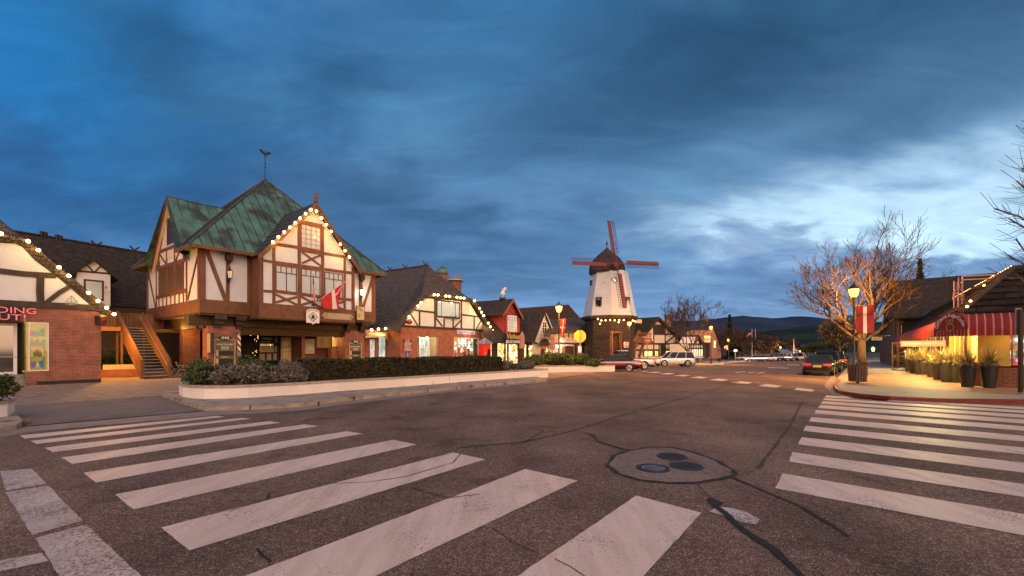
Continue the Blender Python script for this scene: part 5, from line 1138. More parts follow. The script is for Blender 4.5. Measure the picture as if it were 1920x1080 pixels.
# hanging round-topped sign, carved sign, vertical sign
def hangsign():
    o = .25; a0, a1, z0, z1 = PB.rect(574.5, 583, 599, 605, o); t = thing('hanging_sign', 'white arched sign with a diamond emblem hanging under the bay', 'sign', PB.w((a0+a1)/2, z0, o)); c = (a0+a1)/2; m = MB()
    pts = [PB.w(a0, z0, o), PB.w(c-.12, z0, o), PB.w(c, z0-.12, o), PB.w(c+.12, z0, o), PB.w(a1, z0, o), PB.w(a1, z1, o)]+[PB.w(c+(a1-c)*math.cos(k*math.pi/8), z1+.2*math.sin(k*math.pi/8), o) for k in range(1, 8)]+[PB.w(a0, z1, o)]
    m.prism(pts, PB.N*-.05); m.build('board', M['white'], t); m = MB()
    for p, q in (((0, .34), (.34, 0)), ((.34, 0), (0, -.34)), ((0, -.34), (-.34, 0)), ((-.34, 0), (0, .34))): P_ = PB.w(c+p[0], (z0+z1)/2+.02+p[1], o+.01); Q_ = PB.w(c+q[0], (z0+z1)/2+.02+q[1], o+.01); m.tube(P_, Q_, .02, n=4)
    m.lathe(PB.w(c, (z0+z1)/2-.1, o), [(.14, 0), (.1, .2), (.01, .3)], 8); m.build('emblem', M['signdark'], t)
    for i, ch in enumerate('Olofson'): u = (i-3)/3; text(ch, PB, c+u*.36, z1+.02+.1*(1-u*u), o+.012, .14, M['maroon'], t, rot=-u*.4)
    m = MB(); m.tube(PB.w(a0+.1, z1+.1, o), PB.w(a0+.1, z1+.35, 0), .012, n=4); m.tube(PB.w(a1-.1, z1+.1, o), PB.w(a1-.1, z1+.35, 0), .012, n=4); m.build('hooks', M['black'], t)
hangsign()
M['signwood'] = mk('carved_wood', (.42, .3, .22), .7, .25, 8)
t, r = board('carved_sign', PB, 607, 585.5, 659, 597.5, .12, 'signwood', 'carved plank sign for a shirt gallery on the brown fascia', lines=(('Shirt Gallery', .5, .64, .22, .7), ('UPSTAIRS & COURT', .53, .22, .12, .62)), lm='cream'); m = MB()
for u in (r[0], r[1]): m.lathe(PB.w(u, (r[2]+r[3])/2, .1), [(.01, -.17), (.14, -.1), (.16, .05), (.01, .17)], 8)
m.build('scroll_end', M['signwood'], t)
t, r = board('vertical_sign', PM, 669, 574.5, 683, 599.5, .3, 'cream', 'cream vertical hanging sign below the lit lantern', border='timber_dark', lines=(('Doll', .35, .86, .13, .4), ('Shop', .6, .74, .13, .4), ('gifts', .3, .4, .08, .3), ('toys', .3, .25, .08, .3)), lm='signdark')
# flags on the bracket
def flag(kind):
    b = PB.at(590, 568, .25)
    if kind:
        t = thing('danish_flag', 'red flag with a white cross hanging limply from the right pole of the bay', 'flag', b); tip = PB.at(649, 527, 1.2); m = MB(); m.tube(b, tip, .022, n=6); m.build('pole', M['whitedirty'], t)
        A = PB.at(602, 560, .45); B_ = PB.at(646.5, 529, 1.15); rows = []
        nu, nv = 16, 12
        bot = [PB.at(604, 576.5, .5), PB.at(612, 579, .55), PB.at(622, 580, .6), PB.at(634, 579, .7), PB.at(637, 560, .95), PB.at(638, 545, 1.05)]
        def lerpl(P, u): k = min(len(P)-2, int(u*(len(P)-1))); f = u*(len(P)-1)-k; return P[k].lerp(P[k+1], f)
        for j in range(nv+1):
            v = j/nv; rows.append([A.lerp(B_, i/nu).lerp(lerpl(bot, i/nu), v)+PB.N*(.07*math.sin(i*1.3+v*2)*v) for i in range(nu+1)])
        m = MB()
        for j in range(nv):
            for i in range(nu): m.cm = 1 if (5 <= j <= 6 or 6 <= i <= 7) else 0; m.cm = 1 if (i in (7, 8)) else (1 if j in (3,) and i > 8 else 0); m.poly([rows[j][i], rows[j][i+1], rows[j+1][i+1], rows[j+1][i]])
        m.build('cloth', [M['flagred'], M['flagwhite']], t, smooth=True)
    else:
        t = thing('striped_flag', 'red and white striped flag furled round the upright pole of the bay', 'flag', b); tip = PB.at(586.8, 514, .95); m = MB(); m.tube(b, tip, .022, n=6); m.sphere(tip, .045, 6, 4); m.build('pole', M['whitedirty'], t); m = MB(); rnd = random.Random(2); rows = []
        for j in range(16): p = b.lerp(tip, .06+.9*j/15); r = .1*(1.2-j/15); rows.append([p+V((math.cos(k*.785)*r*(1+.3*math.sin(j*1.7+k)), math.sin(k*.785)*r, -.02)) for k in range(8)])
        for j in range(15):
            for k in range(8): m.cm = 2 if j > 9 else ((k+j//2) % 2); m.poly([rows[j][k], rows[j][(k+1) % 8], rows[j+1][(k+1) % 8], rows[j+1][k]])
        m.build('cloth', [M['flagred'], M['flagwhite'], M['flagblue']], t, smooth=True)
flag(1); flag(0)
t = thing('flag_bracket', 'dark iron bracket holding both flag poles', 'bracket', PB.at(589, 570, .2)); m = MB(); c = PB.at(588.5, 571, .25); m.sphere(c, .13, 7, 5); m.tube(c, c-PB.N*.3, .05, n=6); m.build('socket', M['black'], t)
# ================================================================ thatch-like roofed shop with the ice cream sign
PI = Pl(750, 41.0, 1500)
def icecream():
    pl = PI; t = thing('ice_cream_shop', 'brick and half-timbered shop with a huge dark shingled roof and the ice cream board', 'shop', pl.w(0, 0))
    at = pl.at; A = lambda x: pl.az(x, 650)[0]; zt = pl.az(752, 613)[1]
    m = MB(); H = [(A(783), A(822), 0, pl.az(783, 631)[1]), (A(851), A(898.5), pl.az(851, 672)[1], pl.az(851, 632.5)[1])]
    pl.wall(m, (A(751), A(907), -.1, zt), -.3, 0, H); m.prism([pl.w(A(751), -.1, -.3), pl.w(A(751), zt, -.3), pl.w(A(751), zt, -2.4), pl.w(A(751), -.1, -2.4)], pl.T*.25); m.build('brick_wall', M['brick2'], t)
    m = MB(); pl.slab(m, [(757, 613), (763, 598), (798, 558), (880, 566.7), (892, 588), (914, 621)], -.25, -.02); m.build('plaster', M['plaster'], t)
    tm = MB(); B = pl.beam
    B(tm, [(754, 611), (915, 619.8)], .2, -.2, .06); B(tm, [(815.5, 556), (815.5, 615)], .2); B(tm, [(865, 563), (865, 618)], .2); B(tm, [(776, 581.3), (815, 586)], .17); B(tm, [(866, 590), (897, 594)], .17)
    B(tm, [(786.5, 582), (786.5, 612)], .16); B(tm, [(889, 592), (889, 619)], .16); B(tm, [(832.5, 597), (832.5, 616)], .15); B(tm, [(849.5, 598), (849.5, 617)], .15)
    B(tm, [(817, 596), (829.5, 612)], .13); B(tm, [(864, 601), (850.5, 615)], .13); B(tm, [(770, 589), (783.5, 610.5)], .13); B(tm, [(902.5, 600), (892, 618)], .13); B(tm, [(763, 601), (755, 611)], .12)
    B(tm, [(795, 556), (882, 564)], .3, -.2, .02)
    tm.build('timbers', M['timber_dark'], t)
    w = pl.window(t, pl.rect(818, 561, 862, 594.5, 0), M['timber_dark'], M['curtainlit'], 1, 1, .16, .03, .03, .15); r = pl.rect(818, 561, 862, 594.5); m = MB()
    for u in (.2, .8): a = r[0]+(r[1]-r[0])*u; pl.bx(m, a-.04, a+.04, r[2]+.16, r[3]-.16, -.05, .02)
    m.build('mullion', M['timber_dark'], w)
    m = MB(); a = r[0]+(r[1]-r[0])*.5
    for k in range(16): q = random.uniform(-.9, 1.1); m.tube(pl.w(a+.5+q*.4, r[2]+.1, .16), pl.w(a+.5+q*1.2, r[2]+random.uniform(.1, .9)*(1-abs(q)*.5), .2), .012, n=4)
    pl.bx(m, a-.6, a+1.4, r[2]-.02, r[2]+.16, .05, .3); m.build('twig_basket', M['timber_dark'], w)
    # doorway recess with white framed glass, big bright display window
    s = pl.shift(-1.3); a0, a1 = A(783), A(822); m = MB(); s.bx(m, a0-.2, a1+.2, -.1, zt, -.2, 0); m.prism([pl.w(a0, 0, -.3), pl.w(a0, zt, -.3), pl.w(a0, zt, -1.3), pl.w(a0, 0, -1.3)], pl.T*.05); m.prism([pl.w(a1, 0, -.3), pl.w(a1, zt, -.3), pl.w(a1, zt, -1.3), pl.w(a1, 0, -1.3)], pl.T*.05); m.build('entrance_recess', M['creamdim'], t)
    s.window(t, (a0+1.35, a1-.1, .1, H[0][3]-.05), M['white'], M['pale'], 2, 3, .16, .07, .2, name='glazed_door')
    w = pl.window(t, (H[1][0], H[1][1], H[1][2], H[1][3]), M['white'], M['glassclear'], 4, 1, .1, .05, .0, .12); q = pl.shift(-.9); m = MB(); q.bx(m, H[1][0], H[1][1], H[1][2], H[1][3], -.05, 0); m.build('display', M['gifts'], t)
    m = MB()
    for k in range(14): a = H[1][0]+.3+k*.27; m.cm = k % 3; pl.bx(m, a, a+.18, H[1][2]+.1, H[1][2]+random.uniform(.4, 1.3), -.7, -.4)
    m.build('display_goods', [M['white'], M['red'], M['cream']], t)
    lamp(pl.w(A(806), H[0][3]-.15, -.5), 45, (1, .9, .6), .08, t, 'porch_lamp'); m = MB(); m.sphere(pl.w(A(806), H[0][3]-.1, -.35), .12, 8, 5); m.build('porch_globe', M['lampwhite'], t)
    lamp(pl.w((H[1][0]+H[1][1])/2, H[1][3]+.35, .9), 26, (1, .65, .3), .1, t, 'sign_lamp')
    # roof
    o = .55; E = [(746, 622), (753, 606), (764, 592), (784, 569), (798, 553), (840, 554.5), (884, 559.5), (893, 568), (904, 588), (916, 608), (927, 622)]
    outr = [at(x, y, o) for x, y in E]; I = [(752, 616), (757, 606), (767, 593), (787, 571), (799, 558), (840, 560.5), (881, 567), (890, 576), (900, 593), (910, 612), (918, 624)]; inn = [at(x, y, 0) for x, y in I]
    m = MB(); k1 = [p+Z*.12-pl.N*.5 for p in outr]; m.loft([inn, [p-Z*.15 for p in outr], outr, k1], closed=False, caps=False); m.build('roof_edge', M['thatch'], t)
    RB = 5.5; rf = pl.shift(-RB); Rr = rf.at(803, 498); Rl = Pl(P=Rr, N=pl.T); rl = V(Rr)-pl.T*0
    # ridge runs back along the building to the left in the picture
    plm = pl.shift(-1.9); 
    eL = plm.at(697, 619); eR = plm.at(750, 616); rL = D(700, 514, (Rr-pl.N*0-pl.T*6.9).y)
    rL = Rr-pl.N*12; EB = k1[0]-pl.N*17
    m = MB(); m.poly([k1[4], k1[5], k1[6], Rr]); m.poly([k1[6], k1[7], Rr]); m.poly([k1[7], k1[8], k1[9], k1[10], k1[10]-pl.N*17, rL, Rr])
    m.poly([k1[4], Rr, rL, EB, k1[0]]); m.poly([k1[4], k1[0], k1[1], k1[2], k1[3]]); m.build('roof', M['thatch'], t)
    m = MB(); m.tube(rL, Rr, .13, n=6)
    for f in (.0, .28, .5):
        p = Rr.lerp(rL, f+.04)
        for s_ in (-1, 1): m.tube(p-pl.T*.35*s_-Z*.4, p+pl.T*.35*s_+Z*.55, .07, n=4)
    m.build('ridge', M['timber_dark'], t)
    # lower wing between the houses: awning, red door, window
    s = pl.shift(-1.9); a0, a1 = s.az(676, 650)[0], s.az(752, 650)[0]; zz = s.az(720, 620)[1]; m = MB(); hs = [(s.az(691, 650)[0], s.az(704.5, 650)[0], 0, s.az(700, 634)[1]), (s.az(709, 650)[0], s.az(723, 650)[0], .3, s.az(716, 630)[1])]
    s.wall(m, (a0-1, a1, -.1, zz), -.3, 0, hs); m.build('wing_wall', M['brick2'], t)
    f = s.window(t, hs[0], M['redtrim'], M['pale'], 1, 1, .14, .04, .02, .12, name='red_door'); m = MB(); d = hs[0]; s.bx(m, d[0]+.12, d[1]-.12, .05, .75, -.02, .01); m.build('lower_panel', M['red'], f); m = MB(); mm_ = (d[0]+d[1])/2; s.bx(m, mm_-.03, mm_+.03, .75, d[3]-.1, -.02, .02)
    for k in range(3): z = .75+k*(d[3]-.85)/3; s.bx(m, d[0]+.12, d[1]-.12, z, z+.05, -.02, .015)
    m.build('muntins', M['white'], f); s.window(t, hs[1], M['timber'], M['pale'], 2, 1, .07, .04, .02, .12)
    t2 = thing('awning', 'small cream canvas awning over the red door beside the timbered house', 'awning', s.at(700, 640)); b0, b1 = s.at(688, 624), s.at(730, 622); f0, f1 = s.at(685, 631, 1.2), s.at(720, 630, 1.2); m = MB(); m.prism([b0, b1, f1, f0], Z*.02); m.prism([f0, f1, f1-Z*.12, f0-Z*.12], pl.N*.01); m.build('canvas', M['awncream'], t2); m = MB(); m.poly([b1, f1, f1-Z*.1, b1-Z*.9]); m.build('side_panel', M['awncream'], t2)
    st = thing('string_lights', 'glowing bulbs strung over the wide flat-topped gable of the ice cream shop', 'string lights', at(820, 555, .6))
    Lp = [(767.6, 594), (784, 574), (789.6, 567.6), (814.4, 552.3), (821.3, 552.7), (836, 555), (843, 555.6), (856.8, 557.4), (863.7, 558.4), (870, 559), (889.8, 564), (899, 578), (902.8, 585.3), (907, 591.8), (915.6, 605.9), (919.3, 612.6), (923.4, 619.5)]
    bulbs(st, [at(x, y, .68) for x, y in Lp], .11)
    for x, y in ((782, 582), (818, 556), (850, 560), (872, 562), (897, 580), (913, 606)): lamp(at(x, y+4, .95), 22, (1, .58, .16), .05, st, 'bulb_light')
    st = thing('string_lights', 'short row of four glowing bulbs over the cream awning and red door', 'string lights', s.at(715, 618, .6)); bulbs(st, [s.at(x, y, .6) for x, y in ((696.7, 618.5), (709.7, 617), (723, 616), (737.6, 615.4))], .11)
    lamp(s.at(715, 623, .9), 25, (1, .58, .16), .05, st, 'bulb_light')
    # signs
    t3, r = board('menu_sign', pl, 756.5, 636, 772, 659, .1, 'maroon', 'dark red board lettered ice cream food drinks on the brick corner', lines=(('ICE', .5, .85, .26, .45), ('CREAM', .5, .61, .26, .9), ('FOOD', .5, .37, .26, .7), ('DRINKS', .5, .13, .26, .92)))
    t3, r = board('accessible_sign', pl, 761, 660.5, 767, 669, .06, 'blue', 'small blue wheelchair sign below the ice cream board')
    m = MB(); c = (r[0]+r[1])/2; zc = (r[2]+r[3])/2; pr = [pl.w(c+.09*math.cos(k*.55), zc-.07+.09*math.sin(k*.55), .07) for k in range(-5, 5)]; m.path(pr, .014, 4); m.tube(pl.w(c-.02, zc+.12, .07), pl.w(c-.02, zc-.02, .07), .018, n=4); m.tube(pl.w(c-.02, zc-.02, .07), pl.w(c+.09, zc-.1, .07), .016, n=4); m.sphere(pl.w(c-.02, zc+.16, .07), .03, 5, 4); m.build('wheelchair_symbol', M['white'], t3)
    board('shop_sign', pl, 857, 618.5, 891, 626, .12, 'signlilac', 'long pale lilac shop sign above the bright gift window', lines=(('Cigno Oak Dancer', .5, .5, .3, .86),), lm='blue')
    board('notice_sign', s, 731, 641, 737.5, 657, .06, 'pinkboard', 'small red framed notice on the brick wing beside the red door', border='redtrim')
    board('hanging_board', pl, 905, 624, 915, 634, .6, 'cream', 'small square cream board on the corner above the red booth', lines=(('OPEN', .5, .6, .2, .6),), lm='redtrim')
    t4 = thing('corner_lantern', 'round copper lantern hanging at the lower left corner of the ice cream gable', 'lantern', at(768, 603, .5)); m = MB(); c = at(767.5, 604, .6); m.lathe(c-Z*.2, [(.1, 0), (.28, .1), (.3, .3), (.15, .42), (.03, .5)], 10); m.tube(c+Z*.3, c+Z*.7, .015, n=4); m.build('frame', M['redtrim'], t4)
M['curtainlit'] = glass('lit_curtain', (.3, .32, .27), .12, None, .1, emit=(.85, .95, .75), es=.22); M['glassclear'] = glass('clear_glass', (.02, .02, .02), .06, None, .03, trans=.93); M['signlilac'] = mk('lilac_board', (.5, .46, .58), .6, .05, 3); M['pinkboard'] = mk('salmon_board', (.65, .3, .2), .6, .1, 3)
icecream()
def observatory():
    c = D(829, 512, 72); c.z = 0; f = lambda py: CH+(HY-py)/FP*72; t = thing('observatory_tower', 'round brick tower with green dome and railed balcony behind the shingled roof', 'tower', c)
    m = MB(); m.lathe(c, [(.8, 8), (.8, f(514))], 16); m.lathe(c+V((2.1, .5, 0)), [(.95, 3), (.95, f(527)), (1.25, f(526.5))], 18); m.build('brick_drum', M['brick'], t)
    R = .95; m = MB(); m.lathe(c, [(R, f(514)), (R, f(511))]+[(R*math.cos(k*.26), f(511)+.95*math.sin(k*.26)) for k in range(6)]+[(.02, f(500.8))], 18); m.build('dome', M['copper'], t, smooth=True)
    m = MB(); cc = c+V((2.1, .5, 0)); m.lathe(cc, [(1.25, f(526.4)), (1.32, f(526)), (1.32, f(524.5)), (1.0, f(524.4))], 20); m.build('balcony_floor', M['cream'], t); m = MB()
    for k in range(30): a = k*math.pi/15; p = cc+V((1.28*math.cos(a), 1.28*math.sin(a), f(524.5))); m.tube(p, p+Z*.85, .02, n=4)
    for z in (.4, .85): m.path([cc+V((1.28*math.cos(k*math.pi/12), 1.28*math.sin(k*math.pi/12), f(524.5)+z)) for k in range(25)], .025, 4)
    m.build('railing', M['slate'], t)
observatory()
# ================================================================ red booth
def booth():
    p = Pl(906, 45.5, 1500); a0, a1 = 0, 1.35; zt = p.az(906, 644.5)[1]; t = thing('red_booth', 'small bright red booth with slate-blue hipped roof and dark arched opening', 'booth', p.w((a0+a1)/2, 0)); w = 1.35; c = (a0+a1)/2; dp = .62; m = MB()
    m.prism([p.w(a0, 0, 0), p.w(a1, 0, 0), p.w(a1, 0, -dp), p.w(a0, 0, -dp)], (0, 0, zt)); m.build('body', M['boothred'], t)
    m = MB(); r1, r2 = c+.08, a1-.08; mm_ = (r1+r2)/2; pts = [p.w(r1, .0, .02), p.w(r2, 0, .02), p.w(r2, 1.6, .02)]+[p.w(mm_+(r2-mm_)*math.cos(k*math.pi/6), 1.6+.3*math.sin(k*math.pi/6), .02) for k in range(1, 6)]+[p.w(r1, 1.6, .02)]; m.prism(pts, p.N*-.1); m.build('opening', M['dark'], t)  # opening is a near-black panel, its inner shade put into the colour
    m = MB(); e = .16; E = [p.w(a0-e, zt, e), p.w(a1+e, zt, e), p.w(a1+e, zt, -dp-e), p.w(a0-e, zt, -dp-e)]; ap = p.w(c, zt+.62, -dp/2)
    for i in range(4): m.poly([E[i], E[(i+1) % 4], ap])
    m.poly(E); m.build('roof', M['slate'], t); m = MB()
    for i in range(4): m.tube(E[i], ap, .02, n=4)
    m.build('hip_strips', M['white'], t); text('J', p, a0+.3, 1.35, .02, .42, M['white'], t)
M['boothred'] = mk('booth_red', (.7, .02, .012), .4, .1, 3)  # plain red paint without emission
booth()
# ================================================================ red gabled wine shop
PV = Pl(945, 53.5, 1520)
def vinhus():
    pl = PV; at = pl.at; t = thing('wine_shop', 'red gabled shop with a tall upper window and gold letters over its golden shop windows', 'shop', pl.w(0, 0))
    m = MB(); pl.slab(m, [(946, 624), (946, 588), (962.5, 566), (974.5, 588), (974.5, 624)], -5, 0); m.build('gable', M['redwall'], t)
    tm = MB(); B = pl.beam; B(tm, [(946, 589), (974, 591.5)], .2); B(tm, [(953, 578), (962, 590)], .13); B(tm, [(971, 580), (962, 590)], .13); B(tm, [(947, 588), (947, 625)], .15); tm.build('timbers', M['maroon'], t)
    pl.window(t, pl.rect(951.5, 590.5, 968.5, 621, 0), M['white'], M['curtainlit'], 3, 5, .14, .035, .06, .12)
    R0 = at(962.5, 560, .5); L0, Q0 = at(943.5, 588.5, .5), at(981, 595.5, .5); m = MB(); m.prism([R0, L0, L0-pl.N*9, R0-pl.N*9], Z*-.15); m.prism([R0, Q0, Q0-pl.N*9, R0-pl.N*9], Z*-.15); m.build('roof', M['shingle'], t)
    m = MB(); m.prism([R0+Z*.03, L0, L0-Z*.35, R0-Z*.4], pl.N*.06); m.prism([R0+Z*.03, Q0, Q0-Z*.35, R0-Z*.4], pl.N*.06); m.build('barge_board', M['maroonlit'], t)
    s = pl.side(946); m = MB()
    sl = MB(); zt = at(930, 640)[2]; e0, e1 = at(905, 641, 1.6), at(1008, 641, 1.6); zz = e0.z; e1.z = zz; u0, u1 = at(905, 600, -2.4), at(1000, 618, -2.4); sl.prism([e0, at(946, 641, 1.6)-Z*(at(946, 641, 1.6).z-zz), at(946, 600, -2.4), at(905, 590, -2.4)], Z*-.12)
    sl.prism([at(974, 637, 1.6), e1, at(995, 618, -2.4), at(975, 600, -2.4)], Z*-.12); sl.build('skirt_roof', M['shingle'], t)
    m = MB(); pl.bx(m, pl.az(912, 650)[0], pl.az(1006, 650)[0], -.8, zz+.1, -3.5, .0); m.build('shop_wall', M['timber_dark'], t)
    g = [(917, 922, 643), (932, 945.5, 643), (947.5, 951, 643.5), (953, 970.5, 644.5), (982, 987, 645), (990.5, 1003.5, 646)]
    for x0, x1, y in g: r = pl.rect(x0, y, x1, 667, .02); pl.window(t, (r[0], r[1], .25-.2, r[3]), M['timber'], M['goldgoods'] if x1-x0 > 10 else M['warm'], 2 if x1-x0 > 10 else 1, 3, .08, .04, .05, .1)
    tb, r = board('shop_sign', pl, 948, 625, 977, 636, 1.9, 'signdark', 'dark sign with gold old-style lettering over the wine shop door', lines=(('Vinhus', .5, .5, .62, .85),), lm='yellow')
    board('wine_sign', pl, 950, 637.5, 974.5, 643, 2.0, 'white', 'blue and white panelled strip sign under the gold lettered sign', lines=(('WINE BEER GIFTS', .5, .5, .35, .9),), lm='blue')
    c = (R0-pl.N*1.6); k = thing('roof_figure', 'small black and white bird-like figure standing on the ridge of the red gable', 'roof figure', c); m = MB(); m.box(c, .8, .5, .25); m.build('stand', M['timber_dark'], k); m = MB(); m.sphere(c+Z*.75, .3, 8, 5, 1.1); m.tube(c+Z*.9+pl.T*.1, c+Z*1.35+pl.T*.4, .11, .07, 6); m.sphere(c+Z*1.4+pl.T*.42, .14, 6, 4); m.prism([c+Z*.8-pl.T*.15, c+Z*1.3-pl.T*.1, c+Z*1.6+pl.T*.75, c+Z*1.3+pl.T*.75], pl.N*.04); m.tube(c+Z*.2, c+Z*.6, .04, n=4); m.build('body', M['white'], k)
    lamp(pl.w(pl.az(962, 650)[0], 2.6, 1.2), 45, (1, .6, .2), .1, t, 'awning_lamp')
M['maroonlit'] = mk('barge_maroon_lit', (.28, .1, .08), .7, .1, 3)  # maroon lightened in colour, as if lit
vinhus()
# ================================================================ white gabled toy shop, big brown roof behind, thatch-roofed shop
def toyshop():
    pl = Pl(1005, 57, 1520); at = pl.at; t = thing('toy_shop', 'white and beige steep gable shop with an arched upper window and pink doors', 'shop', pl.w(0, 0)); m = MB(); pl.slab(m, [(1003, 668), (1003, 640), (1022.6, 590), (1045, 642), (1045, 668)], -.4, 0); m.build('gable', M['plaster_cream'], t)
    m = MB(); B = pl.beam; B(m, [(1022.6, 588), (1004, 637)], .25, -.1, .08); B(m, [(1022.6, 588), (1043.5, 637)], .25, -.1, .08); B(m, [(1008, 625), (1041, 627)], .2); B(m, [(1011, 627), (1011, 668)], .16); B(m, [(1031, 627), (1031, 668)], .16); m.build('white_boards', M['white'], t)
    pl.window(t, pl.rect(1016, 603, 1024.8, 624.5, 0), M['white'], M['glassdark'], 2, 4, .1, .05, .06)
    d = pl.rect(1013, 648, 1029, 672, .1); f = MB(); pl.bx(f, d[0], d[1], -.3, d[3], 0, .1); fo = f.build('door', M['pink'], t)
    for k in (0, 1): w = (d[1]-d[0])/2; a = d[0]+w*k; m = MB(); m.prism([pl.w(a+w*.25, .5, .11), pl.w(a+w*.75, .5, .11), pl.w(a+w*.8, d[3]-.7, .11), pl.w(a+w*.5, d[3]-.25, .11), pl.w(a+w*.2, d[3]-.7, .11)], pl.N*.02); m.build('door_glass', M['goldgoods'] if k else M['glassdark'], fo)
    c = pl.shift(1.0); m = MB(); q = [c.at(1009, 646.5), c.at(1033, 647)]; ap = pl.at(1017, 636); a2 = pl.at(1026, 636); m.poly([q[0], q[1], a2, ap]); m.poly([q[0], ap, pl.at(1009, 646)]); m.poly([q[1], pl.at(1034, 646), a2]); m.build('door_canopy', M['shingle'], t)
    R0 = at(1022.6, 585.5, .3); L0, Q0 = at(1002, 641, .3), at(1046, 643, .3); m = MB(); m.prism([R0, L0, L0-pl.N*8, R0-pl.N*8], Z*-.15); m.prism([R0, Q0, Q0-pl.N*8, R0-pl.N*8], Z*-.15); m.build('roof', M['shingle'], t)
    board('hanging_sign', pl, 1020.5, 628, 1032, 636.5, .9, 'timber_dark', 'dark cut-out hanging sign over the pink doors', lines=(('toys', .5, .5, .35, .8),), lm='cream'); board('small_sign', pl, 1040, 634, 1046, 643, .9, 'pinkboard', 'small pinkish board at the right corner of the white gable')
    lamp(pl.w(pl.az(1046, 650)[0], 2.6, 1.3), 40, (1, .9, .6), .1, t, 'wall_lamp'); m = MB(); m.sphere(at(1046, 649.5, .8), .16, 8, 5); m.build('lamp_globe', M['lampwhite'], t)
    t = thing('brown_roof_building', 'large building with a high brown hipped roof behind the small gables', 'building', D(1040, 655, 80)-Z*1.85); q = Pl(975, 78, 1700); b = q.shift(-7); roof_from('roof', 'brownroof', t, [[q.at(960, 600), q.at(1100, 610), b.at(1066, 571), b.at(972, 578)], [q.at(1100, 610), q.at(1100, 606)-q.N*16, b.at(1066, 571)]], .3)
    m = MB(); q.bx(m, q.az(960, 600)[0], q.az(1098, 600)[0], -1, q.at(1000, 606).z, -8, -.5); m.build('wall', M['timber_dark'], t)
M['brownroof'] = shingle('brown_shingle', (.2, .085, .035), (.14, .06, .03), .2, .15, .03)
toyshop()
def thatch():
    pl = Pl(1037, 60, 1560); at = pl.at; t = thing('thatched_shop', 'low half-timbered shop with a dark sagging thatch-like roof beside the windmill', 'shop', pl.w(0, 0)); m = MB(); pl.slab(m, [(1030, 668), (1030, 618), (1082, 618), (1094, 630), (1100, 646), (1146, 648), (1146, 668)], -3, 0); m.build('wall', M['plaster_cream'], t)
    tm = MB(); B = pl.beam; B(tm, [(1038, 620), (1082, 620)], .18); B(tm, [(1066, 620), (1066, 634)], .16); B(tm, [(1081, 621), (1073, 635)], .16); B(tm, [(1055, 628), (1060, 636)], .16); B(tm, [(1036, 644), (1100, 645)], .25); 
    for x in (1129, 1136): B(tm, [(x, 648), (x, 668)], .13)
    B(tm, [(1143, 650), (1136, 666)], .13); pl.rbx(tm, 1060, 649, 1076, 668, 0, .05); pl.rbx(tm, 1077, 646, 1082, 668, 0, .05); pl.rbx(tm, 1092, 646, 1122, 668, 0, .04); tm.build('timbers', M['timber_dark'], t)
    for x0, x1, y0, y1, mt in ((1083.5, 1090.5, 648, 662, 'lampsign'), (1096, 1101, 648, 661, 'warmdim'), (1105, 1110, 649, 661, 'warmdim'), (1114, 1119.5, 649, 661, 'warmdim'), (1055, 1058.5, 650, 663, 'warmdim')): pl.window(t, pl.rect(x0, y0, x1, y1, .06), M['redtrim'], M[mt], 1, 1, .08, .03, .1)
    b = pl.shift(-5.5); o = 1.0; e = lambda x, y: at(x, y, o); m = MB(); T1, T2, T3 = b.at(1028, 599), b.at(1060, 596), b.at(1111, 594)
    m.poly([e(1024, 622), e(1040, 622.5), T2, T1]); m.poly([e(1040, 622.5), e(1060, 620.5), e(1083, 619.5), T3, T2]); m.poly([e(1083, 619.5), e(1091, 624), e(1097, 634), e(1100, 646), T3]); m.poly([e(1100, 646), e(1125, 647.5), e(1149, 647.5), T3]); m.poly([e(1149, 647.5), b.at(1150, 640), T3])
    m.loft([[e(*q) for q in ((1024, 622), (1040, 622.5), (1060, 620.5), (1083, 619.5), (1091, 624), (1097, 634), (1100, 646), (1125, 647.5), (1149, 647.5))], [e(*q)-Z*.3-pl.N*.1 for q in ((1024, 622), (1040, 622.5), (1060, 620.5), (1083, 619.5), (1091, 624), (1097, 634), (1100, 646), (1125, 647.5), (1149, 647.5))]], closed=False, caps=False); m.build('roof', M['thatch'], t)
    board('shop_sign', pl, 1059, 633.5, 1072, 641, .3, 'pinkwhite', 'pale pink hanging board on the beige timbered wall', lines=(('SHOP', .5, .5, .25, .6),), lm='maroon'); board('shop_sign', pl, 1061, 645.5, 1073, 648.5, .3, 'pinkwhite', 'thin pale strip sign below the pink hanging board')
    board('oval_sign', pl, 1124, 650, 1128, 660, .2, 'white', 'white tall board on the red-framed end of the thatched shop')
M['lampsign'] = emis('lit_sign', (1, .7, .5), 1.1); M['pinkwhite'] = mk('pale_pink_board', (.65, .5, .48), .6, .05, 3)
thatch()
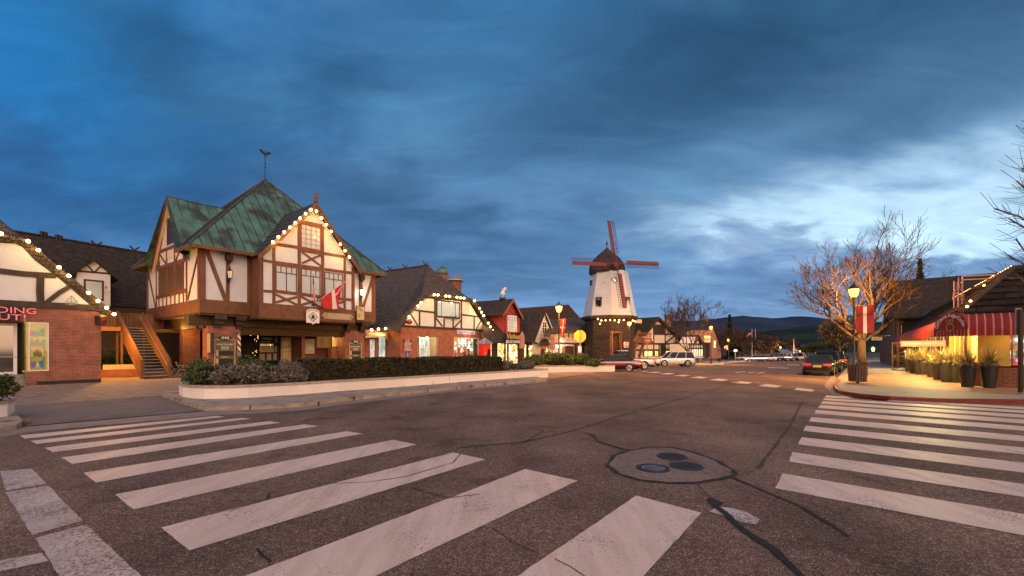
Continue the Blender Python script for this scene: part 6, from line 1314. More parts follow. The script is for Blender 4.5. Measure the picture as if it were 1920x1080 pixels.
# ================================================================ windmill
def windmill():
    Y = 66.0; k = Y/FP; X0 = (1143-CX)*k; c = V((X0, Y, -.39)); zf = lambda py: CH+(HY-py)*k
    t = thing('windmill', 'white octagonal windmill with dark onion cap and four red lattice sails', 'windmill', c); C0 = V((X0, Y, 0))
    a0 = math.atan2(-Y, -X0)+math.radians(4)
    ri, ro = 33.2*k, 48.8*k; m = MB(); m.lathe(C0, [(ro*1.01, zf(594)), (ri, zf(511))], 8, a0); m.build('tower', M['plaster'], t)
    m = MB(); m.lathe(C0, [(ro*.93, -.5), (ro*.93, zf(600)), (ro*.9, zf(600))], 8, a0); m.build('base', M['stonebase'], t)
    m = MB(); m.lathe(C0, [(ro*.9, zf(603)), (ro*1.06, zf(599)), (ro*1.06, zf(594.2)), (ro*.9, zf(594.1))], 8, a0); m.build('gallery_band', M['timber_dark'], t)
    Rc = 33*k; prof = [(Rc*.98, zf(514)), (Rc*1.02, zf(511)), (Rc*1.01, zf(503)), (Rc*.97, zf(499)), (Rc*.87, zf(492)), (Rc*.7, zf(484.5)), (Rc*.48, zf(477.5)), (Rc*.27, zf(472)), (Rc*.12, zf(467.5)), (.02, zf(463))]
    m = MB(); m.lathe(C0-V((.4, 0, 0)), prof, 18); m.build('cap', M['capshingle'], t); m = MB(); q = C0-V((.4, 0, 0)); m.tube(q+Z*zf(465), q+Z*zf(449.5), .06, .02, 6); m.sphere(q+Z*zf(457), .17, 7, 4); m.sphere(q+Z*zf(453), .1, 6, 4); m.build('finial', M['black'], t)
    # sails: a wheel that faces the camera side of the street
    N = V((-.02, -1, 0)).normalized(); T = Z.cross(N); hub = D(1154, 496, Y-4.6); kk = (Y-4.6)/FP; m = MB(); m.tube(hub-N*3.0, hub+N*.4, .35, n=8); m.lathe(hub+N*.0-Z*.3, [(.3, 0), (.3, .6)], 8); m.build('hub', M['maroon2'], t)
    for i in range(4):
        ang = math.radians(-7.0-90*i) if i != 0 else math.radians(-7.0)
        ang = math.radians(7.2)-i*math.pi/2
        u_ = V((.9644, .264, .0084)).normalized(); v_ = V((-.0757, .264, .9615)).normalized(); N = u_.cross(v_).normalized()
        if N.y > 0: N = -N
        e1, e2 = [(v_, u_), (u_, -v_), (-v_, -u_), (-u_, v_)][i]; up, rt = e1, e2
        tilt = 0
        P = lambda r, s, o=0: hub+up*(r*kk)+rt*(s*kk)+N*(.25+o)
        m = MB(); m.prism([P(-2, -.9), P(89, -.7), P(89, .7), P(-2, .9)], N*.12); sp = m.build('sail_stock', M['maroon2'], t)
        m = MB(); m.prism([P(21, -6.8, .1), P(89.5, -6.8, .1), P(89.5, -.6, .1), P(21, -.6, .1)], N*.05); m.build('sail_board', M['sailred'], sp)
        m = MB()
        for j in range(14): r = 21+68*j/13; m.prism([P(r-.22, .5, .06), P(r-.22, 7.6, .06), P(r+.22, 7.6, .06), P(r+.22, .5, .06)], N*.05)
        for s in (4, 7.5): m.prism([P(21, s-.25, .1), P(89.5, s-.25, .1), P(89.5, s+.25, .1), P(21, s+.25, .1)], N*.05)
        m.build('sail_lattice', M['sailframe'], sp)
    # windows on the tilted faces
    def mw(px, py0, py1, w, yy):
        r = ro+(ri-ro)*(594-(py0+py1)/2)/(594-511); p = V(((px-CX)/FP, 1, 0)).normalized(); D_ = C0; b = -2*p.dot(D_); cc = D_.dot(D_)-(r*yy)**2; tt = (-b-math.sqrt(max(0, b*b-4*cc)))/2; q = p*tt; n = (q-C0).normalized(); n.z = 0; pl = Pl(P=q, N=V((n.x, n.y, 0))); z0, z1 = CH+(HY-py1)/FP*q.y, CH+(HY-py0)/FP*q.y; pl.window(t, (-w/2, w/2, z0, z1), M['timber_dark'], M['glassdark'], 2, 3, .12, .05, .12, .5)
    mw(1122.5, 557, 575, .85, .975); mw(1176.5, 557, 574, .8, .98); mw(1151, 521, 531, .7, .97); mw(1108, 526, 535, .5, .97)
    s = thing('string_lights', 'row of warm bulbs hung round the foot of the white windmill tower', 'string lights', V((X0, Y-4, zf(600)))); L = []
    for px, py in ((1121, 598), (1127.5, 601), (1135.5, 600.5), (1144, 600), (1152.5, 600.5), (1161, 600), (1169.5, 600), (1186.5, 601), (1189.5, 602), (1125, 607), (1160, 604)):
        r = ro*1.09; p = V(((px-CX)/FP, 1, 0)).normalized(); b = -2*p.dot(C0); cc = C0.dot(C0)-r*r; dd = b*b-4*cc; tt = (-b-math.sqrt(dd))/2 if dd > 0 else -b/2; q = p*tt; q.z = CH+(HY-py)/FP*q.y; L.append(q)
    bulbs(s, L, .1, 'bulbmid', cord=False)
    # outside stair, gallery and posts at the foot
    p = Pl(1150, 60.5, 1700); t2 = thing('timber_gallery', 'dark wooden gallery and outside stair at the foot of the windmill', 'gallery', p.w(0, 0, 0)-Z*.3); m = MB(); p.rbx(m, 1190, 632, 1222, 642, -2.5, 0); p.rbx(m, 1195, 622, 1197, 632, -.1, 0); p.rbx(m, 1195, 623, 1222, 624.5, -.1, .0)
    for k in range(9): x = 1195+k*3.2; p.rbx(m, x, 624, x+.8, 632, -.1, -.02)
    m.build('deck', M['timber'], t2); m = MB()
    for a, b in (((1197, 641), (1183, 672)), ((1193, 641), (1190, 672)), ((1209, 641), (1200, 670)), ((1148, 625), (1148, 665)), ((1165, 625), (1165, 664)), ((1146, 623), (1167, 623)), ((1175, 660), (1200, 620))): p.beam(m, [a, b], .32, -.3, .02)
    m.build('posts', M['timber'], t2); m = MB()
    for k in range(12): x = 1142+k*3.4; y = 672-k*3.2; p.rbx(m, x, y-1, x+4.5, y, -1.2, 0)
    p.beam(m, [(1140, 668), (1183, 628)], .12); m.build('stair', M['maroon2'], t2)
    board('hanging_sign', Pl(1174, 58, 1900), 1170, 641, 1179, 651.5, .1, 'pinkwhite', 'white sign with purple writing hanging below the windmill gallery', lines=(('The', .5, .72, .22, .5), ('Museum', .5, .35, .24, .85)), lm='purple')
    board('billboard', Pl(1190, 68, 1900), 1190, 598, 1203.5, 605.5, 0, 'pinkwhite', 'plain pale panel sticking out to the right of the windmill foot')
M['stonebase'] = brick('stone_base', (.1, .07, .055), (.07, .05, .04), (.035, .025, .02), .5, .3, .03); M['capshingle'] = shingle('cap_shingle', (.12, .09, .085), (.08, .06, .055), .3, .22, .02); M['maroon2'] = mk('sail_maroon', (.12, .03, .03), .7, .2, 3)
M['sailred'] = mk('sail_red', (.15, .035, .045), .7, .12, 2); M['sailframe'] = mk('sail_frame', (.08, .04, .05), .7, .1, 3); M['purple'] = mk('purple_ink', (.06, .03, .22), .6, .1, 3); M['bulbmid'] = emis('bulb_mid', (1, .5, .12), 8)
windmill()
# ================================================================ timbered inn right of the windmill and the small shops after it
def inn():
    pl = Pl(1230, 74, 1900); at = pl.at; t = thing('timbered_inn', 'white half-timbered gabled building with yellow lit ground floor right of the windmill', 'building', pl.w(0, 0)-Z*.5); m = MB(); pl.slab(m, [(1190, 672), (1190, 638), (1214, 628), (1236.5, 599), (1262, 620), (1284, 638), (1300, 645), (1300, 672)], -4, 0); m.build('wall', M['plaster_grey'], t)
    tm = MB(); B = pl.beam
    for q in (((1225.5, 612), (1225.5, 668)), ((1247, 611), (1247, 668)), ((1267, 627), (1267, 668)), ((1190, 644.5), (1285, 645)), ((1190, 656.5), (1285, 656.5)), ((1225, 626.5), (1262, 626.5)), ((1265, 629), (1248, 643)), ((1216, 636), (1226, 645)), ((1210, 642), (1196, 668)), ((1206, 658), (1206, 668))): B(tm, [q[0], q[1]], .32, -.02, .06)
    tm.build('timbers', M['timber_dark'], t); m = MB(); pl.rbx(m, 1226.5, 608, 1246, 626, -.02, .1); m.build('shutter', M['signdark'], t); m = MB(); pl.rbx(m, 1236, 643, 1247.5, 668, -.02, .12); m.build('dark_panel', M['signdark'], t); m = MB(); pl.rbx(m, 1264, 642, 1281, 660, -.02, .12); m.build('dark_panel', M['signdark'], t)
    for x0, x1, y0 in ((1208, 1224, 656.5), (1228, 1234.5, 656.5), (1248.5, 1264, 656.5)): pl.window(t, pl.rect(x0, y0, x1, 669, .1), M['timber_dark'], M['yellowlit'], 2, 1, .08, .06, .1)
    b = pl.shift(-9); o = .7; R0 = at(1236.5, 594, o); R1 = R0-pl.N*9.7; L0, Q0 = at(1211, 626, o), at(1286, 641, o); m = MB(); m.prism([R0, L0, L0-pl.N*10, R1], Z*-.35); m.prism([R0, Q0, Q0-pl.N*10, R1], Z*-.35); m.build('roof', M['mossroof'], t)
    m = MB(); q = pl.shift(-3); b = pl.shift(-8); m.prism([q.at(1188, 638), q.at(1216, 630), b.at(1236, 600), b.at(1190, 603)], Z*-.2); b2 = pl.shift(-7); m.prism([at(1284, 645, .5), at(1330, 646, .5), b2.at(1330, 622), b2.at(1262, 618)], Z*-.2); m.build('side_roof', M['brownroof2'], t)
    m = MB(); c = pl.shift(-5).at(1252, 600); m.box(c-Z*2, .9, .9, 3.0); m.build('chimney', M['brick'], t)
    pr = Pl(1300, 74, 1700); t = thing('glazed_shop', 'low shop with white panels above a row of pale lit doors beside the inn', 'shop', pr.w(0, 0)-Z*.5); m = MB(); pr.rbx(m, 1290, 645, 1323, 672, -3, 0); m.build('wall', M['plaster'], t); tm = MB()
    for k in range(8): x = 1292+k*4.3; pr.beam(tm, [(x, 645), (x, 668)], .2)
    for y in (645.5, 653.5): pr.beam(tm, [(1290, y), (1323, y)], .22)
    tm.build('frames', M['timber_dark'], t); m = MB()
    for k in range(6): x = 1297+k*4.3; pr.rbx(m, x+.4, 654.5, x+3.2, 667, -.02, .04)
    m.build('lit_panes', M['yellowpale'], t); m = MB(); pr.slab(m, [(1299, 643.5), (1305, 631.5), (1311, 643.5)], -2, .3); m.build('small_gable', M['white'], t); m = MB(); pr.beam(m, [(1297.5, 644), (1305, 629.5)], .35, -2, .5); pr.beam(m, [(1305, 629.5), (1312.5, 644)], .35, -2, .5); m.build('gable_roof', M['timber_dark'], t)
    po = Pl(1335, 80, 1700); t = thing('orange_building', 'tall narrow building glowing orange under a street lamp', 'building', po.w(0, 0)-Z*.6); m = MB(); po.slab(m, [(1331, 672), (1331, 620), (1340, 618), (1352, 650), (1352, 672)], -4, 0); m.build('wall', M['salmonwall'], t); m = MB(); po.rbx(m, 1339, 639, 1342, 652, 0, .05); m.build('lit_window', M['warm'], t); m = MB(); po.beam(m, [(1339, 616), (1353, 654)], .5, -5, .3); po.rbx(m, 1323, 641, 1331, 668, -2, .1); po.rbx(m, 1354, 654, 1362, 668, -.5, .1); m.build('roof', M['timber_dark'], t)
M['plaster_grey'] = mk('plaster_grey', (.5, .5, .53), .85, .06, 2); M['mossroof'] = shingle('moss_roof', (.11, .075, .035), (.075, .055, .03), .3, .2, .05); M['brownroof2'] = shingle('brown_roof_dim', (.1, .06, .045), (.07, .045, .035), .3, .2, .02); M['yellowpale'] = emis('pale_yellow_lit', (1, .9, .5), .9, .3, 1); M['salmonwall'] = mk('salmon_wall', (.5, .25, .17), .8, .1, 2)
inn()
# folded patio umbrellas
def umbrella(px, py0, py1, Y, label):
    c = D(px, py1, Y); c.z = gz(Y); zt = CH+(HY-py0)/FP*Y; t = thing('patio_umbrella', label, 'umbrella', c, 'folded umbrellas in front of the small shops'); m = MB(); m.tube(c, V((c.x, c.y, zt)), .03, n=6); m.build('pole', M['timber'], t); m = MB(); rows = []
    for z, r in ((zt-.02, .02), (zt-.35, .16), (zt-.5, .2), (zt-1.2, .22), (zt-1.8, .27), (zt-1.95, .2)): rows.append([V((c.x+r*(1+.25*math.cos(6*k*math.pi/6))*math.cos(k*math.pi/6), c.y+r*(1+.25*math.cos(6*k*math.pi/6))*math.sin(k*math.pi/6), z)) for k in range(12)])
    m.loft(rows); m.build('canopy', M['salmoncloth'], t); m = MB(); m.lathe(c, [(.3, 0), (.3, .06), (.06, .1)], 12); m.build('base', M['greymetal'], t)
M['salmoncloth'] = mk('umbrella_cloth', (.45, .24, .19), .85, .1, 4)
umbrella(979, 621, 676, 50, 'folded salmon patio umbrella in front of the wine shop door'); umbrella(1036, 626, 672, 54, 'folded salmon patio umbrella in front of the white gabled shop')
# ================================================================ street lamps
def street_lamp(px, ytop, Y, label, power, banner=None, glow='lampglass', split=.5, group='lit street lamps'):
    c = D(px, 655, Y); c.z = gz(Y); zt = CH+(HY-ytop)/FP*Y; t = thing('street_lamp', label, 'street lamp', c, group); m = MB(); H = zt-c.z; m.tube(c, c+Z*(H-.95), .065, .05, 10); m.lathe(c, [(.16, 0), (.16, .12), (.11, .25), (.1, .8), (.07, .9)], 10); m.lathe(c+Z*(H-1.0), [(.05, 0), (.1, .06), (.06, .12)], 10); m.build('pole', M['polered'], t)
    m = MB(); m.lathe(c+Z*(H-.88), [(.13, 0), (.2, .12), (.27, .42), (.25, .46)], 10); g = m.build('lamp_glass', M[glow], t, smooth=True); m = MB(); m.lathe(c+Z*(H-.41), [(.3, 0), (.26, .06), (.15, .2), (.05, .28), (.04, .38), (.01, .42)], 10)
    for k in range(6): a = k*math.pi/3; m.tube(c+Z*(H-.88)+V((.14*math.cos(a), .14*math.sin(a), 0)), c+Z*(H-.4)+V((.285*math.cos(a), .285*math.sin(a), 0)), .012, n=4)
    m.build('lamp_cap', M['black'], t)
    if power:
        for o in (V((-.32, -.3, 0)),): lamp(c+Z*(H-.6)+V((0, -.45, 0)), power*split, (1, .42, .08), .12, t, 'lamp_light')
        lamp(c+Z*(H-.6)+V((.2, .45, 0)), power*(1-split), (1, .42, .08), .12, t, 'lamp_light')
    return t, c, H
t, c, H = street_lamp(1048, 565, 36.3, 'lit street lamp with a narrow furled banner behind the shorter planter', 1500)
def banner(c, z0, z1, w, side, mat, label, lines=(), lm='white', cross=False, sag=0, fold=0, dirn=None):
    p = Pl(P=c, N=(-c).normalized() if dirn is None else dirn); t = thing('banner', label, 'banner', c+Z*z0); m = MB(); a0, a1 = (0.1, .1+w) if side > 0 else (-.1-w, -.1); n = 10; rows = []
    for j in range(13): z = z1+(z0-z1)*j/12; rows.append([p.w(a0+(a1-a0)*i/n*(1-fold*j/12), z+(.06*math.sin(i*1.2) if fold else 0), .03*math.sin(i*.9+j*.3)+fold*.15*math.sin(i*2.2)) for i in range(n+1)])
    for j in range(12):
        for i in range(n): m.cm = 1 if cross and (i in ((4, 5)) or (cross == 2 and j == 5)) else 0; m.poly([rows[j][i], rows[j][i+1], rows[j+1][i+1], rows[j+1][i]])
    m.build('cloth', [M[mat], M['flagwhite']], t); m = MB()
    for z in (z0, z1): m = MB(); m.tube(p.w(0, z, 0), p.w(a0 if side < 0 else a1, z, 0), .018, n=6); m.build('arm', M['black'], t)
    for s, u, z, h, wd in lines: text(s, p, a0+(a1-a0)*u, z, .07, h, M[lm], t, width=wd*w)
    return t
k = lambda py, Y: CH+(HY-py)/FP*Y
banner(c+V((0, 0, -c.z)), k(632, 36.3), k(599, 36.3), .5, 1, 'flagred', 'narrow red banner with white cross hanging limp from the lamp behind the shorter planter', cross=2, fold=.45, lines=())
t, c, H = street_lamp(1180, 598, 57, 'lit street lamp in front of the windmill foot', 1300)
t, c, H = street_lamp(1333, 607, 66, 'lit street lamp on a dark pole at the kerb right of the inn', 2600)
banner(V((c.x, c.y, 0)), k(642, 66), k(629, 66), .8, -1, 'pinkwhite', 'pale square banner with red and blue lettering on the lamp right of the inn', lines=(('NH', .5, k(635, 66), .5, .7),), lm='purple')
t, c, H = street_lamp(1366, 632, 92, 'lit street lamp farther down the left pavement', 1800)
banner(V((c.x, c.y, 0)), k(656, 92), k(647, 92), .7, -1, 'pinkwhite', 'small pale banner on the farther left lamp', lines=(('C', .5, k(651.5, 92), .5, .4),), lm='purple')
t, c, H = street_lamp(1463, 648, 150, 'distant lit street lamp above the row of parked cars', 2500)
t, c, H = street_lamp(1500, 656, 190, 'most distant lit street lamp at the end of the street', 2500)
t, c, H = street_lamp(960, 557, 30, 'assumed tall street lamp standing out of view behind the photographer', 0); t.location = (2.4, -3.4, 0)  # assumed lamp out of view, inferred from the warm light on the near stripes
lamp((2.4, -3.4, 5.0), 900, (1, .5, .2), .15, name='assumed_lamp_light')  # light of the assumed lamp behind the camera
def globe_lamp():
    Y = 92; c = D(1379, 655, Y); c.z = gz(Y); t = thing('globe_lamp', 'low white globe lamp on a short post by the far parked cars', 'lamp', c); m = MB(); m.tube(c, V((c.x, c.y, k(661, Y))), .06, n=6); m.build('post', M['greymetal'], t); m = MB(); m.sphere(V((c.x, c.y, k(657.5, Y))), .3, 10, 6, .7); m.build('globe', M['lampwhite'], t, smooth=True); lamp(V((c.x, c.y-.6, k(657, Y))), 120, (1, .95, .75), .1, t)
globe_lamp()
# signs seen from behind
M['redtrim2'] = mk('sign_red', (.5, .07, .06), .5, .1, 3)
def octo(px, py, r_px, Y, face, post_to, label, mat, txt=None, yaw=0, post='greymetal'):
    c = D(px, py, Y); N = V((math.sin(yaw), -math.cos(yaw), 0)); p = Pl(P=c, N=N) if yaw == 0 else None
    T = Z.cross(N); r = r_px/FP*Y; t = thing('stop_sign', label, 'road sign', V((c.x, c.y, gz(Y)))); m = MB(); m.prism([c+T*(r*math.cos(math.pi/8+i*math.pi/4))+Z*(r*math.sin(math.pi/8+i*math.pi/4)) for i in range(8)], -N*.012); m.build('plate', M[mat], t)
    z0 = gz(Y)+.0 if post_to is None else k(post_to, Y); m = MB(); q = c+(N*.04 if txt is None else -N*.05); m.box(V((q.x, q.y, z0)), .07, .05, c.z+r*.96-z0); m.build('post', M[post], t)
    if txt: pp = Pl(P=c, N=N); pp.N = N; pp.T = T; text(txt, pp, 0, c.z, .01, r*.55, M['white'], t, width=r*1.5)
octo(1087.5, 630.5, 12, 38.2, 0, None, 'back of a stop sign coloured as if lit yellow on a steel post in the shorter planter', 'stopback')
octo(1214, 639, 6, 55, 0, None, 'red stop sign face in front of the timbered inn', 'redtrim2', 'STOP')
octo(1237, 652.5, 5.5, 52, 0, None, 'grey back of a stop sign turned away in front of the inn', 'greymetal', None, yaw=math.radians(62))
# ================================================================ fudge shop on the right
KF = .14
CF = G(1833, 727.5, 0); CFz = KF
FD = V((960-85, -FP, 0)).normalized(); FD = V((FD.x, FD.y, 0))          # along the side street, towards the right
def fudge():
    kk = (HY-724.5)/FP; Y = (CH-KF)/-kk; C = V(((1833-CX)/FP*Y, Y, 0)); pf = Pl(P=C, N=V((FD.y, -FD.x, 0))); ps = Pl(P=C, N=-V((U.y, -U.x, 0)))
    # pf: front towards the cross street (T to the right); ps: long side along the main street; its T runs towards the camera
    sg = 1 if ps.T.dot(U) > 0 else -1
    f = lambda a, z, o=0: pf.w(a, z, o); s = lambda a, z, o=0: ps.w(a*sg, z, o)     # a metres along each wall away from the corner
    t = thing('fudge_shop', 'corner fudge shop with yellow lit walls, brick base and dark slab-tiled hipped roof', 'shop', C)
    zb = KF+.95; zt = 3.3; m = MB(); L = 31; Fw = 16
    pf.bx(m, .0, 1.0, zb, zt, -.3, 0); pf.bx(m, 1.0, Fw, zt-.35, zt, -.3, 0); pf.bx(m, 4.3, Fw, zb, zt-.35, -.3, 0)
    m.build('front_wall', M['yellowwall'], t)
    m = MB(); pf.bx(m, .05, Fw, 0, zb-.06, -.3, .06); m.prism([s(0, 0, .06), s(1.2, 0, .06), s(1.2, 0, -.3), s(0, 0, -.3)], (0, 0, zb-.06)); m.prism([pf.w(.05, 0, .06), pf.w(-.12, 0, -.02), s(0.05, 0, .06), s(.3, 0, -.3), pf.w(.3, 0, -.3)], (0, 0, zb-.058))
    m.build('brick_base', M['brickbase'], t)
    m = MB(); pf.bx(m, 1.25, Fw, zb-.06, zb, -.3, .14); m.build('sill', M['maroon'], t)
    w = pf.window(t, (1.03, 4.3, zb+.02, zt-.4), M['redtrim'], M['glassclear'], 1, 1, .06, .05, .02, .1, name='display_window'); q = pf.shift(-1.1); m = MB(); q.bx(m, .9, 5.2, zb, zt-.3, -.05, 0); m.build('display', M['sweets'], t); g = MB(); rnd = random.Random(8)
    for k in range(26): g.cm = rnd.randrange(5); a = 1.2+rnd.uniform(0, 2.8); z = zb+.03+(k//9)*.36; g.box(pf.w(a, z, -.25-rnd.uniform(0, .5)), rnd.uniform(.15, .34), .25, rnd.uniform(.12, .34), .3)
    g.build('display_goods', [M['white'], M['pure_r'], M['cream'], M['pure_y'], M['pink']], t)
    for z in (.36, .72): g = MB(); pf.bx(g, 1.1, 4.3, zb+z-.02, zb+z, -.9, -.2); g.build('shelf', M['white'], t)
    g = MB(); g.sphere(pf.w(1.6, zt-.75, -.25), .13, 8, 6, 1.5); g.build('yellow_lantern', M['yellowlit'], t)
    # long side wall: posts, lit windows, doors
    m = MB(); m.prism([s(0, zb, 0), s(0, zt, 0), s(0, zt, -.3), s(0, zb, -.3)], s(1.0, 0)-s(0, 0)); m.build('corner_pier', M['yellowwall'], t)
    m = MB(); m.prism([s(1.0, KF, -.5), s(L, KF, -.5), s(L, KF, -.7), s(1.0, KF, -.7)], (0, 0, zt-KF)); m.build('side_wall', M['yellowwall'], t)
    rnd = random.Random(3); a = 1.0; k = 0
    fr = MB(); gl = MB()
    while a < L-2:
        p0, p1 = a, a+.36; m = MB(); m.prism([s(p0, KF+.0, .0), s(p1, KF, .0), s(p1, KF, -.5), s(p0, KF, -.5)], (0, 0, zt-KF)); m.build('pillar', M['yellowwall'] if k < 5 else M['timber_dark'], t)
        wdt = rnd.choice((1.5, 1.9, 1.2)); q0, q1 = p1+.15, p1+wdt-.12
        fo = MB(); 
        for x0, x1, za, zz in ((q0-.1, q0, KF, zt-.5), (q1, q1+.1, KF, zt-.5), (q0, q1, zt-.6, zt-.5), (q0, q1, KF+.7, KF+.8)): fo.prism([s(x0, za, -.4), s(x1, za, -.4), s(x1, za, -.5), s(x0, za, -.5)], (0, 0, zz-za))
        fo = fo.build('window', M['timber_dark'] if k % 2 else M['timber'], t)
        g = MB(); g.prism([s(q0, KF+.8, -.47), s(q1, KF+.8, -.47), s(q1, KF+.8, -.49), s(q0, KF+.8, -.49)], (0, 0, zt-.6-KF-.8)); g.build('pane', M['goldgoods'] if k % 3 else M['warm'], fo); a = p1+wdt; k += 1
    board('menu_board', ps, 0, 0, 1, 1, 0, 'signdark', 'x', th=.01) if 0 else None
    t5 = thing('menu_board', 'dark panelled menu board on the lit side wall between the fudge shop windows', 'sign', s(2.2, 1.6, .05)); m = MB(); m.prism([s(2.75, 1.5, .02), s(3.0, 1.5, .02), s(3.0, 1.5, .06), s(2.75, 1.5, .06)], (0, 0, 1.1)); m.build('board', M['signdark'], t5); m = MB()
    for k in range(5): m.prism([s(2.78, 1.56+.21*k, .06), s(2.97, 1.56+.21*k, .06), s(2.97, 1.56+.21*k, .07), s(2.78, 1.56+.21*k, .07)], (0, 0, .14))
    m.build('menus', M['salmoncloth'], t5)
    # roof: hipped, heavy slabs
    ov = .7; ze = 3.5; e = lambda a, b, z: C+FD*a+U*b+Z*z
    P0, P1, P2, P3 = e(-ov, -ov, ze), e(Fw, -ov, ze), e(Fw, L, ze), e(-ov, L, ze); R0 = D(1899, 503, 0.1)
    # ridge starts where the two near slopes meet
    t_ = 0
    for t_ in [k*.02 for k in range(20, 400)]:
        q_ = e(-ov+t_, -ov+t_, 0)
        if CX+FP*q_.x/q_.y > 1899: break
    zr = CH+(HY-503)/FP*q_.y; ra = -ov+t_; rr = e(ra, ra, zr)
    m = MB(); r1 = e(ra, L, zr); m.poly([P0, rr, r1, P3]); m.poly([P0, P1, e(Fw, ra, zr), rr]); m.poly([rr, e(Fw, ra, zr), e(Fw, L, zr), r1]); m.build('roof', M['rooftile'], t)
    m = MB()
    for k in range(1, 7):                     # stepped courses of slabs
        f0 = k/7; A, B_ = P0.lerp(rr, f0), P3.lerp(r1, f0); E_ = P1.lerp(e(Fw, ra, zr), f0)
        m.prism([A, B_, B_+Z*.035, A+Z*.035], -FD*.06); m.prism([A, E_, E_+Z*.035, A+Z*.035], -U*.06)
    m.build('slab_courses', M['rooftile'], t); m = MB(); m.tube(P0, rr, .13, n=6); m.tube(rr, r1, .13, n=6); m.tube(rr, e(Fw, ra, zr), .13, n=6); m.build('ridge_caps', M['rooftile2'], t)
    m = MB(); m.prism([P0-Z*.04, P1-Z*.04, e(Fw, .0, ze-.04), e(0, 0, ze-.04)], (0, 0, -.15)); m.prism([P0-Z*.05, P3-Z*.05, e(0, L, ze-.05), e(0, 0, ze-.05)], (0, 0, -.15)); m.build('eaves', M['timber_dark'], t)
    st = thing('string_lights', 'tight line of bulbs running along the roof hip and ridge of the fudge shop', 'string lights', rr)
    n = 60; pts = []
    hipA = D(1724, 556, 34); 
    for k in range(44): px = 1871-k*3.4; py = 511+(k*3.4)*.33; q = k/44; pts.append((px, py))
    rp = []
    sl_n = (rr-P0).cross(P3-P0).normalized(); 
    if sl_n.z < 0: sl_n = -sl_n
    def onroof(px, py, up=.1):
        r = V(((px-CX)/FP, 1, (HY-py)/FP)); o = V((0, 0, CH)); tt = (P0-o).dot(sl_n)/r.dot(sl_n); return o+r*tt+sl_n*up
    bulbs(st, [rr.lerp(r1, .01+.017*k)+Z*.12 for k in range(34)], .036, 'bulbmid', cord=False)
    for i, (lab, L_) in enumerate((('scattered bulbs on the near roof slope of the fudge shop', ((1849, 537.5), (1824, 567), (1818, 577.5), (1866, 518), (1723, 597.5), (1697, 614))), ('cluster of bulbs on the far roof slope beyond the fudge shop sign', ((1739, 566), (1744, 565), (1749, 562), (1754, 560), (1757, 555), (1748, 567), (1744, 573), (1738.5, 578.5))))):
        st = thing('string_lights', lab, 'string lights', P0); bulbs(st, [onroof(x, y) for x, y in L_], .05, 'bulbmid', cord=False)
    # roof-top letters on a frame
    sg_ = thing('rooftop_sign', 'pink open-lettered sign on a frame standing on the fudge shop roof', 'sign', onroof(1795, 560)); b0 = onroof(1802, 573, .05); pl = Pl(P=b0, N=V((FD.y, -FD.x, 0))); m = MB(); sc_ = b0.y/FP
    q = lambda px, py: D(px, py, b0.y)
    for x, y0, y1 in ((1789, 578, 527), (1797, 577, 520), (1804.5, 572, 517)): m.tube(q(x, y0), q(x, y1), .03, n=5)
    m.tube(q(1805, 518), q(1805, 518)+FD*3.2+U*1.3, .035, n=5); m.tube(q(1805, 525), q(1805, 525)+FD*3.0+U*1.2, .035, n=5); m.build('frame', M['pinkmetal'], sg_)
    for tx, py, w in (('FUDGE', 538, 14), ('KITCHEN', 557, 16)):
        pc = q(1797, py); a_ = (pc-pl.P).dot(pl.T); text(tx, pl, a_, pc.z, .03, 17*sc_, M['pinkmetal'], sg_, width=w*sc_)
    # awnings: long barrel along the street, chamfered corner with the name, striped barrel on the cross street
    za, zh = 2.45, .8; pr = 1.45; aw = thing('awning', 'red barrel awning with the shop name round the corner of the fudge shop', 'awning', C)
    za = 2.45
    prof = [(pr*math.sin(k*math.pi/16), zh*math.cos(k*math.pi/16)) for k in range(0, 9)]+[(pr, -.32+0.0)]
    # long side
    SD = -FD            # outward of the long side is roughly towards the road
    outS = ps.N; outF = pf.N
    c0 = 1.0
    A_ = lambda b, o, z: C+U*b+outS*o+Z*(za+.32+z); m = MB(); rows = []
    for b in [k*.6 for k in range(51)]: rows.append([A_(b, o, z) for o, z in prof])
    m.loft(rows, closed=False, caps=False); m.build('side_barrel', M['awning'], aw, smooth=False)
    m = MB(); m.add([A_(30, o, z) for o, z in prof]+[A_(30, 0, -.32)], [tuple(range(len(prof)+1))]); m.build('end_cap', M['awning'], aw)
    B_ = lambda a, o, z: C+FD*a+outF*o+Z*(za+.32+z); rows = []; m = MB(); NA = 150; prof2 = [(o*.9, z) for o, z in prof]
    for k in range(NA+1): a = -.35+k*.05; rows.append([B_(a, o, z) for o, z in prof2])
    for k in range(NA):
        m.cm = 1 if k % 5 == 0 else 0
        for j in range(len(prof)-1): m.poly([rows[k][j], rows[k+1][j], rows[k+1][j+1], rows[k][j+1]])
    m.build('front_barrel', [M['awning'], M['awnstripe']], aw)
    # corner face: from the end of the side barrel's lip to the end of the front barrel's lip
    e0, e1 = A_(0, pr, -.32), B_(-.35, pr*.9, -.32); mid = (e0+e1)/2; T_ = (e1-e0).normalized(); N_ = Z.cross(T_)*-1
    if N_.dot(-mid) < 0: N_ = -N_
    wd = (e1-e0).length; pc = Pl(P=mid, N=N_); n = 16; arc = [pc.w(-wd/2*math.cos(k*math.pi/n), za+.32+zh*.98*math.sin(k*math.pi/n), .02) for k in range(n+1)]
    m = MB(); m.poly([pc.w(-wd/2, za, .02), pc.w(wd/2, za, .02)]+arc[::-1]); m.build('name_face', M['awning'], aw)
    m = MB(); bk = C+Z*(za+.32+zh)
    Ls = [A_(0, o, z) for o, z in prof[::-1][1:]]; Lf = [B_(-.35, o, z) for o, z in prof2[::-1][1:]]
    half = n//2
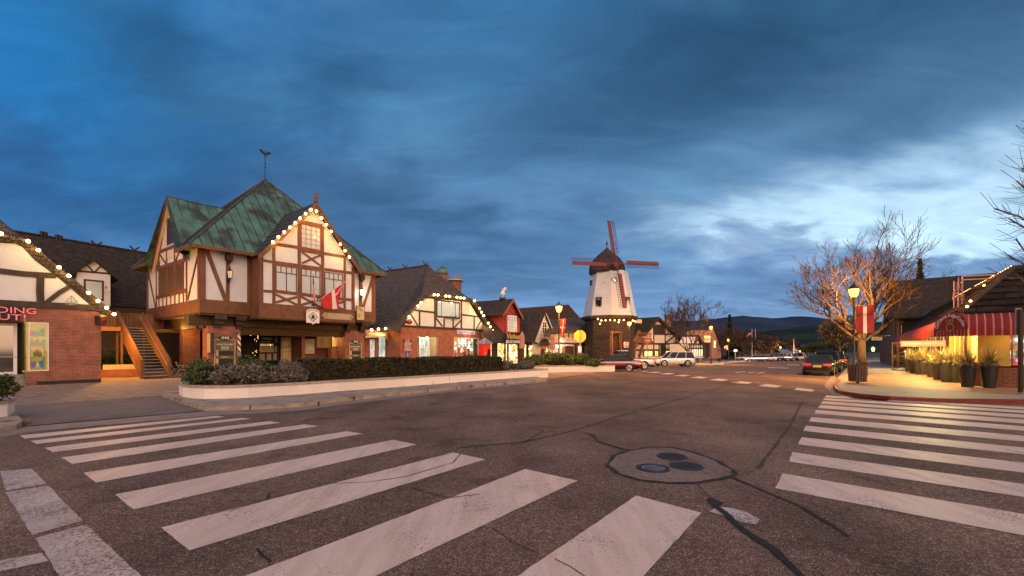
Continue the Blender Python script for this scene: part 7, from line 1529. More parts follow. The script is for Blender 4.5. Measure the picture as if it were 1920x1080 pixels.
    for k in range(half):
        m.poly([arc[k], arc[k+1], Ls[k+1], Ls[k]]); m.poly([arc[n-k], Lf[k], Lf[k+1], arc[n-k-1]])
    m.poly([arc[half], Ls[half], C+Z*(za+.32+zh), Lf[half]])
    m.build('corner_gores', M['awning'], aw)
    s_ = 'Old Danish Fudge Kitchen'; 
    for i, ch in enumerate(s_):
        if ch == ' ': continue
        th = math.radians(165-150*i/(len(s_)-1)); text(ch, pc, wd*.41*math.cos(th), za+.3+(zh*.83)*math.sin(th), .035, .16, M['white'], aw, rot=th-math.pi/2, ext=.004)
    m = MB(); cz = za+.42
    def ring(c, r, w, k0=0, k1=24):
        for k in range(k0, k1): a, b = k*math.pi/12, (k+1)*math.pi/12; m.prism([pc.w(c+r*math.cos(a), cz+r*math.sin(a), .03), pc.w(c+r*math.cos(b), cz+r*math.sin(b), .03), pc.w(c+(r-w)*math.cos(b), cz+(r-w)*math.sin(b), .03), pc.w(c+(r-w)*math.cos(a), cz+(r-w)*math.sin(a), .03)], pc.N*.01)
    ring(0, .19, .05); cz += .28; ring(-.09, .09, .035); ring(.09, .09, .035); m.build('emblem', M['oliveink'], aw)
    m = MB()
    for k in range(9): a = -wd/2+.15+k*(wd-.3)/8; pc.bx(m, a, a+.03, za+.01, za+.3, .022, .03)
    m.build('fringe_stripes', M['awnstripe'], aw)
    b2 = thing('hanging_sign', 'orange lit strip sign hanging under the far part of the red awning', 'sign', A_(8, .5, -.5)); m = MB(); pq = Pl(P=A_(8.6, 0, 0), N=-U); zc = CH+(HY-644)/FP*A_(8.6, 0, 0).y; pq.bx(m, -2.2, -.1, zc-.18, zc+.18, -.05, 0) ; m.build('board', M['orangelit'], b2); text('OLD-FASHIONED CANDY KITCHEN', pq, -1.15, zc, .01, .14, M['white'], b2, width=1.9)
    # lights under the awnings
    for k in range(6): lamp(A_(1.2+k*4.5, 1.15, -.5), 330 if k < 4 else 240, (1, .72, .24), .1, t, 'awning_lamp')
    for k in range(3): lamp(B_(1.0+k*2.2, .75, -.45), 13, (1, .7, .2), .1, t, 'awning_lamp')
    lamp(pf.w(3, zt-.6, -.5), 40, (1, .85, .6), .1, t, 'window_lamp')
    return C, s, f, A_, ps, pf
M['yellowwall'] = mk('yellow_wall', (.45, .3, .08), .8, .08, 2, .1, 30); M['rooftile2'] = mk('ridge_cap_tile', (.06, .04, .03), .85, .3, 5); M['pinkmetal'] = mk('pink_metal', (.55, .3, .26), .5, .1, 4); M['orangelit'] = emis('orange_lit', (1, .25, .08), .8); M['oliveink'] = mk('olive_ink', (.3, .2, .07), .7, .1, 4)
CFU, sF, fF, AF, PSF, PFF = fudge()
# potted spiky plants along the fudge shop
def pots():
    proto = None; L = [(1854.5, 727.5, 1.0), (1814, 726, 1.0), (1791, 717.5, 1.0), (1775, 717, 1.02), (1759, 712, .98), (1746.5, 707, .98), (1732, 702.5, 1), (1723, 702, 1), (1712, 700, 1), (1704.5, 697, .96)]
    tags = ['dark pot with spiky plant farthest right, in front of the yellow wall', 'dark pot with spiky plant at the corner pier, second from the right']+['tapered pot with spiky plant along the lit side wall, %s' % w for w in ('third from the right', 'fourth from the right', 'fifth from the right', 'sixth from the right', 'seventh from the right', 'eighth from the right', 'ninth from the right', 'the farthest of the row')]
    for i, (px, py, sc_) in enumerate(L):
        Y = (CH-KF)*FP/(py-HY); c = V(((px-CX)/FP*Y, Y, KF+.006))
        if proto is None:
            t = thing('potted_plant', tags[0], 'potted plant', (0, 0, 0), 'spiky plants in tall pots'); m = MB(); m.lathe((0, 0, 0), [(.19, 0), (.2, .01), (.3, .93), (.33, .95), (.33, 1.0), (.28, 1.0), (.27, .93), (.01, .92)], 20); m.build('pot', M['pot'], t, smooth=False)
            mb = MB(); rnd = random.Random(12)
            for k in range(190):
                a = rnd.uniform(0, 6.28); el = rnd.uniform(.35, 1.5); ln = rnd.uniform(.6, 1.15); d = V((math.cos(a)*math.cos(el), math.sin(a)*math.cos(el), math.sin(el))); sd = V((-math.sin(a), math.cos(a), 0))*rnd.uniform(.016, .03); p = V((0, 0, .93)); L_ = []; R_ = []
                for j in range(5): f = j/4; q = p+d*ln*f-Z*(f*f*ln*.35*(1.6-el)); w_ = sd*(1-f*.92); L_.append(q-w_); R_.append(q+w_)
                mb.loft([L_, R_], closed=False, caps=False)
            mb.build('foliage', M['spike'], t); mb = MB()
            C = lumps(700, (0, 0, 1.05), (.3, .3, .16), 10); C = C[C[:, 2] > .93]; cards('ground_cover', C, .05, M['spike'], t); proto = t; t.location = c; t.scale = (sc_,)*3
        else: copy_tree(proto, c, i*1.7, tags[i], scale=sc_*(1+.03*math.sin(i*2.3)))
pots()
# dark shops beyond the fudge shop
def farright():
    pl = Pl(P=CFU+U*26, N=-FD); o = CFU; e = lambda a, b, z: o+FD*a+U*b+Z*z
    t = thing('dark_shop_row', 'dark two-storey timbered shops with black shingled roof beyond the red awning', 'building', e(3, 34, 0)); m = MB(); m.prism([e(-1.3, 32, -.3), e(-1.3, 75, -.8), e(14, 75, -.8), e(14, 32, -.3)], (0, 0, 5.6)); m.build('wall', M['blackwall'], t)
    m = MB(); z = 5.0; m.prism([e(-2, 31, z), e(16, 31, z), e(16, 36, 9.3), e(-1.8, 36, 9.3)], Z*.2); m.prism([e(-2, 41, z), e(16, 41, z), e(16, 36, 9.3), e(-1.8, 36, 9.3)], Z*.2); m.prism([e(-2, 41, z), e(-2, 76, z-.5), e(3, 76, 8), e(3, 41, 8.4)], Z*.2); m.build('roof', M['shingle2'], t)
    ps = Pl(P=e(-1.3, 32, 0), N=-FD); sgn = 1 if ps.T.dot(U) > 0 else -1
    for k in range(7):
        a = (2+k*4.4)*sgn; a0, a1 = sorted((a, a+1.6*sgn)); mt = ('warmdim', 'pale', 'shopdim', 'warmdim', 'yellowpale', 'warmdim', 'shopdim')[k]; ps.window(t, (a0, a1, .5, 2.5), M['timber'], M[mt], 2, 1, .08, .04, .04)
        0 if k > 4 else ps.window(t, (a0, a1, 3.7, 4.7), M['cream'] if k % 2 else M['timber'], M['glassdark'], 2, 1, .08, .04, .04)
    pe = Pl(P=e(-1.3, 32, 0), N=-U); tm = MB()
    for a_ in (0.1, 1.6, 3.1, 4.6): pe.bx(tm, a_, a_+.22, 0, 5, 0, .06)
    for z_ in (2.9, 4.6): pe.bx(tm, 0, 6, z_, z_+.22, 0, .063)
    tm.build('end_timbers', M['timber'], t)
    for a_ in (.45, 1.95): pe.window(t, (a_, a_+.95, 3.3, 4.4), M['cream'], M['glassdark'], 2, 1, .08, .04, .05)
    b2 = thing('hanging_sign', 'cream hanging sign with brown lettering beside the big bare tree', 'sign', D(1645, 634.5, 44)); p = Pl(P=D(1645, 640, 40), N=V((0, -1, 0))); r = p.rect(1635, 631.5, 1654, 638, 0); m = MB(); p.bx(m, *r, -.05, 0); m.build('board', M['cream'], b2); text('BAKERI', p, (r[0]+r[1])/2, (r[2]+r[3])/2, .01, .22, M['maroon'], b2, width=.75); m = MB(); m.tube(p.w(r[0], r[3]+.1, 0), p.w(r[1]+.8, r[3]+.1, 0), .03, n=5); m.build('bracket', M['black'], b2)
    # entry porch with lattice gate and blue umbrella-like awning
    t3 = thing('lattice_gate', 'tall brown lattice gate at the far end of the red awning', 'gate', e(0, 18.5, KF)); p = Pl(P=e(-.3, 18.2, 0), N=-U); m = MB(); T_ = p.T; w_ = 1.9; x0 = -1.9
    for z_ in (KF, KF+1.1, KF+2.2): p.bx(m, x0, x0+w_, z_, z_+.08, 0, .05)
    for x in (x0, x0+w_-.08): p.bx(m, x, x+.08, KF, KF+2.3, 0, .052)
    p2 = lambda a, z: p.w(a, z, .02)
    for (a, z, b, y) in ((x0, KF, x0+w_, KF+1.1), (x0, KF+1.1, x0+w_, KF), (x0, KF+1.1, x0+w_, KF+2.2), (x0, KF+2.2, x0+w_, KF+1.1), (x0+w_/2, KF, x0+w_/2, KF+2.2)): m.tube(p2(a, z), p2(b, y), .03, n=4)
    m.build('lattice', M['timber'], t3)
    t4 = thing('blue_awning', 'small dark blue awning next to the far end of the red awning', 'awning', e(0, 19, 2.5)); m = MB(); a = e(-.1, 18.3, 3.1); m.prism([a, a+U*3.5, a+U*3.5-FD*1.5-Z*.8, a-FD*1.5-Z*.8], Z*.03); m.build('canvas', M['bluecloth'], t4)
    b = leafy_tree('distant_evergreen', D(1675, 655, 70)+Z*-2.3, 14.5, 1.6, M['shade'], 'narrow dark conifer tip rising behind the dark shop roof', 1500, .35) if 0 else conifer('conifer', D(1725, 655, 75)+Z*-2.3, 17.5, 2.2, M['shade'], 'narrow dark conifer rising behind the dark roofs on the right', 1800, .4)
M['blackwall'] = mk('black_boards', (.028, .018, .014), .8, .3, 3)
M['bluecloth'] = mk('blue_canvas', (.02, .035, .2), .8, .1, 3)
farright()
# lamp, banner, litter bin, sign post at the right kerb
Yl = 26.5; t, c, H = street_lamp(1601, 529, Yl, 'tall lit street lamp with the red and white town banner beside the litter bin', 1900, split=.04)
kq = lambda py, Y=Yl: CH+(HY-py)/FP*Y
banner(V((c.x, c.y, 0)), kq(625), kq(574), .84, 1, 'bannerred', 'red banner with a white stripe and crown lettering on the tall right street lamp', lines=(('SOLVANG', .5, kq(590.5), .17, .9),), lm='signdark', cross=1)
def bin_():
    Y = (CH-KF)*FP/(719-HY)*1.0; c = V(((1608-CX)/FP*Y, Y, KF+.006)); t = thing('litter_bin', 'slatted metal litter bin in front of the right street lamp', 'litter bin', c); m = MB(); n = 22; rows = []
    for k in range(n):
        a = k*2*math.pi/n; d = V((math.cos(a), math.sin(a), 0)); s = V((-math.sin(a), math.cos(a), 0))*.036; m.prism([c+d*.36-s+Z*.1, c+d*.36+s+Z*.1, c+d*.41+s*1.1+Z*.92, c+d*.41-s*1.1+Z*.92], d*.012); m.prism([c+d*.41-s*1.1+Z*.92, c+d*.41+s*1.1+Z*.92, c+d*.49+s+Z*1.04, c+d*.49-s+Z*1.04], d*.012)
    m.build('slats', M['binmetal'], t); m = MB(); m.lathe(c, [(.34, .1), (.35, .12), (.39, .9), (.01, .9)], 18); m.build('liner', M['signdark'], t); m = MB()
    for z, r in ((.14, .375), (.82, .415), (1.03, .49)): m.path([c+V((r*math.cos(k*math.pi/12), r*math.sin(k*math.pi/12), z)) for k in range(25)], .014, 4)
    m.build('rings', M['binmetal'], t); m = MB(); m.tube(c, c+Z*.1, .07, n=8); m.build('foot', M['black'], t)
M['binmetal'] = mk('bin_metal', (.14, .085, .06), .5, .25, 5, metal=.3)
bin_()
def signpost():
    Y = 17.0; c = D(1913.5, 655, Y); c.z = KF; t = thing('sign_post', 'thick square sign post with a grey sign back at the right edge', 'road sign', c); m = MB(); m.box(c, .1, .1, kq(580, Y)-KF); m.build('post', M['polered'], t); m = MB(); m.box(V((c.x+.02, c.y+.1, kq(628, Y))), .2, .05, kq(577, Y)-kq(628, Y)); m.build('sign_back', M['greymetal'], t)
    m = MB(); m.lathe(c-Z*.0, [(.12, 0), (.12, .03), (.07, .06)], 8); m.build('foot', M['greymetal'], t)
signpost()
# sidewalk lights spilled on the paving come from the awning lamps; one post lantern down the pavement
t = thing('post_lantern', 'small warm lantern hanging on the dark shop wall behind the big tree', 'lantern', D(1638, 655, 44)); m = MB(); c = D(1637, 655, 41); m.lathe(c-Z*.2, [(.1, 0), (.16, .3), (.02, .45)], 6); m.build('frame', M['warm'], t); lamp(c-V((.3, .5, 0)), 60, (1, .7, .25), .1, t)
# ================================================================ big bare tree lit by the lamp, and branches at the right edge
def bigtree():
    Y = 29.5; b = D(1616, 655, Y); b.z = KF; d = lambda px, py: (D(px, py, Y)-D(1616, 650, Y)).normalized()
    limbs = [(-.55, -.15, .9, 1.1), (-.8, .2, .75, 1.0), (-.2, .1, 1, 1.25), (.18, -.1, 1, 1.3), (.55, .1, .9, 1.15), (.85, -.2, .75, 1.1), (.1, .5, 1, 1.0), (-.2, -.45, .9, .95), (-.35, .3, 1, 1.1), (.35, .2, 1, 1.15)]
    bare_tree('bare_tree', b, 8.0, 'large bare tree glowing orange beside the right street lamp', 5, .24, 5, .52, limbs, M['twigl'], kids=3, trunk=.3, up=.09, minr=.009, tm=M['bark2'], shrink=.7)
    b2 = D(1611, 655, 34); b2.z = KF; leafy_tree('street_tree', D(1575, 655, 48)+Z*-2.0, 6.5, 2.6, M['brownleaf'], 'darker leafy tree behind the big bare tree', 2600, .16)
bigtree()
def edgebranches():
    b = V((19.5, 13.6, 0)); t = thing('bare_tree', 'thin bare twigs of a tree reaching in from the right edge', 'tree', b); m = MB(); m1 = MB(); m1.path([b, b+Z*3, b+Z*6, b+Z*8.5], [.2, .17, .12, .07], 8)
    for i, (px, py, z0) in enumerate(((1838, 360, 4.2), (1876, 318, 5.0), (1855, 455, 3.4), (1872, 505, 3.0), (1896, 345, 5.5), (1905, 235, 6.2), (1850, 500, 2.9), (1898, 470, 3.2), (1915, 225, 6.8), (1862, 395, 4.4), (1884, 290, 5.4), (1868, 430, 3.8))):
        tip = D(px, py, 13.2+i*.12); s = b+Z*z0; n = 9; rnd = random.Random(i+2); pts = [s.lerp(tip, k/n)+V((rnd.gauss(0, .05), rnd.gauss(0, .05), rnd.gauss(0, .06)-.35*math.sin(math.pi*k/n))) for k in range(n)]+[tip]; m1.path(pts[:n], [.042*(1-.8*k/n)+.009 for k in range(n)], 6); m.path(pts[-2:], .006, 4); lng = (tip-s).normalized()
        for k in range(3, n):
            for q in range(7):
                d = (lng+V((rnd.gauss(0, .5), rnd.gauss(0, .5), rnd.gauss(.1, .55)))).normalized(); ln = rnd.uniform(.3, 1.15)*(1.3-k/n*.6); p = pts[k-1].lerp(pts[k], rnd.random()); mid = p+d*ln*.5+V((0, 0, rnd.gauss(0, .03))); m.path([p, mid, mid+(d+V((0, 0, .25))).normalized()*ln*.5], [.009, .007, .004], 3)
    m1.build('trunk', M['bark'], t); m.build('crown', M['twig'], t)
edgebranches()
# ================================================================ vehicles, built once each: x forward, origin on the ground at the middle
def car(label, paint_, kind='sedan', L=4.7, Wd=1.82, H=1.43, group='cars parked along the street', tail=True, wh=.33):
    t = thing('parked_car', label, 'car', (0, 0, 0), group); hw = Wd/2
    if kind == 'sedan': st = [(-.5, .42, .8, .86), (-.485, .28, .92, .93), (-.4, .22, .97, .985), (-.28, .2, .96, .99), (0, .2, .93, 1), (.2, .2, .92, 1), (.3, .2, .88, .99), (.42, .21, .78, .95), (.485, .28, .66, .88), (.5, .38, .56, .8)]; bp = [(-.36, .95), (-.2, H), (.04, H), (.2, .93)]; belt = .93
    elif kind == 'suv': st = [(-.5, .42, .95, .86), (-.49, .3, 1.05, .95), (-.42, .25, 1.08, .99), (-.2, .25, 1.07, 1), (.1, .25, 1.07, 1), (.26, .25, 1.06, .99), (.4, .25, 1.0, .97), (.48, .3, .88, .92), (.5, .42, .7, .84)]; bp = [(-.485, 1.07), (-.44, H), (.08, H), (.24, 1.06)]; belt = 1.07
    else: st = [(-.5, .5, 1.0, .95), (-.49, .4, 1.02, .97), (-.1, .38, 1.02, 1), (.1, .38, 1.03, 1), (.26, .38, 1.05, 1), (.42, .38, 1.0, .98), (.49, .42, .85, .92), (.5, .5, .7, .85)]; bp = [(-.06, 1.03), (-.03, H), (.1, H), (.22, 1.04)]; belt = 1.03
    rings = []
    for x, zb, zt, w in st:
        X = x*L; W_ = hw*w; rings.append([V((X, -W_*.86, zb)), V((X, -W_*.98, zb+.1)), V((X, -W_, (zb+zt)/2+.02)), V((X, -W_*.96, zt-.06)), V((X, -W_*.86, zt)), V((X, 0, zt+.02)), V((X, W_*.86, zt)), V((X, W_*.96, zt-.06)), V((X, W_, (zb+zt)/2+.02)), V((X, W_*.98, zb+.1)), V((X, W_*.86, zb))])
    m = MB(); m.loft(rings); m.build('body', M[paint_], t, smooth=True, sub=1)
    (x0, z0), (x1, z1), (x2, z2), (x3, z3) = bp; x0, x1, x2, x3 = x0*L, x1*L, x2*L, x3*L; w0, w1 = hw*.91, hw*.7
    m = MB(); m.loft([[V((x0, -w0, belt-.05)), V((x3, -w0, belt-.05)), V((x3, w0, belt-.05)), V((x0, w0, belt-.05))], [V((x1, -w1, H-.05)), V((x2, -w1, H-.05)), V((x2, w1, H-.05)), V((x1, w1, H-.05))]]); m.build('windows', M['carglass'], t, bevel=.03)
    m = MB(); e = .02; m.loft([[V((x1-.06, -w1-e, H-.07)), V((x2+.06, -w1-e, H-.07)), V((x2+.06, w1+e, H-.07)), V((x1-.06, w1+e, H-.07))], [V((x1+.05, -w1*.9, H)), V((x2-.1, -w1*.9, H)), V((x2-.1, w1*.9, H)), V((x1+.05, w1*.9, H))]]); m.build('roof', M[paint_], t, bevel=.02)
    m = MB(); tt = .035
    for s in (-1, 1):
        for a, b in (((x0, w0, belt-.03), (x1, w1, H-.05)), ((x3, w0, belt-.03), (x2, w1, H-.05))): m.tube(V((a[0], s*a[1], a[2])), V((b[0], s*b[1], b[2])), tt, n=5)
        for fr in ((.5,) if kind != 'suv' else (.32, .68)): xa, xb = x0+(x3-x0)*fr, x1+(x2-x1)*fr; m.tube(V((xa, s*(w0+.0), belt-.03)), V((xb, s*(w1+.005), H-.05)), .028, n=5)
    m.build('pillars', M['trim_black'] if kind != 'suv' else M[paint_], t)
    for fx in (-.295, .3):
        for s in (-1, 1):
            c = V((fx*L, s*(hw-.1), wh)); w = MB(); r = wh
            def disc(mb, prof):
                vs = []; n = 20
                for rr, y in prof:
                    for i in range(n): a = 2*math.pi*i/n; vs.append(c+V((rr*math.cos(a), s*y, rr*math.sin(a))))
                fs = [(k*n+i, k*n+(i+1) % n, (k+1)*n+(i+1) % n, (k+1)*n+i) for k in range(len(prof)-1) for i in range(n)]; fs.append(tuple(range((len(prof)-1)*n, len(prof)*n))); mb.add(vs, fs)
            disc(w, [(r*.9, -.12), (r, -.1), (r, .1), (r*.96, .125), (r*.7, .13), (r*.66, .08)]); wo = w.build('wheel', M['tyre'], t)
            q = MB(); disc(q, [(r*.7, .128), (r*.63, .134), (r*.6, .1)])
            for k in range(5): a = k*2*math.pi/5+.3; d = V((math.cos(a), 0, math.sin(a))); n_ = V((-math.sin(a), 0, math.cos(a)))*r*.1; q.prism([c+V((0, s*.115, 0))+d*r*.08-n_, c+V((0, s*.115, 0))+d*r*.64-n_*1.1, c+V((0, s*.115, 0))+d*r*.64+n_*1.1, c+V((0, s*.115, 0))+d*r*.08+n_], (0, s*.02, 0))
            q.build('rim', M['rim'], wo)
            ar = MB(); 
            pr = [c+V((r*1.2*math.cos(a), s*.04, r*1.2*math.sin(a))) for a in [k*math.pi/10-.15 for k in range(12)]]; ar.prism(pr, (0, s*.07, 0)); ar.build('wheel_arch', M['trim_black'], t)
    zt_ = {'sedan': .78, 'suv': .95, 'pickup': .8}[kind]
    for s in (-1, 1):
        m = MB(); y = hw*(.62 if kind == 'sedan' else .78); yi = s*(y-.14*(kind == 'sedan')-.04); m.prism([V((-.5*L-.025, yi, zt_-.06)), V((-.5*L-.02, s*(y+.17), zt_-.07)), V((-.48*L, s*(y+.26), zt_-.03)), V((-.48*L, s*(y+.26), zt_+.07)), V((-.5*L-.015, s*(y+.17), zt_+.08)), V((-.5*L-.02, yi, zt_+.06))], (.06, 0, 0)); m.build('tail_lamp', M['tail'], t)
        m = MB(); zz = .62 if kind == 'sedan' else .86; m.ext((.46*L, s*hw*.62-.17, zz), (.09, 0, 0), (0, .34, 0), (0, 0, .13)); m.build('headlamp', M['headl'], t)
        m = MB(); m.sphere(V((.16*L if kind == 'sedan' else .17*L, s*(hw+.08), belt+.07)), .1, 8, 5, .7); m.build('mirror', M[paint_], t)
    m = MB(); m.ext((-.5*L-.02, -.24, .6 if kind == 'sedan' else .7), (.03, 0, 0), (0, .48, 0), (0, 0, .13)); m.build('number_plate', M['plate'], t); m = MB(); m.ext((-.5*L+.0, -hw*.8, .24), (.06, 0, 0), (0, hw*1.6, 0), (0, 0, .16)); m.ext((.5*L-.05, -hw*.75, .3), (.06, 0, 0), (0, hw*1.5, 0), (0, 0, .2)); m.build('bumper_trim', M['trim_black'], t)
    if kind == 'pickup':
        m = MB(); m.ext((-.48*L, -hw*.85, .9), (.42*L, 0, 0), (0, hw*1.7, 0), (0, 0, .14)); m.build('bed', M['trim_black'], t)
    return t
def place(t, px, py, dirn, z=None):
    p = G(px, py); t.location = p; t.rotation_euler = (0, 0, math.atan2(dirn.y, dirn.x)); return t
UD = U; across = lambda deg: V((math.cos(math.radians(deg)), math.sin(math.radians(deg)), 0))
bmw = car('black sedan parked at the right kerb, seen from behind with red tail lamps', 'car_black', 'sedan', 4.6, 1.8, 1.43); c = G(1534, 704.5)+U*2.1; bmw.location = c; bmw.rotation_euler = (0, 0, math.atan2(U.y, U.x)-.02)
suv = car('black van-like car parked directly ahead of the black sedan', 'car_black', 'suv', 4.8, 1.9, 1.75); p = c+U*6.6-W*.15; suv.location = V((p.x, p.y, gz(p.y))); suv.rotation_euler = (0, 0, math.atan2(U.y, U.x))
for i, (d, lab) in enumerate(((14.5, 'third dark car in the line at the right kerb, ahead of the two black ones'), (27, 'fourth and most distant dark car in the line at the right kerb'))): q = c+U*d-W*.4; copy_tree(suv if i == 0 else bmw, V((q.x, q.y, gz(q.y))), math.atan2(U.y, U.x), lab)
# cars on the left, side on
red = car('maroon sedan half hidden behind the shorter planter', 'car_red', 'sedan', 4.9, 1.86, 1.47); h_ = across(160); pr = G(1180, 697)+h_*1.45+V((.34, .94, 0))*.85; red.location = V((pr.x, pr.y, gz(pr.y))); red.rotation_euler = (0, 0, math.radians(160)) 
p = G(1157, 694); 
wsuv = car('white four-wheel drive parked side on in front of the inn', 'car_white', 'suv', 4.8, 1.95, 1.82, wh=.38); place(wsuv, 1262, 687, -across(2))
pick = car('white pickup truck standing between the maroon car and the white four-wheel drive', 'car_white', 'pickup', 5.6, 1.95, 1.85, wh=.39); place(pick, 1170, 692.5, -across(6))
# far parked cars on the left of the street
greys = [('car_grey', 'sedan'), ('car_silver', 'sedan'), ('car_blue', 'suv'), ('car_white', 'sedan'), ('car_blue', 'sedan'), ('car_silver', 'suv'), ('car_black', 'suv')]
protos = [car('x', c_, k_, 4.6, 1.8, 1.45 if k_ == 'sedan' else 1.75) for c_, k_ in greys]
rnd = random.Random(5)
spots = [(1395, 671.5, 0, 'grey car nearest the globe lamp in the far parking row'), (1418, 674.5, 1, 'silver car second from the left in the far parking row'), (1434, 673.5, 3, 'white car with a low roof in the far parking row'), (1448, 673, 2, 'blue-grey tall car in the middle of the far parking row'), (1463, 673, 5, 'silver tall car under the distant lamp'), (1474, 672.8, 6, 'black tall car right of the distant lamp'), (1486, 672.5, 4, 'dark blue car near the end of the far parking row'), (1501, 671.5, None, 'white van at the end of the far parking row')]
for px, py, k_, lab in spots:
    if k_ is None: v = car(lab, 'car_white', 'suv', 5.6, 2.0, 2.1); place(v, px, py+4, U); continue
    q = protos[k_]; q['label'] = lab; place(q, px, py+4, -(U*.35-W*.95).normalized() if rnd.random() > .5 else (U*.3+W*-.95).normalized())
# ================================================================ planting, middle trees, far street
hb = 0.47
H0 = [G(595, 743.5)+W*1.3, G(758, 730)+W*1.35, G(958, 712.7)+W*1.3]
hedge('hedge', [V((p.x, p.y, hb)) for p in H0], 1.5, .93, M['hedge'], 'long dark clipped hedge filling the white planter', 64000, .052)
def sh(px, py, back, r, h, mat, lab, n=2600, size=.05, spiky=0, g='shrubs at the end of the white planter', z=hb):
    p = G(px, py)+W*back; p.z = z+gz(p.y); return shrub('shrub', p, r, h, M[mat], lab, n, size, g, spiky=spiky)
sh(408, 754.6, 1.2, .7, .9, 'greenleaf', 'dark green bush at the left rounded end of the planter', 5200, .05)
sh(462, 753, .9, .8, 1.0, 'sage', 'large grey-green sage bush in front of the left directory sign', 7500, .045, 1)
sh(497, 751, 1.0, .65, .95, 'sage', 'grey sage bush below the barber pole', 5200, .045, 1)
sh(430, 753.5, 2.2, .8, 1.15, 'greenleaf', 'green bush behind the big sage bush', 3600, .05)
sh(520, 749, 2.0, .9, 1.2, 'greenleaf', 'bright green bush below the pale doors', 4200, .05)
sh(545, 747, .75, .5, .85, 'sage', 'small grey sage bush left of the hedge', 4200, .042, 1)
sh(575, 745, .75, .55, .88, 'sage', 'round grey sage bush touching the hedge end', 4600, .042, 1)
sh(583, 744.5, 2.2, .7, 1.1, 'sage', 'grey bush behind the left end of the hedge', 2600, .05)
sh(966, 712, 1.0, .5, .75, 'sage', 'grey bush just past the right end of the hedge', 2600, .05, 1); sh(986, 711, 1.4, .55, .8, 'greenleaf', 'green bush near the right end of the long planter', 2400, .05)
sh(1002, 710, .9, .5, .7, 'sage', 'grey brown bush near the planter end', 2400, .05, 1); sh(1017, 709, 1.2, .45, .72, 'sage', 'last grey bush at the right end of the long planter', 2200, .05, 1)
sh(828, 723, .45, .3, .28, 'greenleaf', 'small bright green clump at the foot of the hedge', 1200, .04)
for i, (px, w_, h_, lab) in enumerate(((1030, 1.2, 1.15, 'bushy green shrub at the left of the shorter planter'), (1060, 1.25, 1.45, 'tallest green shrub below the banner lamp'), (1088, 1.2, 1.3, 'green shrub around the stop sign post'), (1113, 1.1, 1.25, 'green shrub right of the stop sign post'), (1136, .8, .8, 'low green shrub at the right end of the shorter planter'))):
    p = G(px, 698)+W*1.4; p.z = gz(p.y)+.42; shrub('shrub', p, w_, h_, M['greenleaf'], lab, 5200, .06, 'shrubs in the shorter planter', spiky=1)
p = G(-18, 798)+W*.6; p.z = .42; shrub('shrub', p, .55, 1.1, M['greenleaf'], 'green bush in the planter at the left edge', 3500, .05)
def tuft(px, py, h, r, n, lab, z=.0, mat='spike'):
    b = G(px, py); b.z += z; t = thing('grass_tuft', lab, 'weed', b); m = MB(); rnd = random.Random(int(px))
    for k in range(n): a = rnd.uniform(0, 6.28); q = b+V((math.cos(a), math.sin(a), 0))*rnd.uniform(0, r*.4); tip = q+V((math.cos(a)*r*rnd.random(), math.sin(a)*r*rnd.random(), h*rnd.uniform(.5, 1))); s = V((-math.sin(a), math.cos(a), 0))*.005; m.add([q-s, q+s, tip], [(0, 1, 2)])
    m.build('blades', M[mat], t)
tuft(51, 797, .22, .13, 70, 'dry grass tuft at the kerb end beside the driveway'); tuft(811, 725.5, .42, .06, 30, 'tall weed growing against the planter wall'); tuft(759, 730, .12, .05, 20, 'small weed at the foot of the planter wall', .1); tuft(845, 722.5, .14, .04, 14, 'tiny weed right of the tall one', .1)
# mid street trees
def mt(px, ybase, Y, h, lab, seed, limbs, rad=.16, mat='twig', kids=3, lv=4, up=.1, minr=.02, spread=.55, tm='bark2'):
    b = D(px, 655, Y); b.z = gz(Y); return bare_tree('bare_tree', b, h, lab, seed, rad, lv, spread, limbs, M[mat], 'bare street trees', kids, .2, up, minr, M[tm])
mt(1291, 660, 64, 8.6, 'bare tree right of the inn, its right limb glowing orange under a lamp', 11, [(-.35, 0, 1, 1.3), (.1, 0, 1, 1.35), (.75, -.1, .8, 1.5), (-.6, .3, 1, 1.1), (.35, .3, 1, 1.25), (-.1, -.3, 1, 1.3)], .16, lv=5, minr=.016)
mt(1349, 660, 84, 9.0, 'bare brown tree behind the second lamp', 12, None, .2, minr=.035); mt(1395, 660, 120, 10.5, 'wide bare tree behind the far parked cars', 13, None, .25, minr=.05); mt(1447, 660, 150, 9.5, 'distant bare tree leaning towards a lamp', 14, None, .25, minr=.06)
mt(1425, 660, 175, 12, 'tall brown tree far down the street', 15, None, .3, minr=.07); mt(1476, 660, 210, 11, 'farthest bare tree beside the last lamp', 16, None, .3, minr=.08)
for i, (px, Y, h, r, mt_, lab) in enumerate(((1378, 130, 7, 5, 'brownleaf', 'brown rounded tree behind the globe lamp'), (1405, 150, 8, 6, 'brownleaf', 'brown broad tree behind the silver parked car'), (1455, 190, 8, 7, 'brownleaf', 'brown tree left of the distant white building'), (1512, 210, 6, 7, 'shade', 'dark green tree at the end of the street'), (1532, 180, 7, 6, 'greenleaf', 'green tree above the farthest parked cars'), (1430, 230, 9, 9, 'shade', 'dark wide tree at the foot of the hills'), (1355, 160, 9, 6, 'brownleaf', 'brown tree behind the orange building'), (1560, 150, 7, 5, 'shade', 'dark tree beyond the line of right-hand cars'), (1225, 120, 9, 6, 'shade', 'dark tree behind the inn roof'))):
    b = D(px, 655, Y); b.z = gz(Y); leafy_tree('distant_tree', b, h, r, M[mt_], lab, 1500, .5, 'distant trees', .25, k=14)
conifer('conifer', D(1368, 655, 140)+Z*-3.2, 14, 3.2, M['shade'], 'pointed dark conifer behind the farther left lamp', 1500, .5)
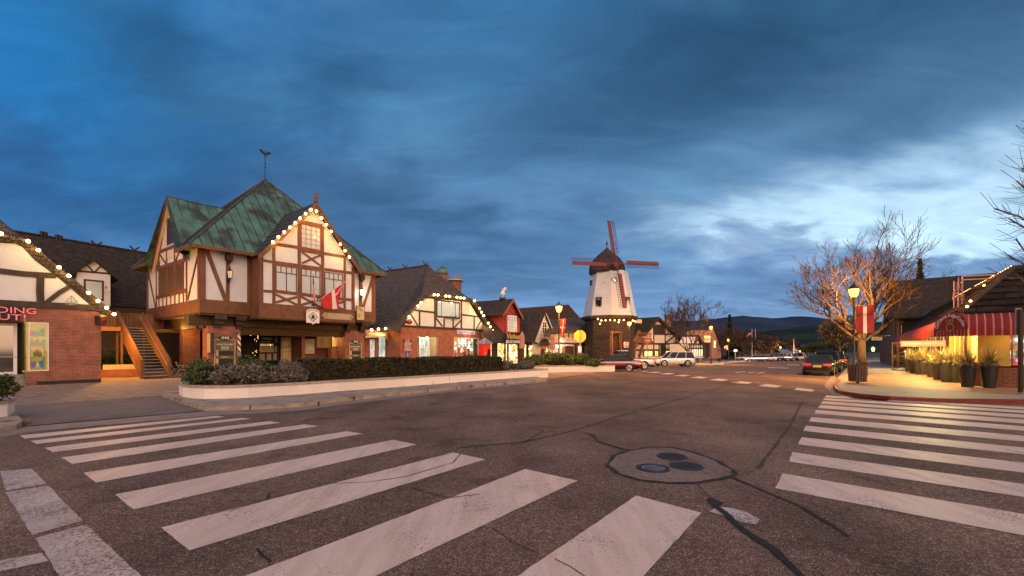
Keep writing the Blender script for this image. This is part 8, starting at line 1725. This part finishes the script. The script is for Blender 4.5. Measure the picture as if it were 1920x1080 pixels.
def low(px0, px1, ytop, Y, mat, roof, lab, lit=None):
    p = Pl(P=D((px0+px1)/2, 655, Y), N=V((0, -1, 0))); t = thing('distant_building', lab, 'building', p.w(0, gz(Y))); z1 = CH+(HY-ytop)/FP*Y; k_ = Y/FP; a = (px1-px0)/2*k_; m = MB(); p.bx(m, -a, a, gz(Y)-.1, z1-.8, -8, 0); m.build('wall', M[mat], t); m = MB(); m.prism([p.w(-a-.4, z1-.8, .6), p.w(a+.4, z1-.8, .6), p.w(a*.7, z1+.6, -4), p.w(-a*.7, z1+.6, -4)], Z*.15); m.prism([p.w(-a-.4, z1-.8, -8.6), p.w(a+.4, z1-.8, -8.6), p.w(a*.7, z1+.6, -4), p.w(-a*.7, z1+.6, -4)], Z*.15); m.build('roof', M[roof], t)
    n = max(2, int(a/2)); 
    for i in range(n): c = -a+(i+.5)*2*a/n; p.window(t, (c-.7, c+.7, gz(Y)+.8, gz(Y)+2.4), M['timber_dark'], M[lit or 'glassdark'], 2, 1, .1, .06, .05)
low(1398, 1430, 660, 155, 'plaster_grey', 'brownroof2', 'low grey building with brown roof behind the far parked cars'); low(1432, 1466, 661, 170, 'plaster_grey', 'brownroof2', 'low pale building left of the salmon one'); low(1464, 1486, 658, 175, 'salmonwall', 'slate', 'salmon coloured low building near the distant lamp'); low(1488, 1500, 655, 210, 'plaster_grey', 'white', 'small pale building with a white roof at the street end'); low(1504, 1516, 648, 260, 'salmonwall', 'brownroof2', 'tall narrow pale house among the far trees'); low(1366, 1396, 660, 140, 'timber_dark', 'brownroof2', 'dark low building behind the globe lamp')
for px, y0, y1, Y, lab in ((1410, 660, 617, 120, 'distant flagpole flying a striped flag'), (1416.5, 660, 617, 150, 'distant white flagpole without a flag'), (1488.5, 668, 635, 150, 'pale pole near the end of the street'), (1405.5, 670, 641, 110, 'thin dark post behind the parked cars')):
    c = D(px, 655, Y); c.z = gz(Y); t = thing('flagpole' if 'flag' in lab else 'post', lab, 'pole', c); m = MB(); m.tube(c, D(px, y1, Y), .09, .05, 6); m.build('pole', M['white'] if 'dark' not in lab else M['black'], t)
    if 'flying' in lab:
        m = MB(); rows = [[D(px-i*1.7, 619+i*1.0+j*1.5, Y)+V((0, .15*math.sin(i*1.1), 0)) for i in range(8)] for j in range(6)]
        for j in range(5):
            for i in range(7): m.cm = (j % 2) if not (i < 3 and j < 3) else 2; m.poly([rows[j][i], rows[j][i+1], rows[j+1][i+1], rows[j+1][i]])
        m.build('flag_cloth', [M['flagred'], M['flagwhite'], M['flagblue']], t)
t = thing('litter_bin', 'grey concrete litter bin behind the white four-wheel drive', 'litter bin', G(1311.5, 681)); c = G(1311.5, 681); m = MB(); m.lathe(c, [(.32, 0), (.38, .75), (.42, .8), (.4, .9), (.2, .92)], 14); m.build('barrel', M['greymetal'], t)
t = thing('kerb_island', 'x', 'kerb', G(1330, 686)) if 0 else None
raised('kerb', [G(1285, 687.2), G(1357, 686.6), G(1357, 684), G(1420, 677.5), G(1400, 676.5), G(1285, 683)], .13, M['kerb'], world=True, kind='structure')
def haze():
    m = bpy.data.materials.new('haze'); m.use_nodes = True; n = m.node_tree; n.nodes.clear(); o = node(n, 'ShaderNodeOutputMaterial'); v = node(n, 'ShaderNodeVolumePrincipled'); v.inputs['Color'].default_value = (.62, .76, .95, 1); v.inputs['Density'].default_value = HAZE; v.inputs['Anisotropy'].default_value = .35
    n.links.new(v.outputs[0], o.inputs['Volume']); b = MB(); b.prism([V((-3950, -395, -37)), V((3950, -395, -37)), V((3950, 5950, -37)), V((-3950, 5950, -37))], (0, 0, 37+CH+62/FP*3200+16)); b.build('haze', m, kind='stuff')
HAZE = .00012
haze()
fit_texts()
